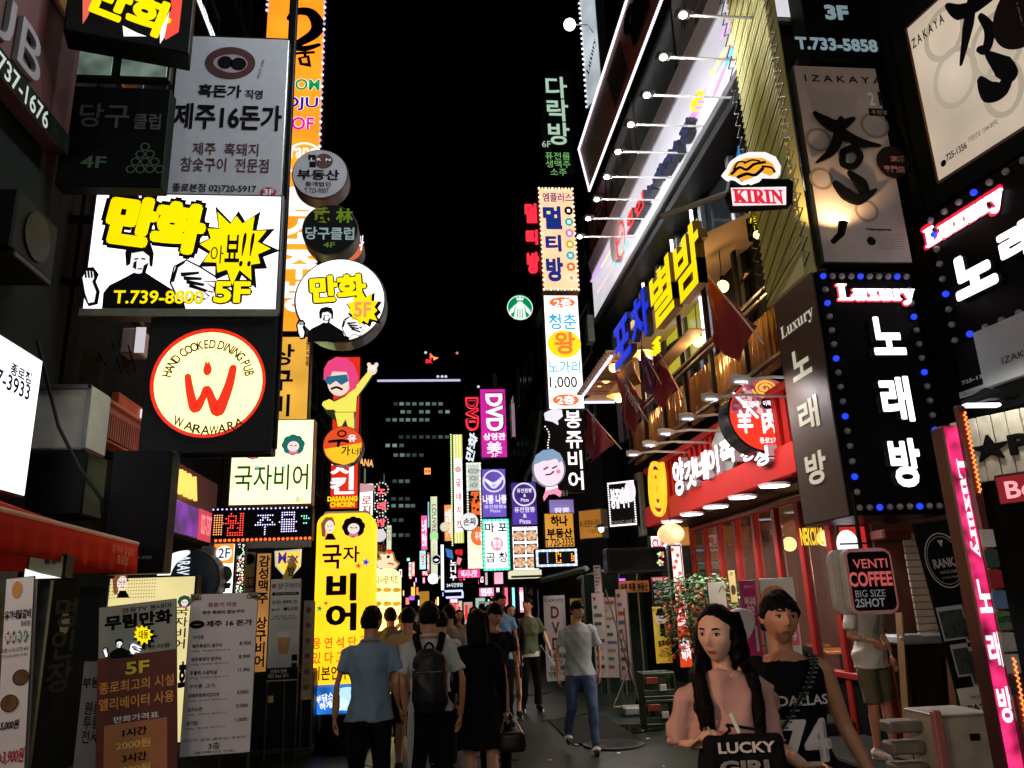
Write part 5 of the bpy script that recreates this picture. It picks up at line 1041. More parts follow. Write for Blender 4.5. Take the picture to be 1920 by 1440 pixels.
MB().box((-.05,-3.2,0),(0,3.8,3.1)).build('back_wall', D((.16,.05,.025),.6,var=.6,scale=2.5), dr)
MB().box((-3,-3.2,3.1),(0,3.8,3.15)).build('ceiling', D((.03,.02,.015),.7), dr); MB().box((-3,3.7,0),(0,3.75,3.1)).build('side_wall', D((.12,.04,.02),.6,var=.5), dr); MB().box((-3,-2.5,0),(0,-2.45,3.1)).build('side_wall', D((.12,.04,.02),.6,var=.5), dr)
for k in range(10):
    y = -2.2+k*.62; z = 1.6+.5*math.sin(k*2.1); MB().bx((-.12,y-.16,z-.22),(-.06,y+.16,z+.22),.01).build('wall_picture', E(random.choice([(.8,.28,.06),(.6,.1,.04),(.3,.4,.4),(.8,.5,.2)]), random.choice([.6,1.0,1.4])), dr)
for k in range(5): MB().ball((-1.6,-2.6+k*1.3,2.45),.13,10,8).build('pendant', E((1,.6,.25),3,True), dr, True)
for k in range(4): MB().bx((-2.2,-2.6+k*1.6,.7),(-1.3,-1.8+k*1.6,.75),.01).build('table_top', D((.2,.1,.05),.4), dr); MB().tube([(-1.75,-2.2+k*1.6,0),(-1.75,-2.2+k*1.6,.7)],.04,8).build('table_leg', BLACK, dr)
lamp('POINT', (-1.5,0,2.0), 480, (1,.5,.22), .2, parent=dr)
s = FS('window_letters', 'yellow backward window lettering of a chicken shop inside the glass', 'sign', 9.3, 1498, 990, 1545, 1022); s.text('NEKCIHC', .0,.0,1,1, E((.9,.55,.03),.9), .03)
s = FS('red_wall_poster', 'red poster with a white bull shape behind the coffee sign', 'poster', 8.3, 1568, 985, 1632, 1045); s.box(.03, DARK).face(E((.75,.03,.03),.7)); s.disc(.28,.6,.13,WHT,ry=.16,z=.01); s.rect(.62,0,.68,1,BLACK,ex=.01); s.rect(0,.55,1,.6,BLACK,ex=.01)
# door beside, dark wall
setbox('doorway', (4.9, 14.7, .1), (5.2, 16.6, 3.2), BLACK)
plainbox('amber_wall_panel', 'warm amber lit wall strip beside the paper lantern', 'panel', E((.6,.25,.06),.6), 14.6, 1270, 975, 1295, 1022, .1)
p = at(1258, 1001, Y=12.5); t = thing('paper_lantern', 'round pale paper lantern hanging under the red fascia', 'lantern', p); MB().ball((0,0,0),(.22,.22,.17),16,10).build('shade', E((1,.62,.3), 1.0, True), t, True); MB().tube([(0,0,.16),(0,0,.6)],.006,4).build('cord', BLACK, t)
# grey cabinet column and festive red strip banner
s = plainbox('grey_cabinet', 'tall pale grey cabinet door behind the plant', 'cabinet', D((.35,.38,.36),.5,var=.2), 11.6, 1262, 1018, 1295, 1200, .4); s.rect(.45,.12,.58,.24,BLACK,ex=.01,name='handle')
s = FS('festive_strip', 'narrow white and red glowing strip banner with blossoms beside the grey cabinet', 'banner', 11.0, 1255, 1022, 1298, 1250); s.box(.12, DARK).face(E((.9,.75,.72),1.0,True,.2,3))
for k in range(12): s.disc(.2+.6*((k*37)%10)/10, .04+.05*k, .026, E((.75,.06,.03),.8), z=.009+.001*k, name='printed_flower', n=10)
s.text('어\n서\n오\n세\n요', .15,.3,.8,.62, RED, .04, z=.025); s.rect(.0,.68,1,1,E((.8,.07,.015),.85),z=.024); s.text('한잔\n하자', .1,.75,.95,.95, WHT, .04, z=.03, rot=.15)
s = banner('multi-room price poster, black with white rows under a dark red header', 12.2, 1220, 1082, 1258, 1136, D((.03,.03,.035),.4), 0, foot=False); s.rect(0,0,1,.17,D((.25,.02,.03),.5)); s.text('멀티방 4F', .08,.03,.92,.13, WHITEP, .02, z=.01)
for k in range(4): s.text('2인 1시간 10,000', .1,.24+.19*k,.92,.34+.19*k, WHITEP if k < 3 else YP, .01)
s = banner('yellow poster with a cartoon boy in black and brush letters by the plant', 12.0, 1222, 1138, 1262, 1243, D((.75,.52,.04),.5), 0, foot=False); s.text('B1', .04,.03,.18,.08, IN, .0)
s.disc(.5,.2,.10,D((.75,.6,.45),.5),z=.009,ry=.10); s.poly([(.2,.16),(.3,.04),(.6,.02),(.78,.12),(.72,.16)], IN, .013); s.poly([(.4,.3),(.65,.3),(.7,.52),(.35,.52)], IN, .012); s.text('봉쥬비어', .2,.6,.95,.7, IN, .03); s.text('Dining\n맥주와 소주', .2,.76,.9,.9, IN, 0)
# plants
def plant(name, label, cat, base, h, r, n, leaf, pot=True, flowers=None):
    t = thing(name, label, cat, base); m = MB()
    R = random.Random(11)
    if pot: MB().tube([(0,0,0),(0,0,.32)],[.16,.21],14).build('pot', D((.08,.05,.04),.6), t)
    for k in range(7):
        a = R.random()*6.3; q = R.random()*r; m.tube([(0,0,.3),(q*.4*math.cos(a),q*.4*math.sin(a),h*.6),(q*math.cos(a),q*math.sin(a),h)],[.012,.008,.004],5)
    m.build('stem', D((.05,.06,.02),.6), t); m = MB()
    for k in range(n):
        a = R.random()*6.3; q = r*math.sqrt(R.random()); z = h*.55+(R.random()**.7)*h*.55; z -= q*.25
        c = Vector((q*math.cos(a), q*math.sin(a), z)); L = .05+.05*R.random(); d = Vector((math.cos(a)+R.uniform(-.6,.6), math.sin(a)+R.uniform(-.6,.6), R.uniform(-.7,.3))).normalized(); w_ = d.cross(Vector((R.uniform(-.3,.3),R.uniform(-.3,.3),1))).normalized()*L*.35
        m.add([c, c+d*L*.5+w_, c+d*L, c+d*L*.5-w_, c+d*L*.5-Vector((0,0,.012))], [(0,1,4),(1,2,4),(2,3,4),(3,0,4)])
    o = m.build('foliage', leaf, t); o['kind'] = 'stuff'
    if flowers:
        m = MB()
        for k in range(60):
            a = R.random()*6.3; q = r*.8*math.sqrt(R.random()); c = (q*math.cos(a)-.15, q*math.sin(a)-.1, h*.5+R.random()*h*.45)
            for j in range(5): w_ = j*1.26; m.add([c,(c[0]+.035*math.cos(w_),c[1]+.01,c[2]+.035*math.sin(w_)),(c[0]+.035*math.cos(w_+.9),c[1]-.02,c[2]+.035*math.sin(w_+.9))],[(0,1,2)])
        o = m.build('blossoms', flowers, t); o['kind'] = 'stuff'
    return t
LF = D((.035,.16,.03), .4, var=.6, scale=12)
p = at(1300, 1330, Z=.13); plant('potted_shrub', 'leafy green potted shrub with orange blossoms in front of the yellow poster', 'plant', (3.55, 10.5, .10), 1.80, .50, 1500, LF, True, D((.8,.12,.05),.5))
# crates
for i, (px, py, z, lab) in enumerate([(1244,1362,.0,'lower of the two green beer crates stacked beside the steps'),(1244,1362,.36,'upper of the two green beer crates stacked beside the steps')]):
    p = at(px, py, Z=0); t = thing('beer_crate', lab, 'crate', (p.x, p.y+.2, z), group='green beer crates'); m = MB()
    m.bx((-.24,-.17,0),(.24,.17,.04)).bx((-.24,-.17,.3),(.24,-.14,.35)).bx((-.24,.14,.3),(.24,.17,.35)).bx((-.24,-.17,.04),(-.21,.17,.35)).bx((.21,-.17,.04),(.24,.17,.35)); m.bx((-.24,-.165,.04),(.24,-.15,.12)); m.bx((-.1,-.165,.12),(.1,-.15,.3))
    m.build('crate_body', D((.02,.05,.02),.5,var=.3), t); MB().bx((-.2,-.18,.2),(-.02,-.17,.29),.004).build('red_label', D((.25,.04,.02),.4), t); MB().bx((.0,-.18,.1),(.1,-.17,.19),.004).build('white_label', D((.5,.5,.45),.4), t)
    for a in range(4):
        for b in range(3): MB().tube([(-.16+a*.105,-.1+b*.1,.04),(-.16+a*.105,-.1+b*.1,.25),(-.16+a*.105,-.1+b*.1,.34)],[.034,.034,.014],8).build('bottle', D((.05,.1,.03),.1), t)
setst = [(3.35,10.3,4.2,11.6,.0,.16),(3.7,9.3,4.9,12.4,.0,.28),(3.3,12.2,4.2,13.4,0,.18)]
for a, b, c, d, e, f in setst: setbox('step', (a,b,e), (c,d,f), D((.018,.02,.018),.7,var=.5,bump=.4), .02)
setbox('step', (4.0,5.2,0), (5.4,9.2,.15), D((.02,.022,.02),.7,var=.5,bump=.4), .02)
# ================================================================ the near right: karaoke box sign, column, sake signs
YF = 7.0
s = FS('karaoke_signboard', 'tall black karaoke box sign with white letters and a frame of grey and blue globes', 'sign', YF, 1527, 508, 1792, 962)
p_tl = at(1527, 508, Y=YF); p_br = at(1800, 962, Y=YF); 
s.box(1.0, D((.012,.010,.011),.35,var=.3))
GB = D((.35,.33,.34), .3, var=.15); BB = E((.02,.06,.95), 1.1)
s.bulbs([(x, y) for x, y in s.border(9, 16, .07)], .032, [BB, GB, GB, GB], .03)
LW = E((.97,.93,1), 1.35, True); s.otext(serif('Luxury'), 1567, 534, 1717, 572, LW, E((.85,.01,.05),.95), .012, .075, z=.03, ex=.03)
sd = D((.05,.05,.06),.4)
s.text('노', 1624,597,1696,668, LW, .04, z=.03, ex=.05, side=sd); s.text('래', 1640,708,1712,792, LW, .04, z=.03, ex=.05, side=sd); s.text('방', 1657,824,1730,914, LW, .04, z=.03, ex=.05, side=sd)
xl = s.o.x-s.w/2
s2 = WS('karaoke_return_sign', 'brown side panel of the karaoke box with pale Luxury and Korean letters', 'sign', xl-.03, 1455, 545, 1600, 968)
zt2 = s.o.z+s.h/2; zb2 = s.o.z-s.h/2
bpy.data.objects.remove(s2.root)
yfar = at(1508, 993, X=xl-.03).y
s2 = Sign('karaoke_return_sign', 'brown side panel of the karaoke box with pale Luxury and Korean letters', 'sign', (xl-.03, (YF+yfar)/2, (zt2+zb2)/2), (0,-1,0), (0,0,1), yfar-YF-.01, zt2-zb2)
s2.box(.02, D((.065,.04,.03),.5,var=.15)); PT = E((.62,.56,.42), .75)
s2.text(serif('Luxury'), .10,.13,.92,.20, PT, .0)
for k, t in enumerate('노래방'): s2.text(t, .25,.27+.225*k,.72,.40+.225*k, PT, .03)
# rope-laced canvas column above
RP = D((.55,.52,.2), .7, var=.15, scale=3, bump=.4)
cc = thing('laced_column', 'tall yellow-green canvas sleeve laced with dark cord above the brown side panel', 'column', (xl-.03, 0, zt2))
zt3 = 13.2; yA, yB = YF+.12, yfar+.15
MB().bx((0, yA, 0), (.14, yB, zt3-zt2), .03).build('canvas', RP, cc)
k = 0; z = -.3; DK = D((.02,.025,.015),.5)
while z < zt3-zt2-.2:
    za, zb_ = max(z, .02), z+.62
    MB().tube([(.004, yB, za), (-.004, (yA+yB)/2, (za+zb_)/2), (.004, yA, zb_)], .016, 6).build('fold', RP, cc)
    if k % 3 == 0: MB().tube([(-.010, yB, za+.05), (-.022, (yA+yB)/2, (za+zb_)/2+.05), (-.012, yA, zb_+.05)], .0045, 4).build('lacing', DK, cc)
    z += .085; k += 1
for (yy, nm) in ((yB+.05, 1), (yA-.05, -1)):
    pts = []; z = .1; i = 0
    while z < zt3-zt2-.1: pts.append((-.02, yy+(.12*nm if i % 2 else -.02*nm), z)); z += .085; i += 1
    MB().tube(pts, .009, 5).build('coil_rope', D((.05,.055,.04),.5), cc)
# black phone panel and sake poster on the front
s = FS('phone_signboard', 'black panel with blue-grey 3F and phone number above the sake poster', 'sign', YF+.1, 1483, -120, 1680, 118); s.box(.3, D((.012,.013,.014),.4)); BG = E((.30,.42,.48), .55); s.text('3F', 1544, 8, 1594, 38, BG, .05); s.text('T.733-5858', 1490, 68, 1648, 98, BG, .04)
s = FS('sake_poster', 'grey-pink sake pub poster with black brush character lit by a small spotlight', 'sign', YF+.05, 1486, 122, 1712, 494)
PP = D((.42,.36,.35), .5, var=.18, scale=3); s.box(.15, STEEL).face(PP, m=.01); SW = D((.22,.18,.13),.5)
for (x, y, r) in ((1640,235,26),(1535,262,24),(1540,335,22),(1625,395,22)): s.ring(x, y, r, 5, SW, z=.006, ry=None)
s.text('I Z A K A Y A', 1508,140,1655,157, IN, .01); s.text('2', 1626,172,1642,198, WHITEP, .03); s.text('F', 1645,172,1660,198, IN, .03); s.rect(1628,203,1668,218,IN); s.text('주점명', 1633,206,1663,215, PP, .0, z=.012)
BRU = D((.006,.006,.007), .5)
s.stroke([(1525,212),(1545,228),(1570,238),(1598,225)], [.02,.12,.14,.05], BRU, .03, ex=.03); s.stroke([(1575,225),(1572,255),(1558,285),(1530,305)], [.06,.12,.10,.02], BRU, .034, ex=.03)
s.stroke([(1578,250),(1610,268),(1650,275)], [.10,.10,.01], BRU, .038, ex=.03); s.stroke([(1580,285),(1600,278),(1612,295),(1600,312),(1580,308),(1580,285)], .07, BRU, .042, ex=.02); s.stroke([(1590,325),(1612,345),(1622,365)], [.03,.12,.08], BRU, .03, ex=.04); s.stroke([(1565,345),(1585,365),(1610,375),(1640,358)], [.06,.14,.12,.03], BRU, .046, ex=.03)
s.disc(1673,305,29,D((.03,.022,.022),.5),z=.02,ex=.02); s.text('清酒', 1668,292,1697,304, D((.5,.2,.17),.5), .02, z=.05); s.text('專門店', 1656,310,1698,324, D((.5,.2,.17),.5), .02, z=.05)
s.text('Haruyama', 1625,427,1672,434, IN, .03)
for k in range(7): s.text('Haruyama is an izakaya serving sake', 1645 if k > 1 else 1627, 438+k*4.5, 1695, 440.5+k*4.5, IN, 0)
s.disc(1634,452,8,IN)
sp = s.L(1563, 432); t = MB().tube([(sp[0]-.06,sp[1]-.16,.05),(sp[0]-.02,sp[1]-.12,.16),(sp[0]+.0,sp[1]+.0,.2)],[.03,.04,.05],10).build('spotlight_body', BLACK, s.root); MB().tube([(sp[0],sp[1]+.0,.2),(sp[0]+.005,sp[1]+.02,.2)],[.05,.06],14).build('spotlight_glass', E((1,.75,.4),8,True), s.root)
lamp('SPOT', (sp[0]+.01, sp[1]+.05, .26), 34, (1,.60,.28), .03, parent=s.root, angle=2.4).rotation_euler = (math.radians(62), 0, 0)
# near signs on the oblique wall
an = -math.pi/2+math.radians(11)
o_ = at(1735, 398, Y=YF-.05)
s = GS('sake_signboard', 'big framed sake pub signboard with black brush character, cut by the top right corner', 'sign', o_, an, 1652, 48, 2100, 180)
bpy.data.objects.remove(s.root)
def near(name, label, cat, x0, y0, x1, y1, off=0, group=None): return GS(name, label, cat, o_-Vector((off, 0, 0)), an, x0, y0, x1, y1, group)
pTL, pBL = at(1652,48,Y=YF-.05), o_; W_ = 3.4
s = Sign('sake_signboard', 'big framed sake pub signboard with black brush character, cut by the top right corner', 'sign', o_+Vector((math.cos(an)*W_/2, math.sin(an)*W_/2, (pTL.z-pBL.z)/2)), (math.cos(an), math.sin(an), 0), (0,0,1), W_, pTL.z-pBL.z)
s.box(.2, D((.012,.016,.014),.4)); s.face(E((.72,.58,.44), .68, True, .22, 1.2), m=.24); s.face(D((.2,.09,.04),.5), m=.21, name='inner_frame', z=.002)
for (x, y, r, q) in ((1770,62,.26,.30),(1790,145,.27,.33),(1868,85,.3,.35),(1880,165,.22,.3)): s.ring(x, y, r, .06, E((.5,.42,.30),.7), z=.008, ry=q)
chr_on(s, 'I Z A K A Y A', 1706, 82, 102, 1768, 18, 38, IN, 0, None, .02, .012); chr_on(s, '725-1356', 1774, 290, 304, 1812, 264, 278, IN, 0, None, .02, .012); s.disc(1769,306,.035,IN,z=.01); chr_on(s, '가맹상담 1544-8592', 1815, 258, 270, 1870, 220, 232, IN, 0, None, 0, .012)
s.stroke([(1775,10),(1800,22),(1835,8),(1880,-20)], [.05,.16,.14,.05], BRU, .01); s.stroke([(1822,0),(1815,50),(1802,120)], [.12,.14,.04], BRU, .014); s.stroke([(1838,30),(1855,55),(1850,90),(1835,92)], [.06,.12,.12,.06], BRU, .018); s.stroke([(1850,100),(1880,125),(1895,140)], [.05,.2,.16], BRU, .012); s.stroke([(1838,150),(1855,172),(1880,165),(1900,120)], [.08,.2,.18,.04], BRU, .016)
s.disc(1925,15,.36,D((.04,.025,.02),.5),z=.02); s.text('淸\n專', 1905,5,1920,50, D((.6,.25,.2),.5), .03, z=.025)
s = near('karaoke_wall_sign', 'black oblique karaoke sign with red-backed Luxury and a border of globes at the right edge', 'sign', 1725, 405, 1725+400, 300, .02)
bpy.data.objects.remove(s.root)
q0 = near('tmp', 'x', 'x', 1730, 410, 1792, 655, .02); bpy.data.objects.remove(q0.root)
zT, zB_ = q0.o.z+q0.h/2, q0.o.z-q0.h/2; st_ = q0.o-q0.r*q0.w/2; W_ = 3.2
# left edge line leans only by perspective: use mean position
ctr = Vector((st_.x, st_.y, (zT+zB_)/2))
ctr = at(1765, 540, Y=YF-.12); zT = at(1738, 408, Y=YF-.12).z; zB_ = at(1790, 655, Y=YF-.12).z; a2 = -math.pi/2+math.radians(7)
s = Sign('karaoke_wall_sign', 'black oblique karaoke sign with red-backed Luxury and a border of globes at the right edge', 'sign', Vector((ctr.x, ctr.y, (zT+zB_)/2))+Vector((math.cos(a2), math.sin(a2), 0))*W_/2, (math.cos(a2), math.sin(a2), 0), (0,0,1), W_, zT-zB_)
s.box(.2, D((.012,.010,.011),.35)); s.bulbs(s.border(16, 8, .07), .034, [GB, GB, GB, BB], .03)
chr_on(s, serif('Luxury'), 1728, 415, 482, 1884, 338, 398, E((.85,.01,.05),.95), .0, None, .095, .02); chr_on(s, serif('Luxury'), 1733, 424, 474, 1879, 346, 392, LW, .03, None, .02, .03)
chr_on(s, '노', 1786, 484, 568, 1864, 446, 536, LW, .05, sd, .06); chr_on(s, '래', 1872, 432, 505, 1952, 392, 470, LW, .05, sd, .06)
# signs under it
ctr = at(1800, 720, Y=YF-.2); s = Sign('dark_board', 'black board with white phone number below the oblique karaoke sign', 'sign', ctr+Vector((math.cos(a2),math.sin(a2),0))*1.4, (math.cos(a2),math.sin(a2),0), (0,0,1), 2.8, .75); s.box(.15, D((.013,.013,.013),.4))
s.text('725-1356', 1804, 722, 1856, 696, D((.6,.6,.62),.4), .03, z=.012); s.rect(1800, 748, 1860, 715, D((.5,.5,.52),.4), z=.008); s.text('가맹상담 1544-8592', 1803, 744, 1857, 722, IN, 0, z=.012)
s.rect(1858, 728, 1990, 560, D((.5,.52,.54),.4,var=.1), ex=.08, name='white_lightbox'); s.text('IZAKAYA', 1880, 683, 1960, 640, IN, .0, z=.1)
p = at(1845, 752, Y=6.3); t = thing('wall_lamp', 'curved dark wall lamp with a bright white edge above the wooden pub sign', 'lamp', p); MB().tube([(-.2,0,-.02),(0,-.05,.05),(.35,-.1,.03)],[.03,.06,.03],8).build('arm', DARK, t); MB().bx((-.22,-.06,-.06),(.12,.02,-.03),.01).build('glass', E((.9,.95,1),3,True), t)
s = Sign('wooden_pub_sign', 'floodlit whitewashed plank sign with black pub letters at the right edge', 'sign', at(1912,830,Y=5.9), (math.cos(a2+.3),math.sin(a2+.3),0), (0,0,1), 1.1, .56); s.box(.06, DARK)
for k in range(9): s.rect(k/9+.003, 0, (k+1)/9-.003, 1, D((.5,.47,.4),.6,var=.5,scale=8), z=.004, ex=.012+.004*(k%3), name='plank')
s.text('★PUB', .14,.3,.95,.7, IN, .05, z=.03, ex=.02); s.disc(.06,.5,.06,D((.5,.03,.03),.4),z=.03,ry=.14)
lamp('SPOT', (0,.5,.35), 16, (1,.95,.8), .05, parent=s.root, angle=2.2).rotation_euler = (-.65, 0, 0)
s = Sign('beer_word_sign', 'red glowing beer word sign at the right edge', 'sign', at(1932,912,Y=5.8), (math.cos(a2+.3),math.sin(a2+.3),0), (0,0,1), .55, .26); s.box(.1, DARK).face(E((.35,.006,.01),.5,True)); s.text('Beer', .15,.25,.95,.8, E((1,.35,.4),1.1), .02)
# pink neon pillar
ctr = at(1848, 1130, Y=4.9); zb_ = .12
s = Sign('neon_pillar', 'pink mottled glowing pillar with white Luxury and Korean letters near the right edge', 'sign', at(1846, 1128, Y=4.9), (1,.0,0), (0,0,1), .125, 2.35)
s.root.matrix_world = s.M @ Matrix.Rotation(.0, 4, 'Z'); s.box(.14, D((.1,.02,.03),.4)).face(E((.85,.03,.17), .85, True, .9, 7), m=.006)
s.text(serif('Luxury'), .25,.10,.85,.38, WHT, .02, rot=-math.pi/2, z=.012)
for k, t in enumerate('노래방'): s.text(t, .12,.44+.14*k,.88,.53+.14*k, WHT, .03, rot=-math.pi/2*0, z=.012)
s = Sign('led_rope_strip', 'orange LED rope column to the right of the pink pillar', 'sign', at(1872, 1110, Y=4.85), (1,0,0), (0,0,1), .07, 2.5); s.box(.05, D((.12,.02,.02),.4)); s.bulbs([(.01*(k%2)-.0, -1.2+k*.0165) for k in range(146) if not (48 < k < 112)], .009, [E((1,.22,.05),2.2)], .012, joined=True)
cards = [(.62,.6,.55),(.05,.08,.07),(.35,.03,.03),(.1,.2,.4),(.1,.2,.1),(.35,.36,.36),(.5,.5,.48),(.06,.05,.05)]
for k, c_ in enumerate(cards): s.rect(-.3, .34+.052*k, 1.1, .34+.052*k+.046, D(c_,.4), z=.006, ex=.006, name='payment_sticker')
s.text('LOTTE', -.2,.56,1.0,.575, IN, .02, z=.02)
WDK = D((.035,.022,.015), .5, var=.4, scale=3)
wl = thing('plank_wall', 'dark plank wall lit red at the right edge of the picture', 'wall', (4.45, 0, .1))
for k in range(14): MB().bx((0, .6, .02+k*.19), (.06, 5.0, .19+k*.19), .012).build('plank', WDK, wl)
# coffee sign
s = FS('coffee_sign', 'rounded black double coffee sign with red neon words hiding a person', 'sign', 6.4, 1578, 1029, 1690, 1150)
sg = MB; o = slab('back_case', [(x-.07, y+.0) for x, y in rounded(s.w, s.h, .09, 8, True)], -.16, -.10, D((.55,.53,.5),.4), s.root, .01)
o = slab('case', rounded(s.w, s.h, .09, 8, True), -.07, 0, D((.55,.53,.5),.4), s.root, .012); o = slab('front_panel', rounded(s.w-.05, s.h-.05, .07, 8, True), 0, .008, D((.014,.016,.022),.25), s.root, .003)
CR2 = E((.72,.12,.12), .6); s.text('VENTI', 1598,1049,1665,1064, CR2, .01, z=.014); s.text('COFFEE', 1590,1073,1675,1098, CR2, .03, z=.014); CG = E((.42,.40,.42),.3); s.text('BIG SIZE', 1603,1107,1661,1118, CG, .0, z=.014); s.text('2SHOT', 1603,1123,1661,1137, CG, .02, z=.014)
for f_, r_m in ((.88, CR2),): 
    P = [(x, y) for x, y in rounded(s.w*.88, s.h*.9, .03, 4, True)]; P.append(P[0]); up = [(x, y, .012) for x, y in P]; MB().tube(up, .004, 4).build('frame_line', E((.4,.06,.07),.6), s.root)
MB().tube([(.0,s.h/2,-.08),(.0,s.h/2+.5,-.08)],.015,6).build('hanger', BLACK, s.root)
# takeaway hatch, roller shutter, counter, condenser unit, bar poster
sh = FS('roller_shutter', 'cream roller shutter with horizontal slats behind the person in shorts', 'shutter', 8.3, 1690, 1008, 1768, 1195)
k = 0; zz = -sh.h/2
while zz < sh.h/2 and k < 40: MB().bx((-sh.w/2, zz, 0), (sh.w/2, zz+.068, .02), .008).build('slat', D((.5,.42,.32),.5), sh.root); zz += .075; k += 1
plainbox('shutter_box', 'red-brown beam above the roller shutter', 'beam', D((.12,.02,.015),.5), 8.25, 1655, 992, 1712, 1010, .3)
s = plainbox('hatch_counter', 'grey stone counter edge below the roller shutter', 'counter', D((.22,.23,.22),.5), 8.1, 1688, 1192, 1775, 1206, .5)
wf = FS('plank_partition', 'dark stained vertical board front below the counter', 'wall', 8.25, 1690, 1208, 1800, 1360)
for k in range(7): wf.rect(k/7+.004, 0, (k+1)/7-.004, 1, D((.03,.02,.012),.5,var=.5,scale=3), ex=.015+.006*(k%2), name='board')
for x0, y0, x1, y1, lab in ((1678,1150,1712,1440,'left slanting wooden post beside the condenser unit'),(1770,1190,1800,1400,'right slanting wooden post behind the tequila poster')):
    a, b = at(x0+8, y0, Y=8.2), at(x1-6, y1, Y=7.9); t = tag(MB().tube([a, b], .045, 4).build('wooden_post', D((.25,.13,.05),.5,var=.3)), lab, 'post', 'slanting wooden posts')
s = Sign('bar_poster', 'black tilted bar poster with an oval badge and photo prints above a white tequila strip', 'sign', at(1806, 1165, Y=6.6), (1,-.1,0), (0,0,1), .44, 1.75)
s.root.matrix_world = s.M @ Matrix.Rotation(.09, 4, 'Z'); s.box(.03, BLACK); GY = D((.35,.35,.36),.5)
s.ring(.45,.2,.17,.01,GY,ry=.24,z=.006); s.ring(.45,.2,.15,.005,GY,ry=.21,z=.006); s.text('RANKA', .2,.19,.75,.235, GY, .03); s.text('HOUSE', .3,.25,.65,.265, GY, 0); s.text('PUB & BAR', .32,.28,.64,.29, GY, 0); s.text('3F', .8,.04,.93,.07, GY, .02); s.poly([(.4,.1),(.52,.1),(.46,.135)], GY, .01)
for (x0,y0,x1,y1) in ((.02,.42,.55,.58),(.45,.47,.98,.6),(.1,.6,.45,.75),(.35,.62,.98,.8)): s.rect(x0,y0,x1,y1,GY,z=.008,name='photo_border'); s.rect(x0+.03,y0+.02,x1-.03,y1-.01,D((.04,.05,.06),.3,var=.8,scale=14),z=.011,name='photo_print')
s.rect(0,.8,1,1,D((.5,.5,.5),.5),z=.013); s.text('TEQUILA', .2,.84,.6,.855, IN, 0, z=.018); s.text('PATRÓN', .12,.87,.9,.91, IN, .02, z=.018); s.disc(.5,.95,.05,IN,z=.018,ry=.035)
ac = at(1775, 1400, Y=6.1); t = thing('condenser_unit', 'cream air-conditioner condenser unit with side louvres at the lower right', 'air conditioner', (ac.x, 6.3, .15))
ACM = D((.36,.33,.27),.5,var=.4); hA = at(1775,1345,Y=6.1).z-.15
MB().bx((-.02,-.2,0),(.42,.25,hA),.02).build('casing', ACM, t); MB().bx((-.03,-.21,hA),(.43,.26,hA+.02),.01).build('lid', ACM, t)
for k in range(4): MB().bx((-.30,.02,.02+k*hA/4),(-.03,.2,.02+k*hA/4+hA/7),.015).build('louvre', D((.16,.15,.12),.5,var=.3), t)
MB().bx((.2,-.215,hA*.72),(.28,-.2,hA*.8),.004).build('handle_slot', DARK, t); MB().bx((-.1,-.26,-.05),(-.03,-.2,hA+.06),.01).build('pink_post', D((.4,.13,.13),.5), t)
MB().tube([(.3,-.23,hA*.35),(.36,-.27,hA*.25),(.33,-.23,hA*.12)],.012,6).build('pipe', BLACK, t)
s = FS('wall_meter', 'small box with a lit white display under the karaoke box sign', 'box', 7.2, 1765, 975, 1805, 1005); s.box(.15, DARK); s.rect(.3,.1,.6,.35,E((.9,.95,1),1.2),ex=.01)
# banners in front of the shopfront
s = banner('magenta narrow banner with white brush letters between the two foreground walkers', 8.2, 1386, 1088, 1434, 1245, D((.5,.02,.16),.5,var=.1), .1); s.text('어니네\n한잔', .15,.2,.85,.42, WHITEP, .03); s.text('로오시', .2,.06,.8,.1, WHITEP, .0); s.rect(.62,.55,.78,.85,D((.4,.6,.35),.4),name='bottle_print')
s = banner('white triangular food banner with a round dish photo behind the man', 8.5, 1422, 1085, 1510, 1260, D((.6,.55,.5),.5,var=.1)); s.disc(.4,.25,.17,D((.5,.2,.08),.4,var=.7,scale=9),ry=.17,z=.009,name='food_plate'); s.rect(.35,.5,.95,.72,D((.6,.1,.15),.5)); s.text('신메뉴', .45,.55,.88,.67, WHITEP, .03, z=.013)
s = banner('cream banner with blossom branch print behind the long-haired woman', 9.3, 1326, 1092, 1376, 1250, D((.6,.54,.42),.5,var=.08)); s.stroke([(.6,.12),(.8,.05),(.95,.1)],.01,BR); s.disc(.15,.3,.02,BR)
s = banner('narrow yellow banner with a small figure between the frames', 9.6, 1364, 1070, 1384, 1130, D((.7,.55,.2),.5), foot=False); s.disc(.5,.6,.03,BR,ry=.06); s.text('B1', .35,.05,.65,.15, IN, 0)
hp = thing('heart_chair', 'pale grey heart-shaped chair back behind the long-haired woman', 'chair', at(1372, 1240, Y=8.0)); hp.location.z = .13
pts = []
for k in range(40):
    a = 2*math.pi*k/40; pts.append((.26*math.sin(a)**3*1.1, (.22*math.cos(a)-.08*math.cos(2*a)-.03*math.cos(3*a))*1.1))
o = slab('backrest', [(x, y) for x, y in pts[::-1]], -.04, .04, D((.55,.5,.5),.35), hp, .015); o.rotation_euler = (math.pi/2, 0, 0); o.location = (0, 0, 1.28)
MB().bx((-.24,-.24,.42),(.24,.24,.5),.04).build('seat', D((.45,.4,.4),.35), hp); MB().tube([(0,0,0),(0,0,.43)],.03,8).build('leg', STEEL, hp); MB().tube([(0,.0,.45),(0,0.02,1.1)],.03,8).build('back_post', STEEL, hp); MB().tube([(0,0,0),(0,0,.03)],.22,16).build('base', STEEL, hp)
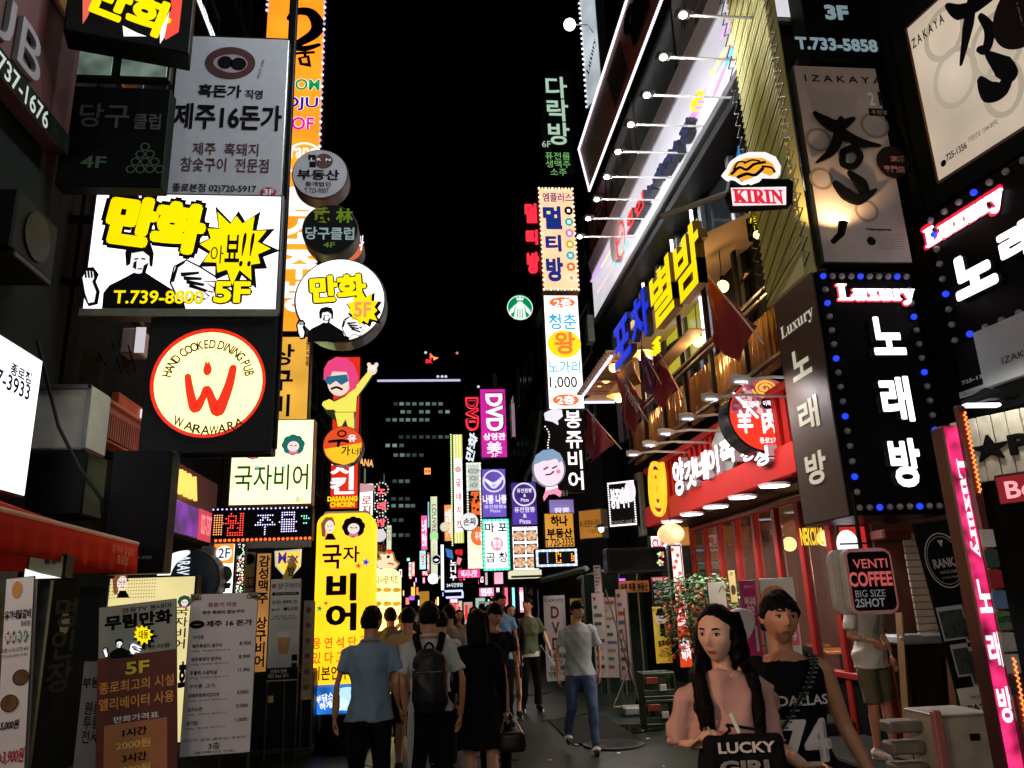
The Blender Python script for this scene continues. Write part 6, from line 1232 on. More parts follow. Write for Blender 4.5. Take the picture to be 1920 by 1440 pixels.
# ---- stalls and banners in the middle right
s = banner('white video room banner with dark red upright letters behind the green T-shirt man', 17, 1018, 1117, 1067, 1276, P1); s.text('Luxury', .07,.03,.93,.09, IN, .0); 
for k, t in enumerate('DVD'): s.text(t, .32,.13+.185*k,.7,.275+.185*k, D((.2,.01,.015),.5), .03)
s.text('무료제공\n할인\n5,000원\n안한 시내', .1,.68,.95,.95, IN, .02, ls=1.1)
s = banner('yellow banner with a red flame and black letters behind the grey T-shirt man', 17.4, 1068, 1122, 1108, 1240, D((.8,.6,.03),.5)); s.text('차원이 다른', .05,.12,.95,.18, IN, .02); s.text('돈\n가\n스', .3,.22,.75,.7, IN, .05); s.poly([(.45,.1),(.5,.02),(.6,.04),(.62,.1)], D((.5,.05,.02),.5), .012)
for i,(x0,y0,x1,y1,Y,ry,lab) in enumerate([(1112,1060,1130,1125,14.5,.5,'white narrow banner with lilac print, first of the leaning strips'),(1108,1112,1142,1270,14.2,.5,'white paper strip banner with red and black patches behind the grey T-shirt man'),(1130,1120,1163,1270,13.8,.6,'long price list strip with small squares right of the grey T-shirt man'),(1152,1105,1188,1275,13.2,.7,'pinkish strip banner leaning on a thin metal frame')]):
    s = banner(lab, Y, x0, y0, x1, y1, D([(.6,.55,.62),(.6,.55,.52),(.5,.47,.45),(.6,.42,.38)][i],.5,var=.1), -ry)
    R = random.Random(i)
    for k in range(9): s.rect(.15,.05+.1*k,.15+.7*R.random()+.1,.09+.1*k, D(R.choice([(.4,.05,.05),(.08,.08,.08),(.3,.2,.15),(.1,.12,.2)]),.5), z=.007)
fr = thing('metal_frame', 'thin crossed metal banner frame standing beside the strip banners', 'frame', (at(1180,1340,Z=0).x, at(1180,1340,Z=0).y, 0)); L0 = fr.location
m = MB()
for a, b in (((1135,1105),(1200,1325)),((1170,1140),(1185,1325)),((1150,1325),(1185,1240)),((1200,1320),(1165,1180)),((1150,1325),(1200,1325))):
    m.tube([at(*a, Y=L0.y)-L0, at(*b, Y=L0.y+.2)-L0], .012, 5)
o = m.build('poles', STEEL, fr); o['kind'] = 'stuff'
MB().bx((-.1,-.15,0),(.45,.2,.12),.02).build('concrete_foot', D((.2,.21,.19),.6), fr)
s = FS('notice_row', 'row of orange paper notices with black Korean letters on the dark shop glass', 'notice', 15.5, 1160, 1090, 1218, 1110); s.box(.02, D((.45,.16,.06),.5)); s.text('원룸 투룸  부동산', .05,.2,.95,.85, IN, .03)
bx = FS('dark_shopfront', 'dark green glass shopfront behind the strip banners', 'shopfront', 15.8, 1090, 1078, 1222, 1330); bx.box(.1, D((.015,.03,.022),.1,var=.5)); 
for k in range(4): bx.rect(.3*k,0,.3*k+.03,1,STEEL,ex=.04,name='frame_post')
s = FS('violet_tube', 'short violet tube light on the dark shopfront', 'tube light', 15.7, 1160, 1085, 1172, 1089); s.rect(0,0,1,1,E((.6,.1,.9),1.5),ex=.02)
for i,(x0,y0,x1,y1) in enumerate(((1085,1072,1136,1086),(1016,1066,1100,1088))):
    a, b = at(x0,y1,Y=17.2), at(x1,y0,Y=15); t = tag(MB().tube([a,b],.06,4).build('awning_beam', D((.09,.12,.1),.5)), ['upper short','lower long'][i]+' green steel beam above the dark shopfront', 'beam', 'green steel beams')
# ================================================================ remaining signs
s = FS('beer_brand_sign', 'cut-out beer sign with a golden beast emblem above red letters on a bracket', 'sign', 6.7, 1355, 290, 1478, 400)
s.box(.001, BLACK, 'back_sheet', m=-.3); KR = E((.80,.02,.05),.95); GD = E((.95,.42,.03),.95)
s.poly([(1362,345),(1470,347),(1478,352),(1476,392),(1370,400),(1358,372)], D((.02,.02,.022),.4), -.12, ex=.12, name='black_case')
s.poly([(1370,352),(1474,350),(1474,384),(1374,386)], E((.95,.85,.88),1.0), .004, name='white_band')
s.text(serif('KIRIN'), 1373, 354, 1471, 383, KR, .03, z=.012)
s.poly([(1352,330),(1362,318),(1366,308),(1380,298),(1400,291),(1430,291),(1450,300),(1460,318),(1458,334),(1446,338),(1430,334),(1420,346),(1404,352),(1392,346),(1378,340),(1368,342),(1360,338)], E((.92,.88,.85),1.05), -.05, ex=.06, name='emblem_plate')
s.poly([(1364,330),(1376,306),(1400,296),(1430,296),(1448,306),(1456,322),(1444,330),(1424,322),(1410,334),(1392,340),(1378,332)], GD, .014, name='golden_beast')
for P, w_ in (([(1372,326),(1386,314),(1400,318),(1414,308),(1434,304)],.03),([(1384,332),(1400,326),(1416,328),(1430,316)],.035),([(1376,318),(1384,304),(1398,304)],.02),([(1430,312),(1446,314),(1452,322)],.025),([(1396,306),(1410,300),(1424,302)],.02)): s.stroke(P, w_, PRK, .018)
s.stroke([(1358,328),(1366,334),(1378,336),(1392,344),(1406,340)],.035,WHT,.020); s.poly([(1376,338),(1394,338),(1396,352),(1378,352)], CYN, -.06)
s.poly([(1384,272),(1392,300),(1380,300)], E((.02,.25,.6),.8), -.08); MB().tube([(-.9,-.2,-.35),(-.2,-.05,-.06)],.03,6).build('bracket', D((.35,.28,.2),.5), s.root)
s = FS('hanja_wall_sign', 'small yellow brush characters on a dark board left of the laced column', 'sign', 8.6, 1398, 395, 1440, 452); s.text('酒', .1,.0,.6,.45, YEL, .03); s.text('家', .3,.45,.95,1, YEL, .03); s.box(.04, BLACK)
p = at(1420, 440, Y=8.4); t = thing('pendant_bulb', 'warm glowing bulb against the yellow brush characters', 'bulb', p, group='warm bulbs under the canopy'); MB().ball((0,0,0),.05,10,8).build('glass', E((1,.6,.2),6,True), t, True); MB().tube([(0,0,.04),(0,0,.12)],.02,6).build('socket', BLACK, t)
# round skewer sign
s = round_box('big round red lit skewer restaurant sign with three white Chinese characters', 1434, 778, 68, 9.3, E((.85,.035,.015), .95, True, .1, 2), .35, D((.03,.03,.035),.25,.5)) 
s.root['label'] = 'big round red lit skewer restaurant sign with white Chinese characters'; s.root['group'] = 'round lit signs on the right'
P = [(1434+64*math.cos(a), 772-62*math.sin(a)) for a in [math.radians(-2+184*k/20) for k in range(21)]]
s.poly(P, E((.42,.09,.12),.8,False,.8,14), .008, name='meat_photo')
R_ = random.Random(4)
for k in range(34):
    a = R_.random()*math.pi; r = 58*math.sqrt(R_.random()); s.disc(1434+r*math.cos(a), 772-r*math.sin(a), R_.uniform(4,8), E(R_.choice([(.75,.35,.4),(.5,.08,.1),(.85,.55,.55),(.3,.05,.08)]),.85), z=.010+.0003*k, name='meat_print', n=7)
pts = [(1434+(4+k*.62)*math.cos(k*.5), 728+(3+k*.45)*math.sin(k*.5)) for k in range(32)]; s.stroke(pts, .03, E((1,.5,.05),1.1), .024)
s.stroke([(1376,738),(1420,782)],.04,WHT,.022,smooth=False); s.text('양갓네', 1390,752,1424,764, WHT, .04, z=.026); s.disc(1438,756,11,PRK,z=.022); s.text('이쪽', 1430,751,1446,761, WHT, .03, z=.026); s.text('싱싱', 1452,750,1480,764, WHT, .04, z=.026)
s.text('羊', 1380,768,1414,812, WHT, .035, z=.024); s.text('肉', 1426,768,1462,812, WHT, .035, z=.024); s.text('串', 1468,770,1496,812, WHT, .035, z=.024); s.text('종로2가점', 1424,820,1468,831, WHT, .015, z=.02)
# ---- far street, left side
s = FS('led_letter_column', 'three red LED circles with Korean letters ringed by green and white dots', 'sign', 19, 704, 904, 728, 992)
for k, t in enumerate('노래방'):
    y = 918+31*k; s.disc(715,y,13,BLACK,z=-.05,ex=.05,name='backing_disc'); s.text(t, 707,y-8,723,y+8, E((1,.15,.2),1.3), .04, z=.02)
    c = s.L(715, y); s.bulbs([(c[0]+.165*math.cos(a), c[1]+.165*math.sin(a)) for a in [2*math.pi*i/14 for i in range(14)]], .02, [E((.3,1,.5),1.5), E((1,.2,.2),1.5), E((.6,.8,1),1.5)], .02, joined=True)
p = at(712,1004,Y=18.8); t = thing('globe_lamp', 'large white globe lamp under the column of red LED circles', 'lamp', p); MB().ball((0,0,0),.15,16,10).build('globe', E((.85,.75,.8),.9,True), t, True); MB().tube([(0,0,.1),(0,0,.3)],.02,6).build('stem', BLACK, t)
s = FS('banana_sign', 'orange glowing Latin letters partly hidden behind the small round red sign', 'sign', 17, 650, 856, 700, 876); s.box(.1, BLACK); s.text('BANANA', 0.0,0.0,1,1, E((1,.5,.15),1.1), .03, rot=-.1)
s = FS('seafood_lightbox', 'white lit sign with a green and pink top behind the red column', 'sign', 17.5, 668, 906, 700, 968); s.box(.15, DARK).face(E((.9,.88,.92),1.05,True)); s.poly([(.0,.0),(1,.05),(1,.25),(.1,.3)], E((.7,.35,.4),.9)); s.text('로\n지', .3,.4,.9,.95, E((.6,.15,.1),.8), .03)
s = FS('yellow_pole_sign', 'pale yellow slim sign behind the white globe lamp', 'sign', 22, 724, 984, 735, 1032); s.box(.15, DARK).face(E((.9,.88,.6),.9,True)); s.text('마\n산\n집', .2,.1,.8,.6, PDG, .0)
s = FS('lantern_sign', 'small dark red sign with amber characters beside the hen cut-out', 'sign', 18, 704, 1020, 722, 1036); s.box(.2, D((.15,.02,.01),.5)); s.text('마', .2,.1,.8,.9, YP, .02)
for i,(x,y,r,c_) in enumerate(((704,1056,5,(1,.5,.7)),(700,1040,4,(.8,.3,1)),(707,1068,6,(1,.8,.6)))):
    p = at(x,y,Y=16.5); o = MB().ball(p, r*.009, 8, 6).build('string_light', E(c_,1.5,True)); tag(o, ['pink','violet','peach'][i]+' blurred string light left of the hen cut-out', 'light', 'string lights by the hen sign')
# generic far lit things: (name, label, Y, x0,y0,x1,y1, face colour, strength, text, text colour)
far = [
 ('vertical_sign','tall slim cream museum-named sign with thin dark Latin letters',38,806,930,822,1095,(.78,.80,.55),.95,None,None),
 ('vertical_sign','cyan slim sign directly left of the cream Latin-letter sign',40,801,940,806,990,(.3,.75,.8),.9,None,None),
 ('vertical_sign','orange sign with white letters behind the slim chicken sign',37,832,946,849,1015,(1,.35,.08),1.0,'숯불\n구이',WHT),
 ('vertical_sign','pink and purple stacked neon sign with a curl on top',42,789,966,802,1032,(.9,.12,.45),1.0,'노래\n연습',WHT),
 ('vertical_sign','cyan striped sign under the pink and purple stack',41,786,1032,799,1068,(.5,.9,.85),1.0,'당\n구',RED),
 ('vertical_sign','tiny orange and white sign far down at the street centre',60,766,1054,772,1081,(.95,.9,.9),1.0,'주\n점',RED),
 ('vertical_sign','tiny orange sign right of the tiny white one at the street centre',61,772,1053,778,1081,(1,.4,.15),1.0,'주\n류',WHT),
 ('vertical_sign','red sign with tiny white strokes under the cyan striped sign',44,790,1070,804,1080,(.8,.05,.05),.9,'주점',WHT),
 ('vertical_sign','red vertical sign beside the cream Latin-letter sign',43,800,1035,806,1075,(.8,.1,.05),.9,'갈\n비',WHT),
 ('light_box','white upright light column left of the black late-night restaurant board',31,825,1020,834,1108,(.8,.88,1),1.15,None,None),
 ('light_box','pink neon word sign over the dark awning box',27,857,1067,902,1084,(.9,.05,.3),.95,'역시나핫',E((1,.7,.8),1.2)),
 ('light_box','white and pink lit sign with two big letters above the crowd',25,897,1101,928,1119,(.9,.25,.6),1.0,'연우',E((1,.95,.8),1.4)),
 ('light_box','small red lit sign right of the pink two-letter sign',26,929,1100,938,1116,(.9,.1,.05),1.0,'집',WHT),
 ('light_box','small red heart-patterned sign over the far crowd',30,842,1122,860,1132,(.9,.3,.3),1.0,'하하',WHT),
 ('light_box','yellow tall lamp panel left of the far crowd',48,770,1100,779,1118,(1,.72,.1),1.0,None,None),
 ('light_box','orange narrow panel right of the yellow lamp panel',50,780,1100,785,1116,(1,.4,.1),.9,None,None),
 ('light_box','purple small lit sign below the yellow lamp panel',47,766,1117,778,1126,(.6,.15,.9),1.0,None,None),
 ('shop_window','pink lit shop window with vertical poster strips on the right behind the crowd',24,944,1100,955,1150,(.9,.2,.3),.9,None,None),
 ('shop_window','magenta lit narrow shop window right of the pink one',24,972,1100,984,1150,(.95,.3,.55),.9,'할인',WHT),
 ('shop_window','cyan-white tube window between the pink and magenta windows',24,958,1100,968,1150,(.45,.85,.8),1.0,None,None),
 ('shop_window','lilac slim light by the white video room banner',22,1006,1105,1013,1170,(.6,.35,.8),.9,None,None),
 ('shop_window','orange lit doorway behind the far crowd at the left',40,786,1108,806,1140,(.6,.28,.03),.7,None,None),
 ('shop_window','warm white shop front lit behind the patterned dress',36,846,1126,868,1160,(.9,.7,.6),.8,'메뉴',RED),
 ('shop_window','pale green lit shop entrance right of the far crowd',30,890,1120,912,1170,(.55,.8,.65),.7,None,None),
 ('shop_window','cream poster board lit beside the black late-night board',34,868,1128,888,1175,(.85,.6,.5),.6,'특선',RED),
 ('shop_window','pink and white display above the dark awning box on the right',27,925,1072,945,1096,(.95,.5,.65),1.0,None,None),
 ('shop_window','pale pink curtain light beside the pink display',28,908,1072,916,1098,(.85,.6,.6),.8,None,None),
 ('light_box','small yellow paper lantern cluster over the far crowd',33,818,1118,824,1136,(1,.85,.3),1.0,None,None),
 ('light_box','red and orange light beneath the far green beam',52,760,1120,768,1134,(1,.3,.2),1.0,None,None),
 ('light_box','white round-topped lit board at the far left crowd edge',46,783,1124,790,1136,(1,.9,.85),1.0,None,None),
]
for nm, lab, Y, x0, y0, x1, y1, c_, st_, tx, tc in far:
    s = FS(nm, lab, 'sign' if nm != 'shop_window' else 'shop window', Y, x0, y0, x1, y1); s.box(.3, DARK).face(E(c_, round(st_*1.05, 2), True, .12, 1.5), m=.03)
    if tx: s.text(tx, .15, .12, .85, .88, tc, .04)
    if lab.startswith('tall slim cream'):
        s.text('LOUVRE', .25,.1,.8,.42, PDG, .0, rot=-math.pi/2); s.rect(0,.43,1,.5,E((.4,.9,.35),1.0),z=.008); s.text('주\n점', .3,.55,.7,.7, E((.6,.55,.3),.8), 0)
s = round_box('tiny round black and white emblem sign on the cream Latin-letter sign', 818, 1049, 9, 36, E((.9,.9,.9),1), .2, DARK); s.disc(.5,.5,.18,PRK,z=.01); s.poly([(.2,.55),(.5,.4),(.8,.55),(.5,.7)],WHT,.012); s.root['group'] = 'far round signs'
s = round_box('large blank white glowing ball sign below the cream Latin-letter sign', 812, 1085, 10, 35, E((1,.93,1),1.3,True), .3); s.root['group'] = 'far round signs'
s = round_box('small yellowish round sign left of the slim chicken sign', 834, 988, 9, 36, E((.85,.78,.5),.95), .3); s.root['group'] = 'far round signs'
s = FS('late_night_board', 'black restaurant board with white vertical letters and a 24-hour line', 'sign', 29, 835, 1024, 869, 1106)
s.box(.3, DARK).face(D((.015,.015,.018),.4)); s.text('노\n니\n누', .25,.32,.62,.78, WHT, .04, ls=1); s.text('24시간영업', .05,.84,.95,.93, E((.85,.9,1),1.1), .02); s.poly([(.0,.05),(.4,.1),(.45,.3),(.1,.25)], E((.05,.2,.6),.9)); s.text('해물', .55,.08,1,.22, RED, .04); s.poly([(.7,.25),(.95,.3),(.8,.45),(.62,.4)], E((.95,.3,.3),1)); s.text('전\n골', .75,.5,.95,.8, RED, .02)
s = FS('dotted_led_strip', 'blue LED box frame under the black late-night board', 'sign', 28.5, 834, 1107, 869, 1121); s.box(.2, BLACK); s.bulbs(s.border(16, 5, .03, 'tbr'), .04, [E((.45,.5,1),1.8)], .02, joined=True)
s = FS('dark_awning_box', 'black square awning box under the pink neon word sign', 'awning', 26.5, 872, 1087, 898, 1108, .2); s.box(.4, BLACK)
s = FS('photo_board', 'row of upright menu boards and posters leaning behind the far crowd', 'sign', 22, 898, 1128, 940, 1180); s.box(.05, DARK)
for k in range(4): s.rect(.02+.25*k, .02, .23+.25*k, 1, E(random.choice([(.7,.6,.55),(.8,.5,.35),(.5,.6,.6),(.75,.7,.7)]), .55, False, .3, 4), z=.006); s.disc(.12+.25*k,.4,.08,E((.6,.2,.08),.5,False,.6,12),z=.01,ry=.1)
s = FS('number_board', 'dark board with a dim red brush figure by the lilac slim light', 'sign', 22.5, 986, 1098, 1004, 1150); s.box(.1, D((.03,.03,.025),.4)); s.text('4\nF', .2,.1,.8,.8, D((.5,.15,.1),.4), .0)
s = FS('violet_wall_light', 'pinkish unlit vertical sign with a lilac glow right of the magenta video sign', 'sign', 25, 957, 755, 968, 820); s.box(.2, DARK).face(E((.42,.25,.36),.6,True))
rope('drain_hose', [at(1014,770,Y=19), at(1006,830,Y=19), at(998,870,Y=19), at(984,900,Y=19)], .06, D((.08,.09,.08),.5)); tag(bpy.data.objects['drain_hose'], 'grey ducting hose curving down behind the cartoon head sign', 'duct')
for i,(x0,y0,x1,y1,Y,c_) in enumerate(((924,700,932,730,28,(.10,.14,.12)),(970,690,976,760,27,(.05,.06,.06)),(845,850,858,905,40,(.16,.18,.17)),(1100,590,1116,640,17,(.12,.16,.14)))):
    s = FS('unlit_sign', ['grey','narrow black','pale unlit hotel','grey-green'][i]+' unlit sign box '+['above the magenta video sign','right of the magenta video sign','on the dark tower side','beside the white price sign'][i], 'sign', Y, x0,y0,x1,y1); s.box(.3, D(c_,.4))
s = FS('amber_small_sign', 'small slanted amber lit sign on the dark tower side', 'sign', 42, 795, 877, 808, 890); s.box(.2, DARK).face(E((1,.45,.08),1.1,True)); s.text('주점', .1,.2,.9,.8, PRK, .02, rot=.2)
# ---- the street goes on behind the photographer; blank lit panels added there as fill
building('left building of the street behind the photographer', -12, XL, -40, -8.1, 12, WB, -1, True, .3, zb=4.5)
building('right building of the street behind the photographer', 6.2, 14, -40, -8.1, 12, WA, 1, True, .3, zb=4.5)
for i,(x,y,z,w_,h,c_) in enumerate([(-3.9,-4,3.4,3.2,.9,(.95,1,.95)),(-3.9,-9,3.6,3.4,1.0,(1,.85,.6)),(-3.9,-14,3.4,3.2,1.0,(.8,.95,1)),(5.7,-3.5,3.5,3.0,1.0,(1,.6,.6)),(5.7,-8,3.4,3.4,.9,(1,.95,.9)),(5.7,-13,3.7,3.2,1.1,(1,.7,.9)),(-2.8,-7,6.0,1.5,3.0,(.9,1,.95)),(4.2,-6,6.2,1.5,3.2,(1,.85,.8)),(-2.6,-16,5.0,1.6,3.0,(1,.9,.7)),(3.8,-17,5.0,1.8,3.0,(.9,.95,1))]):
    if i < 6: s = Sign('fill_panel', 'x', 'sign', (x, y, z), (0, 1 if x < 0 else -1, 0), (0,0,1), w_, h)
    else: s = Sign('projecting_fill_panel', 'x', 'sign', (x, y, z), (-1, 0, 0), (0,0,1), w_, h)
    s.root['label'] = 'blank fill-light panel added behind the photographer, '+['first on the left wall','second on the left wall','third on the left wall','first on the right wall','second on the right wall','third on the right wall','nearer one projecting from the left','nearer one projecting from the right','farther one projecting from the left','farther one projecting from the right'][i]
    s.root['group'] = 'added light panels behind the photographer'; s.box(.3, STEEL).face(E(c_, 2.4 if i >= 6 else 1.8, True, .1, 1))

# unseen floodlights added above the picture to light the left-hand signs
for i, y in enumerate((8.2, 7.0, 5.8, 4.6)):
    t = thing('arm_floodlight', 'added floodlight above the top of the picture, aimed at the left signs, '+['farthest','second','third','nearest'][i], 'floodlight', (2.6, y, 11.4), group='added floodlights above the frame on the right')
    MB().tube([(0,0,0),(3.0,0,0)], .018, 6).build('arm', WHITEP, t); MB().ball((0,0,0),(.085,.075,.05),10,6).build('glass', E((1,.97,1), 14, True), t, True)
    lamp('SPOT', (0,0,-.1), 700, (.93,.97,1), .08, parent=t, target=None, angle=.95).rotation_euler = (Vector((-2.4, 8.6, 7.4))-Vector((2.6, y, 11.3))).to_track_quat('-Z', 'Y').to_euler()

for i, (x, y, z, c_, p_) in enumerate([(-3.3, 1.6, 2.9, (1,.6,.36), 55), (-3.2, 4.2, 2.6, (1,.9,.8), 12), (-1.7, -2.2, 3.3, (1,.75,.55), 85), (1.5, -4, 4.2, (.7,1,.92), 60)]):  # lamps added as fill for the walkers and the left side
    t = thing('fill_lamp', ['warm fill lamp added under the left awning beside the camera','second fill lamp added under the left awning near the banners','warm fill lamp added over the street just behind the photographer','cool white fill lamp added over the street behind the photographer'][i], 'lamp', (x, y, z))
    MB().tube([(0,0,.05),(0,0,.12),(0,0,.16)],[.16,.07,.03],16).build('shade', DARK, t); MB().ball((0,0,.02),.06,12,8).build('glass', E(c_, 8, True), t, True); MB().tube([(0,0,.15),(0,0,.7)],.006,4).build('cord', BLACK, t)
    lamp('POINT', (0,0,-.1), p_, c_, .1, parent=t)

t = thing('fill_lamp', 'white fill lamp added under the green steel beam by the video room banner', 'lamp', (3.2, 14.6, 3.0)); MB().tube([(0,0,.05),(0,0,.12)],[.14,.05],16).build('shade', DARK, t); MB().ball((0,0,.02),.05,12,8).build('glass', E((1,.95,.85), 5, True), t, True); lamp('POINT', (0,0,-.1), 32, (1,.95,.88), .1, parent=t)  # lamp added to brighten the white video room banner
cols = [('pink',(1,.25,.5)),('white',(1,.95,.95)),('amber',(1,.5,.1)),('cyan',(.3,.85,.9)),('red',(1,.08,.06)),('yellow',(1,.8,.2)),('violet',(.6,.25,1)),('green',(.3,.9,.4))]
R_ = random.Random(12); ords = ['first','second','third','fourth']; n_ = {}
for i in range(30):
    nm_, c_ = cols[i % 8]; x = 742+i*6.3+R_.uniform(-2,2); y = R_.uniform(1040, 1140) if i < 16 else R_.uniform(1072, 1140); w_ = R_.uniform(3, 7); h = R_.uniform(5, 20); n_[nm_] = n_.get(nm_, -1)+1
    s = FS('far_sign', ords[n_[nm_]]+' small '+nm_+' lit sign from the left, low in the far street', 'sign', R_.uniform(42, 66), x, y, x+w_, y+h, group='small lit signs far down the street'); s.box(.2, DARK).face(E(c_, 1.0, True, .3, 3), m=.02); s.rect(.25,.2,.75,.8, E((1,.95,.9) if nm_ != 'white' else (.9,.1,.1), 1.0), z=.02)
for i,(y,z) in enumerate(((5.4,4.9),(7.2,5.3),(3.6,3.9))):
    t = thing('air_conditioner_unit', ['middle','farthest and highest','nearest'][i]+' dark air-conditioner unit bracketed on the left wall', 'air conditioner', (XL+.25, y, z)); MB().bx((-.2,-.4,-.3),(.18,.4,.3),.02).build('casing', D((.012,.014,.013),.6,var=.4), t); MB().tube([(.185,0,0),(.2,0,0)],.24,20).build('fan_guard', BLACK, t); MB().bx((-.25,-.35,-.36),(.2,.35,-.3),.01).build('bracket', DARK, t)

t = thing('fill_lamp', 'warm fill spotlight added under the left awning and turned to the street', 'lamp', (-2.9, 1.2, 2.75)); MB().tube([(-.1,0,.05),(0,0,.0),(.14,.08,-.04)],[.03,.07,.08],14).build('shade', DARK, t); MB().ball((.14,.08,-.045),.06,12,8).build('glass', E((1,.7,.45), 8, True), t, True)  # spotlight added to put warm light on the foreground couple
lamp('SPOT', (-2.7, 1.32, 2.68), 330, (1,.62,.40), .08, target=(1.1, 3.7, 1.45), angle=.75)
# ================================================================ PEOPLE
def voxel(bm_mb, vs, smooth=2, name='x', shrink=0):
    me = bpy.data.meshes.new('tmp'); me.from_pydata(bm_mb.V, [], bm_mb.F); o = bpy.data.objects.new('tmp', me); COL.objects.link(o)
    r = o.modifiers.new('r', 'REMESH'); r.mode = 'VOXEL'; r.voxel_size = vs; r.use_smooth_shade = True
    if smooth: q = o.modifiers.new('s', 'SMOOTH'); q.iterations = smooth; q.factor = .5
    dg = bpy.context.evaluated_depsgraph_get(); m2 = bpy.data.meshes.new_from_object(o.evaluated_get(dg)); bpy.data.objects.remove(o); bpy.data.meshes.remove(me)
    m2.name = name; return m2
def getv(me): v = np.empty(len(me.vertices)*3, np.float32); me.vertices.foreach_get('co', v); return v.reshape(-1, 3)
def setv(me, v): me.vertices.foreach_set('co', np.ascontiguousarray(v, np.float32).ravel()); me.update()
def getn(me): v = np.empty(len(me.vertices)*3, np.float32); me.vertex_normals.foreach_get('vector', v); return v.reshape(-1, 3)
def folds(me, amp, seed, fx=16, fz=7):
    """cloth folds: wandering ridges in random directions, longer than wide"""
    v = getv(me); n = getn(me); r = np.random.default_rng(seed); w = np.zeros(len(v))
    q = v+.03*np.sin(v[:, [1, 2, 0]]*9+seed)
    for i in range(9):
        d = r.normal(size=3); d[2] *= .35 if i < 6 else 1.2; d /= np.linalg.norm(d); f = r.uniform(9, 30)*(fx/16)
        m = np.clip(.5+.9*np.sin(v @ (r.normal(size=3)*6)+r.uniform(0, 6)), 0, 1)
        w += m*(1-2*np.abs(np.sin(q @ d*f+r.uniform(0, 6))))*(14/f)**.8
    setv(me, v+n*(amp*w*.62)[:, None])
def rot(V, yaw, pitch=0, roll=0, c=(0, 0, 0)):
    M = Matrix.Rotation(yaw, 3, 'Z') @ Matrix.Rotation(pitch, 3, 'X') @ Matrix.Rotation(roll, 3, 'Y'); M = np.array(M); c = np.array(c); return (V-c) @ M.T+c
g_ = lambda x, s: np.exp(-(x/s)**2)
def head_shape(c, k, female, n=40, m=56):
    """deformed sphere: jaw, brow, nose, lips, sockets, ears; face looks to -Y"""
    mb = MB(); mb.ball((0, 0, 0), 1, m, n); V = np.array(mb.V)
    x, y, z = V.T
    X = x*.076; Y = y*.096; Z = z*.117
    low = np.clip((-z-.05)/.95, 0, 1); X = X*(1-(.42 if female else .34)*low**1.3); front = np.clip(-y, 0, 1)
    Y = np.where(y < 0, Y*(1-.10*np.clip(-z, 0, 1)), Y*(1-.45*low)); Y += .012*low*np.sign(-y)*0
    Y = Y-.010*front*low**2
    X *= 1+.03*g_(z-.35, .4)
    Y -= front*(.021*g_(X, .010)*g_(Z+.022, .016)+.012*g_(X, .008)*g_(Z+.002, .022))         # nose
    Y -= front*.004*g_(np.abs(X)-.012, .008)*g_(Z+.030, .008)
    Y += front*.0095*g_(np.abs(X)-.030, .016)*g_(Z-.008, .013)                                 # sockets
    Y -= front*.004*g_(Z-.028, .008)*g_(np.abs(X)-.028, .024)                                  # brow
    Y -= front*.0065*g_(X, .020)*g_(Z+.058, .006); Y -= front*.0065*g_(X, .017)*g_(Z+.070, .006); Y += front*.003*g_(X, .02)*g_(Z+.064, .003)
    Y -= front*.007*g_(X, .018)*g_(Z+.098, .014)                                                # chin
    X += np.sign(X)*.004*g_(np.abs(x)-.75, .3)*g_(Z+.022, .02)*front                             # cheekbones
    P = np.stack([X, Y, Z], 1)*k
    return P+np.array(c), mb.F
def hand(mb, W, d, n, side, curl=.5, k=1.0, spread=1.0, hold=False):
    """palm, four unequal bent fingers and a thumb leaving the side of the palm"""
    W = Vector(W); d = Vector(d).normalized(); n = Vector(n); n = (n-n.dot(d)*d).normalized(); b = d.cross(n).normalized()*side
    pc = [W-d*.01*k, W+d*.03*k, W+d*.065*k, W+d*.088*k]
    for off, rr in ((-.026, .013), (-.009, .0145), (.009, .0145), (.026, .0125)): mb.tube([W+b*off*.6*k, W+d*.045*k+b*off*k, W+d*.09*k+b*off*1.05*k], [rr*1.05*k, rr*k, rr*.8*k], 8)
    for j, (off, L) in enumerate(((.029, .070), (.010, .080), (-.009, .074), (-.028, .058))):
        p = W+d*.085*k+b*off*k; dd = (d+b*off*2.2*spread).normalized(); P = [p-d*.01*k, p]; a = 0
        for q, f in enumerate((.45, .32, .23)):
            a += curl*(1.0, 1.15, .8)[q]*(1+.12*j); dr = dd*math.cos(a)+n*math.sin(a); P.append(P[-1]+dr*L*f*k)
        mb.tube(P, [.0084*k, .0080*k, .0076*k, .0070*k, .0055*k], 8)
    p = W+d*.022*k+b*.026*k; t1 = (d*.55+b*.75+n*.35).normalized(); t2 = (d*.85+b*.25+n*(.3+curl*.5)).normalized()
    mb.tube([p-b*.012*k, p+t1*.032*k, p+t1*.032*k+t2*.030*k, p+t1*.032*k+t2*.054*k], [.014*k, .0125*k, .0105*k, .008*k], 8)
SKIN = {'a': D((.50,.25,.15), .45, var=.14, scale=14, bump=.12, bscale=400), 'b': D((.46,.21,.12), .45, var=.14, scale=14, bump=.12, bscale=400), 'c': D((.62,.36,.25), .45, var=.12, scale=14, bump=.12, bscale=400)}
HAIRM = D((.008,.006,.006), .35, var=.5, scale=60, spec=.5, bump=.3, bscale=220)
LIP = D((.30,.085,.065), .4, var=.1); LIPF = D((.30,.045,.045), .35, var=.1); BROW = D((.015,.01,.008), .7)
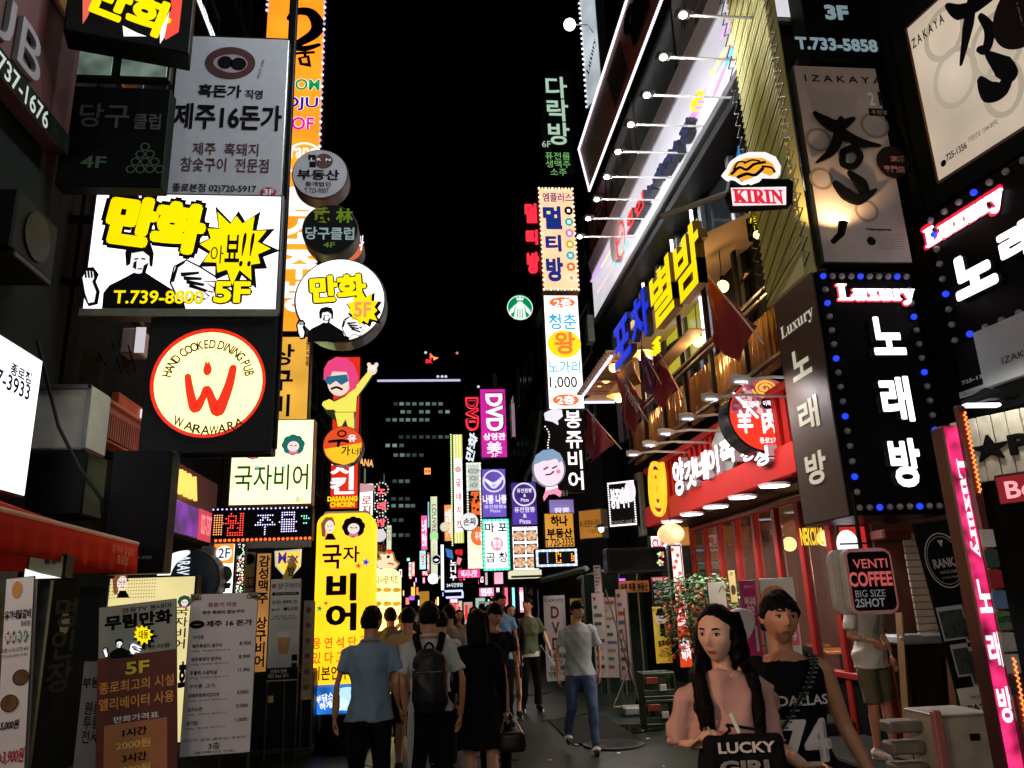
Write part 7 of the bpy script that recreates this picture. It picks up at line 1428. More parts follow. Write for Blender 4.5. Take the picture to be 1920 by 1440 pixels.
def person(label, feet, yaw, H=1.72, female=False, skin='a', vs=.010, J=None, head_yaw=0, head_pitch=0, head_roll=0, top=None, bottom=None, shoes=None, hair='short', hands=None, group=None, seed=1, wide=1.0, lips=None, sleeve=.55, face=True, extra=None):
    """top: (material, hem z, kind); bottom: (material, kind, length z)"""
    k = H/1.75; t = thing('person', label, 'person', feet, yaw, group); sh = .170 if not female else .150; sh *= wide
    P = dict(hipL=(.088,0,.92), hipR=(-.088,0,.92), knL=(.10,-.02,.50), knR=(-.10,-.02,.50), anL=(.10,.02,.085), anR=(-.10,.02,.085),
             shL=(sh,.0,1.412), shR=(-sh,.0,1.412), elL=(sh+.06,.02,1.12), elR=(-sh-.06,.02,1.12), wrL=(sh+.07,-.05,.86), wrR=(-sh-.07,-.05,.86), lean=0)
    P.update(J or {}); hs = 1.08 if vs < .007 else 1.0
    Q = {a: Vector(b)*k if not isinstance(b, (int, float)) else b for a, b in P.items()}
    w = (.92 if female else 1.0)*wide
    # --- body
    b = MB()
    b.tube([Vector(p)*k for p in ((0,.0,.86),(0,.0,.95),(0,.0,1.05),(0,0,1.15),(0,0,1.28),(0,0,1.38),(0,.0,1.44),(0,.005,1.47))],
           [(.15*w*k,.10*k),(.165*w*k,.115*k),(.145*w*k,.10*k),(.138*w*k,.095*k),(.158*w*k,.112*k),(.165*w*k,.10*k),(.125*w*k,.075*k),(.07*k,.06*k)], 20)
    if female:
        for s_ in (-1, 1): b.ball(Vector((s_*.07, -.085, 1.27))*k, (.055*k, .05*k, .055*k), 12, 8)
    hc = Vector((0, -.015, 1.75-.118))*k
    b.tube([Vector((0,.012,1.42))*k, Vector((0,.01,1.50))*k, hc+Vector((0,.018,-.03))*k], [(.062*k if not female else .05*k), (.056*k if not female else .045*k), (.058*k if not female else .048*k)], 14)
    hv, hf = head_shape(hc, hs*k*(1.0 if not female else .97), female, 30 if vs > .008 else 44, 40 if vs > .008 else 64); pv = hc+Vector((0,.02,-.07))
    hv = rot(hv, head_yaw, head_pitch, head_roll, pv); b.add(hv.tolist(), hf)
    HR = lambda p: Vector(rot(np.array([hc+Vector(p)*hs*k*(1.0 if not female else .97)]), head_yaw, head_pitch, head_roll, pv)[0])
    for s_ in (-1, 1):
        e = [HR((s_*.074, .008, .012)), HR((s_*.083, .014, .002)), HR((s_*.078, .008, -.026))]; b.tube(e, [.010*k, .014*k, .008*k], 8)
    fa = .9 if female else 1.0
    for a, s_ in (('L', 1), ('R', -1)):
        S, El, Wr = Q['sh'+a], Q['el'+a], Q['wr'+a]
        b.tube([S-Vector((s_*.04,0,-.0))*k, S+(El-S)*.1, S+(El-S)*.5, El, El+(Wr-El)*.35, Wr], [.044*k*fa, .050*k*fa, .044*k*fa, .038*k*fa, .038*k*fa, .025*k*fa], 12)
        hh = (hands or {}).get(a, ((Wr-El).normalized()*.8+Vector((0,-.1,-.5)), Vector((-s_,-.1,0)), .35, s_))
        hand(b, Wr, hh[0], hh[1], hh[3], hh[2], k*(.92 if female else 1))
        Hh, Kn, An = Q['hip'+a], Q['kn'+a], Q['an'+a]
        b.tube([Hh+Vector((0,0,.03)), Hh+(Kn-Hh)*.3, Hh+(Kn-Hh)*.75, Kn, Kn+(An-Kn)*.3, Kn+(An-Kn)*.8, An], [.085*k, .083*k, .062*k, .052*k, .054*k, .038*k, .036*k], 14)
        fd = Vector((s_*.02, -.14, -.055))*k; b.tube([An+Vector((0,.05,-.045))*k, An+Vector((0,0,-.045))*k, An+fd], [.03*k, .034*k, .026*k], 10)
    me = voxel(b, vs, 1, 'body'); body = link('body', me, t)
    if top:                                             # the body stays just inside the cloth
        v = getv(me); nn = getn(me); zz_ = v[:, 2]/k; lim = .14 if top[2] == 'tank' else .24; topz = 1.40 if top[2] == 'tank' else 1.45
        msk = np.clip((zz_-top[1]-.01)/.03, 0, 1)*np.clip((topz+.01-zz_)/.03, 0, 1)*(np.abs(v[:, 0])/k < lim)*(zz_ > .7)*(np.abs(v[:, 1]) < .16*k); setv(me, v-nn*(.034*msk)[:, None]); me.materials.append(SKIN[skin])
    if bottom and bottom[1] in ('trousers', 'shorts'):
        v = getv(me); nn = getn(me); zz_ = v[:, 2]/k; msk = np.clip((zz_-(.16 if bottom[1] == 'trousers' else .53))/.04, 0, 1)*(zz_ < 1.0)*(np.abs(v[:, 0])/k < .21); msk *= np.abs(v[:, 0]) < .20*k; setv(me, v-nn*(.018*msk)[:, None])
    # lips coloured on the body mesh
    if face:
        me.materials.append(lips or (LIPF if female else LIP)); v = getv(me); hi = np.array(hc)
        inv = rot(v, 0, 0, 0, pv); M = np.array((Matrix.Rotation(head_yaw,3,'Z') @ Matrix.Rotation(head_pitch,3,'X') @ Matrix.Rotation(head_roll,3,'Y')).inverted()); inv = (v-np.array(pv)) @ M.T+np.array(pv)-hi
        inv /= hs*k*(1.0 if not female else .97); sel = (np.abs(inv[:, 0]) < .020*(1-((inv[:, 2]+.063)/.012)**2*.5)) & (np.abs(inv[:, 2]+.063) < .0085) & (inv[:, 1] < -.05)
        pi = np.zeros(len(me.polygons), np.int32); lt = np.empty(len(me.loops), np.int32); me.loops.foreach_get('vertex_index', lt); ls = np.empty(len(me.polygons), np.int32); me.polygons.foreach_get('loop_start', ls)
        pi[sel[lt[ls]]] = 1; me.polygons.foreach_set('material_index', pi)
        yf = -.096+.0095+.001
        for s_ in (-1, 1):
            EW = D((.32,.28,.26), .3, var=.02)
            eb = MB().ball((0,0,0), (.0135*k, .010*k, .0068*k), 14, 8).build('eye', EW, t, True); p_ = HR((s_*.030, -.0785, .006)); eb.location = p_; eb.rotation_euler = (head_pitch, -head_roll*0, head_yaw+s_*.18)
            MB().ball((0, -.0055*k, 0), (.0062*k, .006*k, .0064*k), 10, 6).build('iris', BROW, eb, True)
            lid = [HR((s_*(.015+.0315*q/6), -.0875+.009*abs(q-2.5)/3+.004*(q/6), .0115+.004*math.sin(math.pi*q/6)-.0035)) for q in range(7)]; MB().tube(lid, [.0012*k,.0025*k,.003*k,.003*k,.003*k,.0025*k,.001*k], 5).build('eyelid', BROW, t)
            br = [HR((s_*(.013+.036*q/5), -.091+.010*(q/5)**2, .026+.005*math.sin(math.pi*q/6))) for q in range(6)]; MB().tube(br, [.0025*k,.0042*k,.0042*k,.0038*k,.003*k,.001*k], 6).build('eyebrow', BROW, t)
    # --- hair
    hb = MB(); n, m = 40, 56; hb.ball((0,0,0), 1, m, n); V = np.array(hb.V); x, y, z = V.T
    lum = .010 if hair != 'short' else .013
    R0 = np.stack([x*(.077+lum), y*(.097+lum)+.004, z*(.118+lum*.9)], 1)
    nz = .004*np.sin(38*x+9*z)*np.sin(31*y+7*z)+.003*np.sin(60*x+50*y)
    hl = .052 if hair in ('long', 'bob', 'pony') else .031
    Z = z*.117; Xa = np.abs(x*.076)
    facereg = (y < .12) & (Z < hl-.35*(np.maximum(Xa-.045, 0))+.006*np.sin(x*23+seed)+.004*np.sin(x*57)) & ((y < -.25) | (Z < .0)) if hair == 'short' else (y < .05) & (Z < .080-(Xa/.076)**2*.055) & (Xa < .067)
    if hair == 'short': nape = (y >= .12) & (Z < -.055); cut = facereg | nape | ((y < .25) & (Z < -.005))
    else: cut = facereg | ((y < 0) & (Z < -.02))
    f = np.where(cut, .78, 1.0+nz*8)
    R0 = R0*f[:, None]*hs*k*(1.0 if not female else .98)+np.array(hc); R0 = rot(R0, head_yaw, head_pitch, head_roll, pv); ob = MB(); ob.add(R0.tolist(), hb.F)
    hd_ = MB()
    if hair in ('long', 'bob', 'pony'):
        Lz = {'long': -.50, 'bob': -.22, 'pony': -.12}[hair]
        for s_ in (-1, 1):
            for q in range(3):
                hd_.tube([HR((s_*(.050+.012*q), .0+.022*q, .09)), HR((s_*(.080+.004*q), -.01+.03*q, .0)), HR((s_*(.086), .0+.03*q, -.09))]+([Vector((s_*(.115+.005*q), -.04+.035*q, 1.46))*k, Vector((s_*(.11+.01*q), -.105+.05*q, 1.34))*k, Vector((s_*(.10+.008*q), -.12+.06*q, 1.63+Lz))*k] if hair == 'long' else [HR((s_*.080, .01+.03*q, Lz))]), ([.022*k]*2+[.028*k,.030*k,.032*k,.018*k]) if hair == 'long' else [.02*k,.024*k,.03*k,.02*k], 10)
        hd_.tube([HR((0,.06,.05)), HR((0,.075,-.05)), Vector((0,.09,1.46))*k, Vector((0,.115,1.38 if hair == 'long' else 1.42))*k]+([Vector((0,.12,1.63+Lz-.02))*k] if hair == 'long' else []), [(.075*k,.04*k),(.082*k,.045*k),(.085*k,.035*k),(.075*k,.03*k)]+([(.06*k,.02*k)] if hair == 'long' else []), 16)
    allh = MB(); allh.add(ob.V, ob.F); allh.add(hd_.V, hd_.F) if hd_.V else None
    hm = voxel(allh, max(vs*.8, .006), 1, 'hair'); folds(hm, .008 if hair == 'short' else .005, seed, 60, 9); link('hair', hm, t); hm.materials.append(HAIRM)
    # --- top
    tv = max(vs, .010)
    if top:
        mat, hem, kind = top; c = MB(); ex = .024
        lo = hem; zs = [z_ for z_ in (1.05, 1.15, 1.28, 1.38, 1.44) if z_ > lo+.04]
        ring = {1.05: (.160,.118), 1.15: (.160,.118), 1.28: (.178,.132), 1.38: (.178,.120), 1.44: (.125,.088)}
        if female: ring = {1.05: (.140,.108), 1.15: (.142,.110), 1.28: (.160,.135), 1.38: (.158,.110), 1.44: (.108,.080)}
        base = (.192*w, .150) if lo > .9 else (.202*w, .152)
        if kind == 'dress': base = (.22*w, .165)
        rr = [(base[0]*k, base[1]*k)]+([((.195*w)*k, .145*k)] if lo < .85 else [])+[(ring[z_][0]*w/(.92 if female else 1)*k, ring[z_][1]*k) for z_ in zs]+[(.085*k, .070*k) if kind != 'tank' else (.115*k, .080*k)]
        pp = [(0,0,lo)]+([(0,0,.95)] if lo < .85 else [])+[(0,0,z_) for z_ in zs]+[(0,.004,1.475 if kind != 'tank' else 1.435)]
        c.tube([Vector(p)*k for p in pp], rr, 24)
        for a, s_ in (('L', 1), ('R', -1)):
            S, El, Wr = Q['sh'+a], Q['el'+a], Q['wr'+a]
            if kind == 'tank': c.tube([S+Vector((-s_*.045,-.055,-.05))*k, S+Vector((-s_*.055,-.02,.045))*k, S+Vector((-s_*.05,.05,.02))*k, S+Vector((-s_*.045,.07,-.06))*k], [(.040*k,.016*k)]*4, 12); continue
            L = sleeve; full = S+(El-S)*min(L, 1)
            pts = [S-Vector((s_*.075,0,.0))*k, S-Vector((s_*.02,0,.006))*k, S+(El-S)*.10+Vector((s_*.006,0,0))*k, S+(El-S)*min(L, 1)*.6, full]; rs = [.040*k*fa, .050*k*fa, .057*k*fa, .060*k*fa, (.072 if L < 1 else .056)*k]
            if L > 1: pts.append(El+(Wr-El)*min(L-1, .97)); rs.append(.042*k)
            c.tube(pts, rs, 14)
        cm = voxel(c, tv, 2, kind); folds(cm, .012 if kind != 'tank' else .005, seed)
        link({'shirt': 'shirt', 'dress': 'dress', 'tank': 'jersey', 'tee': 'tee_shirt'}[kind], cm, t); cm.materials.append(mat)
        if kind == 'shirt':
            cl = MB().tube([Vector((.0+.072*math.cos(a_), .01+.066*math.sin(a_), 1.475+.012*math.sin(a_)))*k for a_ in [2*math.pi*i/20 for i in range(21)]], .014*k, 8); link('collar', voxel(cl, .006, 1), t).data.materials.append(mat)
    if bottom:
        mat, kind, ln = bottom; c = MB()
        c.tube([Vector(p)*k for p in ((0,0,.82),(0,0,.90),(0,0,.97))], [(.165*w*k,.110*k),(.168*w*k,.118*k),(.140*w*k,.095*k)], 20)
        if kind == 'skirt': c = MB(); c.tube([Vector((0,0,ln))*k, Vector((0,0,.85))*k, Vector((0,0,1.2))*k], [(.21*w*k,.17*k),(.19*w*k,.14*k),(.150*w*k,.118*k)], 24)
        else:
            for a in 'LR':
                Hh, Kn, An = Q['hip'+a], Q['kn'+a], Q['an'+a]; loose = 1.0 if kind == 'trousers' else 1.15
                if kind == 'shorts': c.tube([Hh+Vector((0,0,.03)), Hh+(Kn-Hh)*.4, Hh+(Kn-Hh)*.98], [.100*k, .104*k, .092*k], 14)
                else: c.tube([Hh+Vector((0,0,.03)), Hh+(Kn-Hh)*.4, Kn, Kn+(An-Kn)*.5, An+(Kn-An)*.03], [.098*k, .096*k*loose, .072*k*loose, .068*k*loose, .062*k*loose], 14)
        cm = voxel(c, tv, 2, kind); folds(cm, .006, seed+3, 12, 5)
        if top: v = getv(cm); zz_ = v[:, 2]/k; msk = np.clip((zz_-top[1]-.0)/.03, 0, 1); v[:, :2] *= (1-.16*msk)[:, None]; setv(cm, v)
        link(kind, cm, t); cm.materials.append(mat)
    if shoes:
        sm_, sole = shoes
        for a, s_ in (('L', 1), ('R', -1)):
            An = Q['an'+a]; c = MB(); base = An.z-.085*k
            c.tube([An+Vector((0,.06,-.04))*k, An+Vector((0,.0,-.03))*k, An+Vector((s_*.01,-.10,-.055))*k, An+Vector((s_*.018,-.165,-.062))*k], [.038*k,(.042*k,.046*k),(.043*k,.032*k),(.032*k,.022*k)], 12); c.tube([An+Vector((0,0,-.05))*k, An+Vector((0,.005,.02))*k], [.042*k,.040*k], 12)
            so = link('shoe', voxel(c, max(.008, vs*.9), 1), t); so.data.materials.append(sm_)
            if sole: c = MB(); c.tube([An+Vector((0,.07,-.074))*k, An+Vector((0,.0,-.074))*k, An+Vector((s_*.01,-.10,-.074))*k, An+Vector((s_*.018,-.175,-.072))*k], [(.034*k,.014*k),(.040*k,.014*k),(.046*k,.014*k),(.03*k,.012*k)], 12); c.build('sole', sole, so, True)
    t['k'] = k; del t['k']
    return t, Q, HR, k
def gp(px, py): p = at(px, py, Z=0); return (p.x, p.y, 0)
def xp(px, py, Y): p = at(px, py, Y=Y); return (p.x, Y, 0)
PI = math.pi
NAVYT = D((.012,.014,.022), .6, var=.3); BLK = D((.006,.006,.007), .85, var=.3, spec=.08); WHS = D((.50,.52,.50), .65, var=.08); WHSOLE = D((.65,.65,.62), .5); DSH = D((.02,.02,.022), .5)
# 1 blue shirt, seen from behind
walkA = dict(knL=(.10,-.10,.50), anL=(.10,-.06,.085), knR=(-.10,.02,.50), anR=(-.10,.22,.13))
walkB = dict(knR=(-.10,-.10,.50), anR=(-.10,-.06,.085), knL=(.10,.02,.50), anL=(.10,.22,.13))
Yb = 6.9
t, Q, HR, k = person('man in a light blue short-sleeved shirt walking away with a watch on his left wrist', xp(692, 1440, Yb), PI, 1.76, skin='b', vs=.009, J={**walkA, 'elR': (-.27,.05,1.12), 'wrR': (-.30,-.02,.87), 'elL': (.25,.05,1.13), 'wrL': (.28,-.0,.90)}, head_yaw=-.45,
    top=(D((.16,.25,.34), .7, var=.12, scale=5), .86, 'shirt'), bottom=(NAVYT, 'trousers', 0), shoes=(DSH, WHSOLE), seed=1, sleeve=.62, face=False)
w_ = Q['wrR']; MB().tube([w_+Vector((0,0,.03)), w_+Vector((0,0,.01))], .032, 12).build('watch', BLACK, t)
# 2 white shirt and backpack
Yb = 6.9
t2_, Q, HR, k = person('person in a white shirt and black trousers carrying a black backpack, seen from behind', xp(806, 1440, Yb), PI, 1.78, skin='b', vs=.009, J={**walkB, 'elL': (.27,.03,1.13), 'wrL': (.24,-.1,.93), 'elR': (-.26,.03,1.12), 'wrR': (-.25,-.04,.86)}, head_yaw=.1,
    top=(WHS, .90, 'shirt'), bottom=(BLK, 'trousers', 0), shoes=(DSH, None), seed=5, sleeve=.75, face=False)
for s_ in (-1, 1): MB().tube([Vector((s_*.09,-.13,1.18))*k, Vector((s_*.10,-.12,1.36))*k, Vector((s_*.095,-.02,1.475))*k, Vector((s_*.08,.10,1.42))*k, Vector((s_*.06,.14,1.30))*k], [(.026,.008)]*5, 8).build('strap_anchor', BLK, t2_)
bp_ = thing('backpack', 'black backpack with a grey zip worn on the white shirt', 'backpack', t2_.location, PI)
c = MB(); c.tube([Vector((0,.20,.92))*k, Vector((0,.22,1.0))*k, Vector((0,.22,1.18))*k, Vector((0,.21,1.33))*k, Vector((0,.19,1.38))*k], [(.12*k,.07*k),(.15*k,.10*k),(.15*k,.10*k),(.13*k,.08*k),(.07*k,.05*k)], 20); cm = voxel(c, .012, 2); folds(cm, .008, 3); link('bag_body', cm, bp_).data.materials.append(D((.010,.010,.012),.5,spec=.3))
c = MB().tube([Vector((.035*math.cos(a), .16, 1.38+.05*math.sin(a)))*k for a in [math.pi*i/10 for i in range(11)]], .009, 6).build('carry_loop', BLK, bp_)
for s_ in (-1, 1): MB().tube([Vector((s_*.07,.16,1.34))*k, Vector((s_*.10,.13,1.44))*k, Vector((s_*.11,.04,1.50))*k, Vector((s_*.115,-.08,1.46))*k, Vector((s_*.12,-.15,1.34))*k, Vector((s_*.13,-.13,1.18))*k], [(.028,.007)]*6, 8).build('strap', BLK, bp_)
for o in [o for o in t2_.children if o.name.startswith('strap_anchor')]: bpy.data.objects.remove(o)
MB().tube([Vector((-.10,.325,1.22))*k, Vector((.10,.325,1.22))*k], .004, 5).build('zip', D((.2,.2,.2),.3,.8), bp_); MB().ball(Vector((.12,.315,1.24))*k, .008, 6, 4).build('zip_pull', D((.7,.7,.7),.3,.8), bp_)
def umbrella(label, a, b, group=None):
    a, b = Vector(a), Vector(b); t = thing('umbrella', label, 'umbrella', a, group=group); d = b-a; n = 60; V = []; m = MB()
    # pleated rolled clear canopy
    for i in range(13):
        f = i/12; r = .006+.018*math.sin(math.pi*min(f*1.1+.08, 1))**.8*(1-f*.35); p = d*(.12+.82*f); z_ = d.normalized(); x_ = z_.orthogonal().normalized(); y_ = z_.cross(x_)
        for j in range(24): q = r*(1+.28*(j % 2)); w = 2*math.pi*j/24+f*.9; V.append(p+x_*q*math.cos(w)+y_*q*math.sin(w))
    F = [(i*24+j, i*24+(j+1) % 24, (i+1)*24+(j+1) % 24, (i+1)*24+j) for i in range(12) for j in range(24)]
    mesh('canopy', V, F, GLASS((.5,.55,.53), .5, .25), t); MB().tube([(0,0,0), d], .004, 6).build('shaft', D((.6,.6,.6),.3,.7), t)
    z_ = d.normalized(); x_ = Vector((0,-1,0)); MB().tube([(0,0,0), -z_*.06, -z_*.09+x_*.02, -z_*.08+x_*.045, -z_*.05+x_*.05], .008, 8).build('handle', D((.5,.5,.5),.3), t); return t
umbrella('furled clear plastic umbrella hanging point down beside the backpack wearer', at(771, 1296, Y=6.6), at(768, 1480, Y=6.6), 'furled clear umbrellas')
# 3 black dress
Yb = 7.3
t3, Q, HR, k = person('woman in a knee-length black dress with shoulder-length dark hair, walking away', xp(902, 1440, Yb), PI, 1.70, True, 'a', .009, J={**walkA, 'knL': (.085,-.08,.50), 'anL': (.085,-.03,.085), 'elL': (.22,.03,1.14), 'wrL': (.20,-.12,.95), 'elR': (-.23,.04,1.13), 'wrR': (-.25,-.02,.88)},
    top=(BLK, .56, 'dress'), shoes=(DSH, None), hair='bob', seed=7, sleeve=1.55, face=False, wide=1.12)
MB().tube([Vector((.075*math.cos(a), .01+.07*math.sin(a), 1.478))*k for a in [2*math.pi*i/20 for i in range(21)]], .011, 8).build('collar', D((.18,.28,.28),.6), t3)
hb_ = thing('handbag', 'black handbag on a chain strap hanging by the woman in black', 'handbag', at(960, 1390, Y=7.2))
bm_ = MB(); bm_.tube([(0,0,-.085),(0,0,-.04),(0,0,.05),(0,0,.075)], [(.11,.04),(.125,.05),(.115,.045),(.10,.03)], 20); link('bag_body', voxel(bm_, .010, 2), hb_).data.materials.append(D((.012,.011,.011),.35,spec=.4))
w1 = Vector(at(952, 1330, Y=7.2))-hb_.location
for s_ in (-1, 1): MB().tube([(s_*.10,0,.05), w1.lerp(Vector((s_*.1,0,.06)), .5)+Vector((s_*.005,0,0)), w1], .005, 6).build('strap', D((.25,.24,.22),.3,.8), hb_)
MB().ball((.10,-.02,.055), .012, 8, 6).build('clasp', D((.6,.55,.45),.25,.9), hb_)
# 7 grey T-shirt walking to the camera
gx, gy, _ = gp(1095, 1408)
GT = D((.36,.38,.37), .75, var=.15, scale=6); JN = D((.05,.085,.17), .7, var=.35, scale=4)
t7, Q, HR, k = person('man in a pale grey T-shirt, jeans and striped sandals striding towards the right', (gx, gy, 0), -.12, 1.74, skin='a', vs=.009, J=dict(knL=(.13,-.14,.51), anL=(.13,-.16,.09), knR=(-.12,-.02,.50), anR=(-.17,.20,.17), elL=(.25,.05,1.13), wrL=(.24,.0,.87), elR=(-.26,.0,1.13), wrR=(-.27,-.10,.88), hipL=(.09,0,.92)), head_yaw=.55, head_pitch=.12,
    top=(GT, .86, 'tee'), bottom=(JN, 'trousers', 0), shoes=(D((.08,.08,.09),.5), D((.03,.03,.03),.5)), seed=9, sleeve=.72, wide=1.03)
for o in list(t7.children):
    if o.name.startswith('shoe'):
        v = getv(o.data); c_ = v.mean(0)
        for q in range(4): MB().tube([(c_[0]-.045, c_[1]-.035-.018*q, c_[2]+.012-.004*q), (c_[0], c_[1]-.04-.018*q, c_[2]+.036-.006*q), (c_[0]+.045, c_[1]-.035-.018*q, c_[2]+.012-.004*q)], .006, 6).build('white_stripe', WHSOLE, o)
# 6 green T-shirt
gx, gy, _ = gp(997, 1333)
t6, Q, HR, k = person('man in an olive green T-shirt over a white hem looking up to the left', (gx, gy, 0), .15, 1.80, skin='c', vs=.010, J=dict(elR=(-.25,.05,1.13), wrR=(-.22,-.1,.92), elL=(.27,-.02,1.14), wrL=(.33,-.10,.92), knR=(-.10,-.06,.5), anR=(-.12,.06,.09), anL=(.12,-.03,.085)), head_yaw=-.75, head_pitch=-.3,
    top=(D((.055,.085,.035), .75, var=.15, scale=6), .88, 'tee'), bottom=(BLK, 'trousers', 0), shoes=(DSH, WHSOLE), seed=11, sleeve=.75)
c = MB(); c.tube([Vector((0,0,.83))*k, Vector((0,0,.92))*k], [(.180*k,.140*k),(.178*k,.137*k)], 24); link('undershirt_hem', voxel(c,.010,1), t6).data.materials.append(WHS)
wl_ = t6.matrix_basis @ Q['wrL']; wl_ = Vector((gx,gy,0))+Matrix.Rotation(.15,3,'Z') @ Q['wrL']
umbrella('furled clear umbrella held out sideways by the man in olive green', wl_+Vector((-.12,-.02,.02)), Vector(at(1058, 1272, Y=gy-.25)), 'furled clear umbrellas')
# 5 woman with coffee
gx, gy, _ = gp(965, 1346)
t5, Q, HR, k = person('woman in black holding a paper cup beside the man in olive green', (gx-.02, gy, 0), .1, 1.72, True, 'c', .010, J=dict(elR=(-.21,.0,1.15), wrR=(-.10,-.19,1.26), elL=(.20,.05,1.12), wrL=(.19,.0,.86), knR=(-.08,-.1,.5), anR=(-.07,-.08,.085)), head_yaw=.15,
    top=(BLK, .60, 'dress'), shoes=(DSH, WHSOLE), hair='long', seed=13, sleeve=1.7, hands={'R': ((.1,-.25,.8), (.8,-.2,.1), .8, -1)})
cp = thing('paper_cup', 'small white paper cup held by the woman in black', 'cup', Vector((gx-.02,gy,0))+Vector((-.065,-.26,1.34))*k); MB().tube([(0,0,-.045),(0,0,.045)],[.026,.036],14).build('cup_wall', WHITEP, cp); MB().tube([(0,0,.045),(0,0,.053)],[.038,.037],14).build('lid', WHITEP, cp)
# 4 dark man, head down, behind the black dress
t4, *_ = person('man in black looking down between the black dress and the coffee woman', xp(930, 1360, 8.6), .2, 1.76, skin='b', vs=.011, head_yaw=.25, head_pitch=.35, top=(BLK, .85, 'tee'), bottom=(BLK, 'trousers', 0), shoes=(DSH, None), seed=15)
# 12 blue shirt tall
t12, *_ = person('tall man in a light blue shirt far behind the coffee woman', xp(941, 1300, 12.3), .2, 1.90, skin='b', vs=.013, head_yaw=.5, top=(D((.10,.25,.42),.7), .86, 'shirt'), bottom=(BLK, 'trousers', 0), shoes=(DSH, None), seed=17)
# 8 yellow shirt on the phone
t8, Q, HR, k = person('man in a yellow T-shirt and dark shorts holding a phone to his ear, facing away', xp(765, 1360, 9.4), PI-.25, 1.74, skin='a', vs=.011, J=dict(elR=(-.25,-.14,1.2), wrR=(-.14,-.10,1.50), elL=(.24,.0,1.12), wrL=(.2,-.14,1.0), **{'knL': (.1,-.05,.5), 'anR': (-.1,.12,.1)}), top=(D((.50,.33,.12),.75,var=.1), .84, 'tee'), bottom=(BLK, 'shorts', 0), shoes=(DSH, WHSOLE), seed=19, hands={'R': ((.2,-.0,.9), (.8,.0,.1), .7, -1)}, face=False)
ph = thing('phone', 'thin grey phone held at the ear of the man in yellow', 'phone', Vector(xp(765,1360,9.4))+Matrix.Rotation(PI-.25,3,'Z') @ (Vector((-.095,-.06,1.62))*k)); MB().bx((-.005,-.035,-.07),(.005,.035,.07),.003).build('phone_case', D((.15,.15,.16),.3,.5), ph); MB().bx((-.007,-.030,-.06),(-.005,.030,.06),.001).build('screen', E((.3,.5,.9),.4), ph)
# 9 grey shirt near the cream pillar
t9, *_ = person('man in a dark grey shirt standing in front of the cream chicken pillar', xp(731, 1300, 11.2), PI+.3, 1.74, skin='b', vs=.012, J=dict(elL=(.25,-.1,1.2), wrL=(.12,-.2,1.35)), top=(D((.10,.09,.075),.7), .86, 'shirt'), bottom=(BLK, 'trousers', 0), shoes=(DSH, None), seed=21, face=False)
t9b, *_ = person('person with a hand raised to the forehead right of the cream pillar', xp(757, 1300, 12.5), .4, 1.68, skin='c', vs=.013, J=dict(elR=(-.28,-.12,1.40), wrR=(-.10,-.16,1.58)), top=(WHS, .86, 'tee'), bottom=(BLK, 'trousers', 0), shoes=(DSH, None), seed=22, hands={'R': ((.6,-.1,.5), (.2,-.9,.0), .4, -1)})
t10, *_ = person('person in a grey jacket walking away right of the backpack wearer', xp(844, 1330, 10.4), PI-.1, 1.75, skin='b', vs=.012, J=walkA, top=(D((.22,.19,.17),.7), .84, 'tee'), bottom=(BLK, 'trousers', 0), shoes=(DSH, None), seed=23, sleeve=1.7, face=False)
t10b, *_ = person('person in a white shirt with a black strap beside the grey jacket', xp(829, 1330, 9.2), PI, 1.68, skin='a', vs=.012, J=walkB, top=(WHS, .86, 'tee'), bottom=(BLK, 'trousers', 0), shoes=(DSH, None), seed=25, face=False)
t11, *_ = person('woman in a speckled khaki dress standing far down the street', xp(862, 1240, 14.5), .1, 1.66, True, 'b', vs=.014, top=(D((.12,.10,.05),.7,var=.8,scale=30), .62, 'dress'), shoes=(DSH, None), hair='bob', seed=27)
for i, (px, Y, H, yw, c_, fem) in enumerate([(782,17,1.72,PI,(.02,.02,.03),0),(795,19,1.7,.2,(.3,.28,.25),1),(808,22,1.74,PI,(.03,.03,.05),0),(818,18,1.66,.1,(.35,.3,.28),1),(890,16,1.70,.1,(.25,.07,.06),1),(905,20,1.75,PI,(.1,.1,.12),0),(770,21,1.7,PI,(.25,.22,.12),0),(918,15,1.72,.2,(.02,.025,.03),0)]):
    person(['dark figure walking away far down the street left of centre','woman in a beige top coming far down the street','navy-clad figure farthest away in the far crowd','woman in a pale top beside the backpack wearer, in the far crowd','woman in a dull red top in the far crowd on the right','slate-clad figure walking away at the right of the far crowd','person in a khaki top at the left of the far crowd','man in black-green at the right edge of the far crowd'][i], xp(px, 1200, Y), yw, H, bool(fem), 'b', .022, J=walkA if i % 2 else walkB, top=(D(c_, .7), .84, 'tee'), bottom=(BLK, 'trousers', 0), hair='bob' if fem else 'short', seed=30+i, face=False, group='far crowd')
# 15 person hidden behind the coffee sign
gx, gy, _ = gp(1655, 1415)
t15, Q, HR, k = person('person in white T-shirt, khaki shorts and trainers, head hidden by the coffee sign', (at(1655,1385,Y=7.9).x, 7.9, .15), .35, 1.76, skin='b', vs=.010, J=dict(elR=(-.26,-.02,1.14), wrR=(-.16,-.2,1.10), elL=(.26,.04,1.13), wrL=(.2,-.1,.92), knR=(-.09,-.03,.5), anR=(-.09,.0,.085), anL=(.10,-.04,.085)), top=(D((.55,.53,.47),.75,var=.06), .83, 'tee'), bottom=(D((.10,.085,.04),.7,var=.2), 'shorts', 0), shoes=(D((.5,.48,.42),.6), D((.6,.57,.5),.5)), seed=41, sleeve=.8)
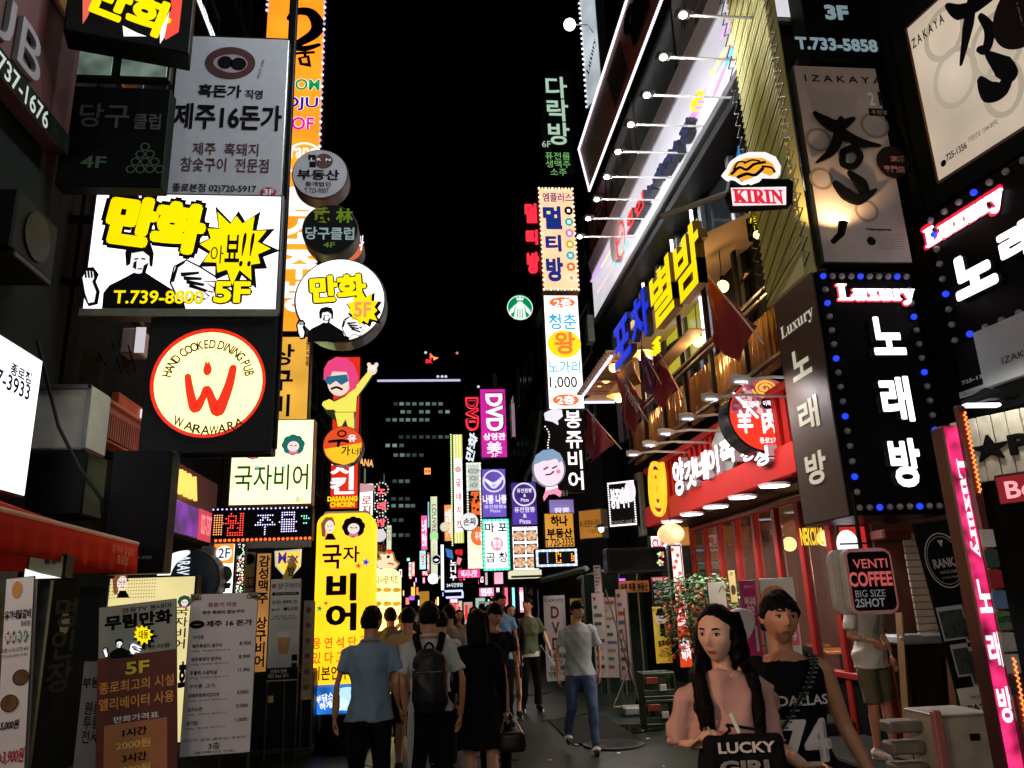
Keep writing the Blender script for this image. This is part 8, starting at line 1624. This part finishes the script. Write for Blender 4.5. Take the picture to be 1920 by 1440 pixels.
# ---- the couple in front
Yw = 3.45
pw = at(1345, 1137, Y=Yw)
HW = pw.z/1.0
PINK = D((.46,.25,.22), .75, var=.06, scale=8)
tw, Q, HR, k = person('long-haired woman in a loose dusty pink top and black skirt in the foreground', (at(1360,1300,Y=Yw).x, Yw, 0), -.12, HW, True, 'c', .0055,
    J=dict(elR=(-.24,.02,1.19), wrR=(-.11,-.20,1.245), elL=(.20,.02,1.16), wrL=(.27,-.12,1.10), shL=(.165,0,1.425)), head_yaw=-.62, head_pitch=.05, head_roll=.03,
    top=(PINK, 1.17, 'tee'), bottom=(BLK, 'skirt', .5), shoes=(DSH, WHSOLE), hair='long', seed=3, sleeve=1.02, hands={'R': ((.8,-.15,-.35), (.1,.3,-.8), .75, 1), 'L': ((.6,-.35,.1), (-.2,-.3,-.9), .5, 1)}, wide=1.0)
for q in (0, .022): MB().tube([Q['wrR']+(Q['elR']-Q['wrR']).normalized()*(.03+q)+Vector((0, .030*math.cos(a), .030*math.sin(a))) for a in [2*math.pi*i/16 for i in range(17)]], .005, 6).build('bracelet', D((.10,.05,.03) if q else (.35,.3,.25),.4), tw)
def print_on(parent, t, y, x0, x1, z0, z1, mat, b=.03, curve=.0, cx=0, ex=.004):
    V, F = text_mesh(t, b, 0, 1.05); V = V.copy(); mn, mx = V.min(0), V.max(0); X = x0+(V[:,0]-mn[0])/(mx[0]-mn[0])*(x1-x0); Z = z0+(V[:,1]-mn[1])/(mx[1]-mn[1])*(z1-z0)
    return mesh('printed_lettering', [(x, y+curve*(x-cx)**2, z) for x, z in zip(X, Z)], F, mat, parent)
PW = D((.62,.55,.53), .6, var=.08)
bag = thing('tote_bag', 'black tote bag printed with pale capital words, carried low in front of the pink top', 'bag', tw.location, -.12)
b0 = MB().bx((-.17,-.30,.80),(.15,-.235,1.225),.02); cm = voxel(b0, .012, 2); folds(cm, .004, 3); link('bag_body', cm, bag).data.materials.append(BLK)
print_on(bag, 'LUCKY', -.306, -.12, .10, 1.16, 1.20, PW, .03); print_on(bag, 'GIRL', -.306, -.12, .10, 1.085, 1.135, PW, .04)
for x in (-.09, .07): MB().tube([(x,-.27,1.215),(x*.6,-.25,1.235),(-.06,-.225,1.25)], .006, 6).build('strap', BLK, bag)
hp_ = thing('lip_gloss', 'small white object held between the fingers of the woman in pink', 'holder', Vector(tw.location)+Matrix.Rotation(-.12,3,'Z') @ (Q['wrR']+Vector((.075,-.065,.045)))); MB().tube([(0,0,-.03),(0,0,.045)], [.008,.009], 10).build('tube', WHITEP, hp_); hp_.rotation_euler = (0,-.35,0); hp_.name = 'white_stick'
Ym = 3.85
pm = at(1460, 1113, Y=Ym)
HM = pm.z
tm, Qm, HRm, km = person('young man in a black sleeveless jersey numbered 74, beside the woman in pink', (at(1476,1300,Y=Ym).x, Ym, 0), -.06, HM, False, 'b', .0055,
    J=dict(elL=(.27,.03,1.13), wrL=(.36,-.02,.88), elR=(-.27,.05,1.15), wrR=(-.215,-.17,1.20)), head_yaw=-.02, head_pitch=-.03, head_roll=.06, top=(BLK, .80, 'tank'), bottom=(NAVYT, 'trousers', 0), shoes=(DSH, WHSOLE), hair='short', seed=8, wide=1.10,
    hands={'R': ((.5,-.25,.55), (.2,.6,-.2), .7, 1)})
print_on(tm, '74', -.156*km, -.115*km, .125*km, 1.0*km, 1.19*km, PW, .05, 1.2, 0)
print_on(tm, 'DALLAS', -.146*km, -.10*km, .145*km, 1.245*km, 1.29*km, PW, .02, 1.4, 0)
st2 = thing('sling_strap', 'black webbing strap running diagonally across the numbered jersey', 'strap', tm.location, -.06)
P = [Vector(p)*km for p in ((.13,.06,1.475),(.125,-.05,1.47),(.10,-.125,1.42),(.04,-.172,1.34),(-.04,-.185,1.24),(-.12,-.175,1.14),(-.18,-.10,1.08))]
MB().tube(P, [(.026,.006)]*7, 8).build('webbing', D((.012,.014,.014),.45,spec=.4), st2)
for i in range(16):
    f = i/15*3.6+1.2; a = int(f); p = P[a].lerp(P[min(a+1,6)], f-a); MB().bx((-.022,-.012,-.004),(.022,-.006,.004),.002).build('buckle_rib', D((.10,.14,.14),.4), st2).location = p
# lens-side light on faces comes from the added panels and lamps around the camera
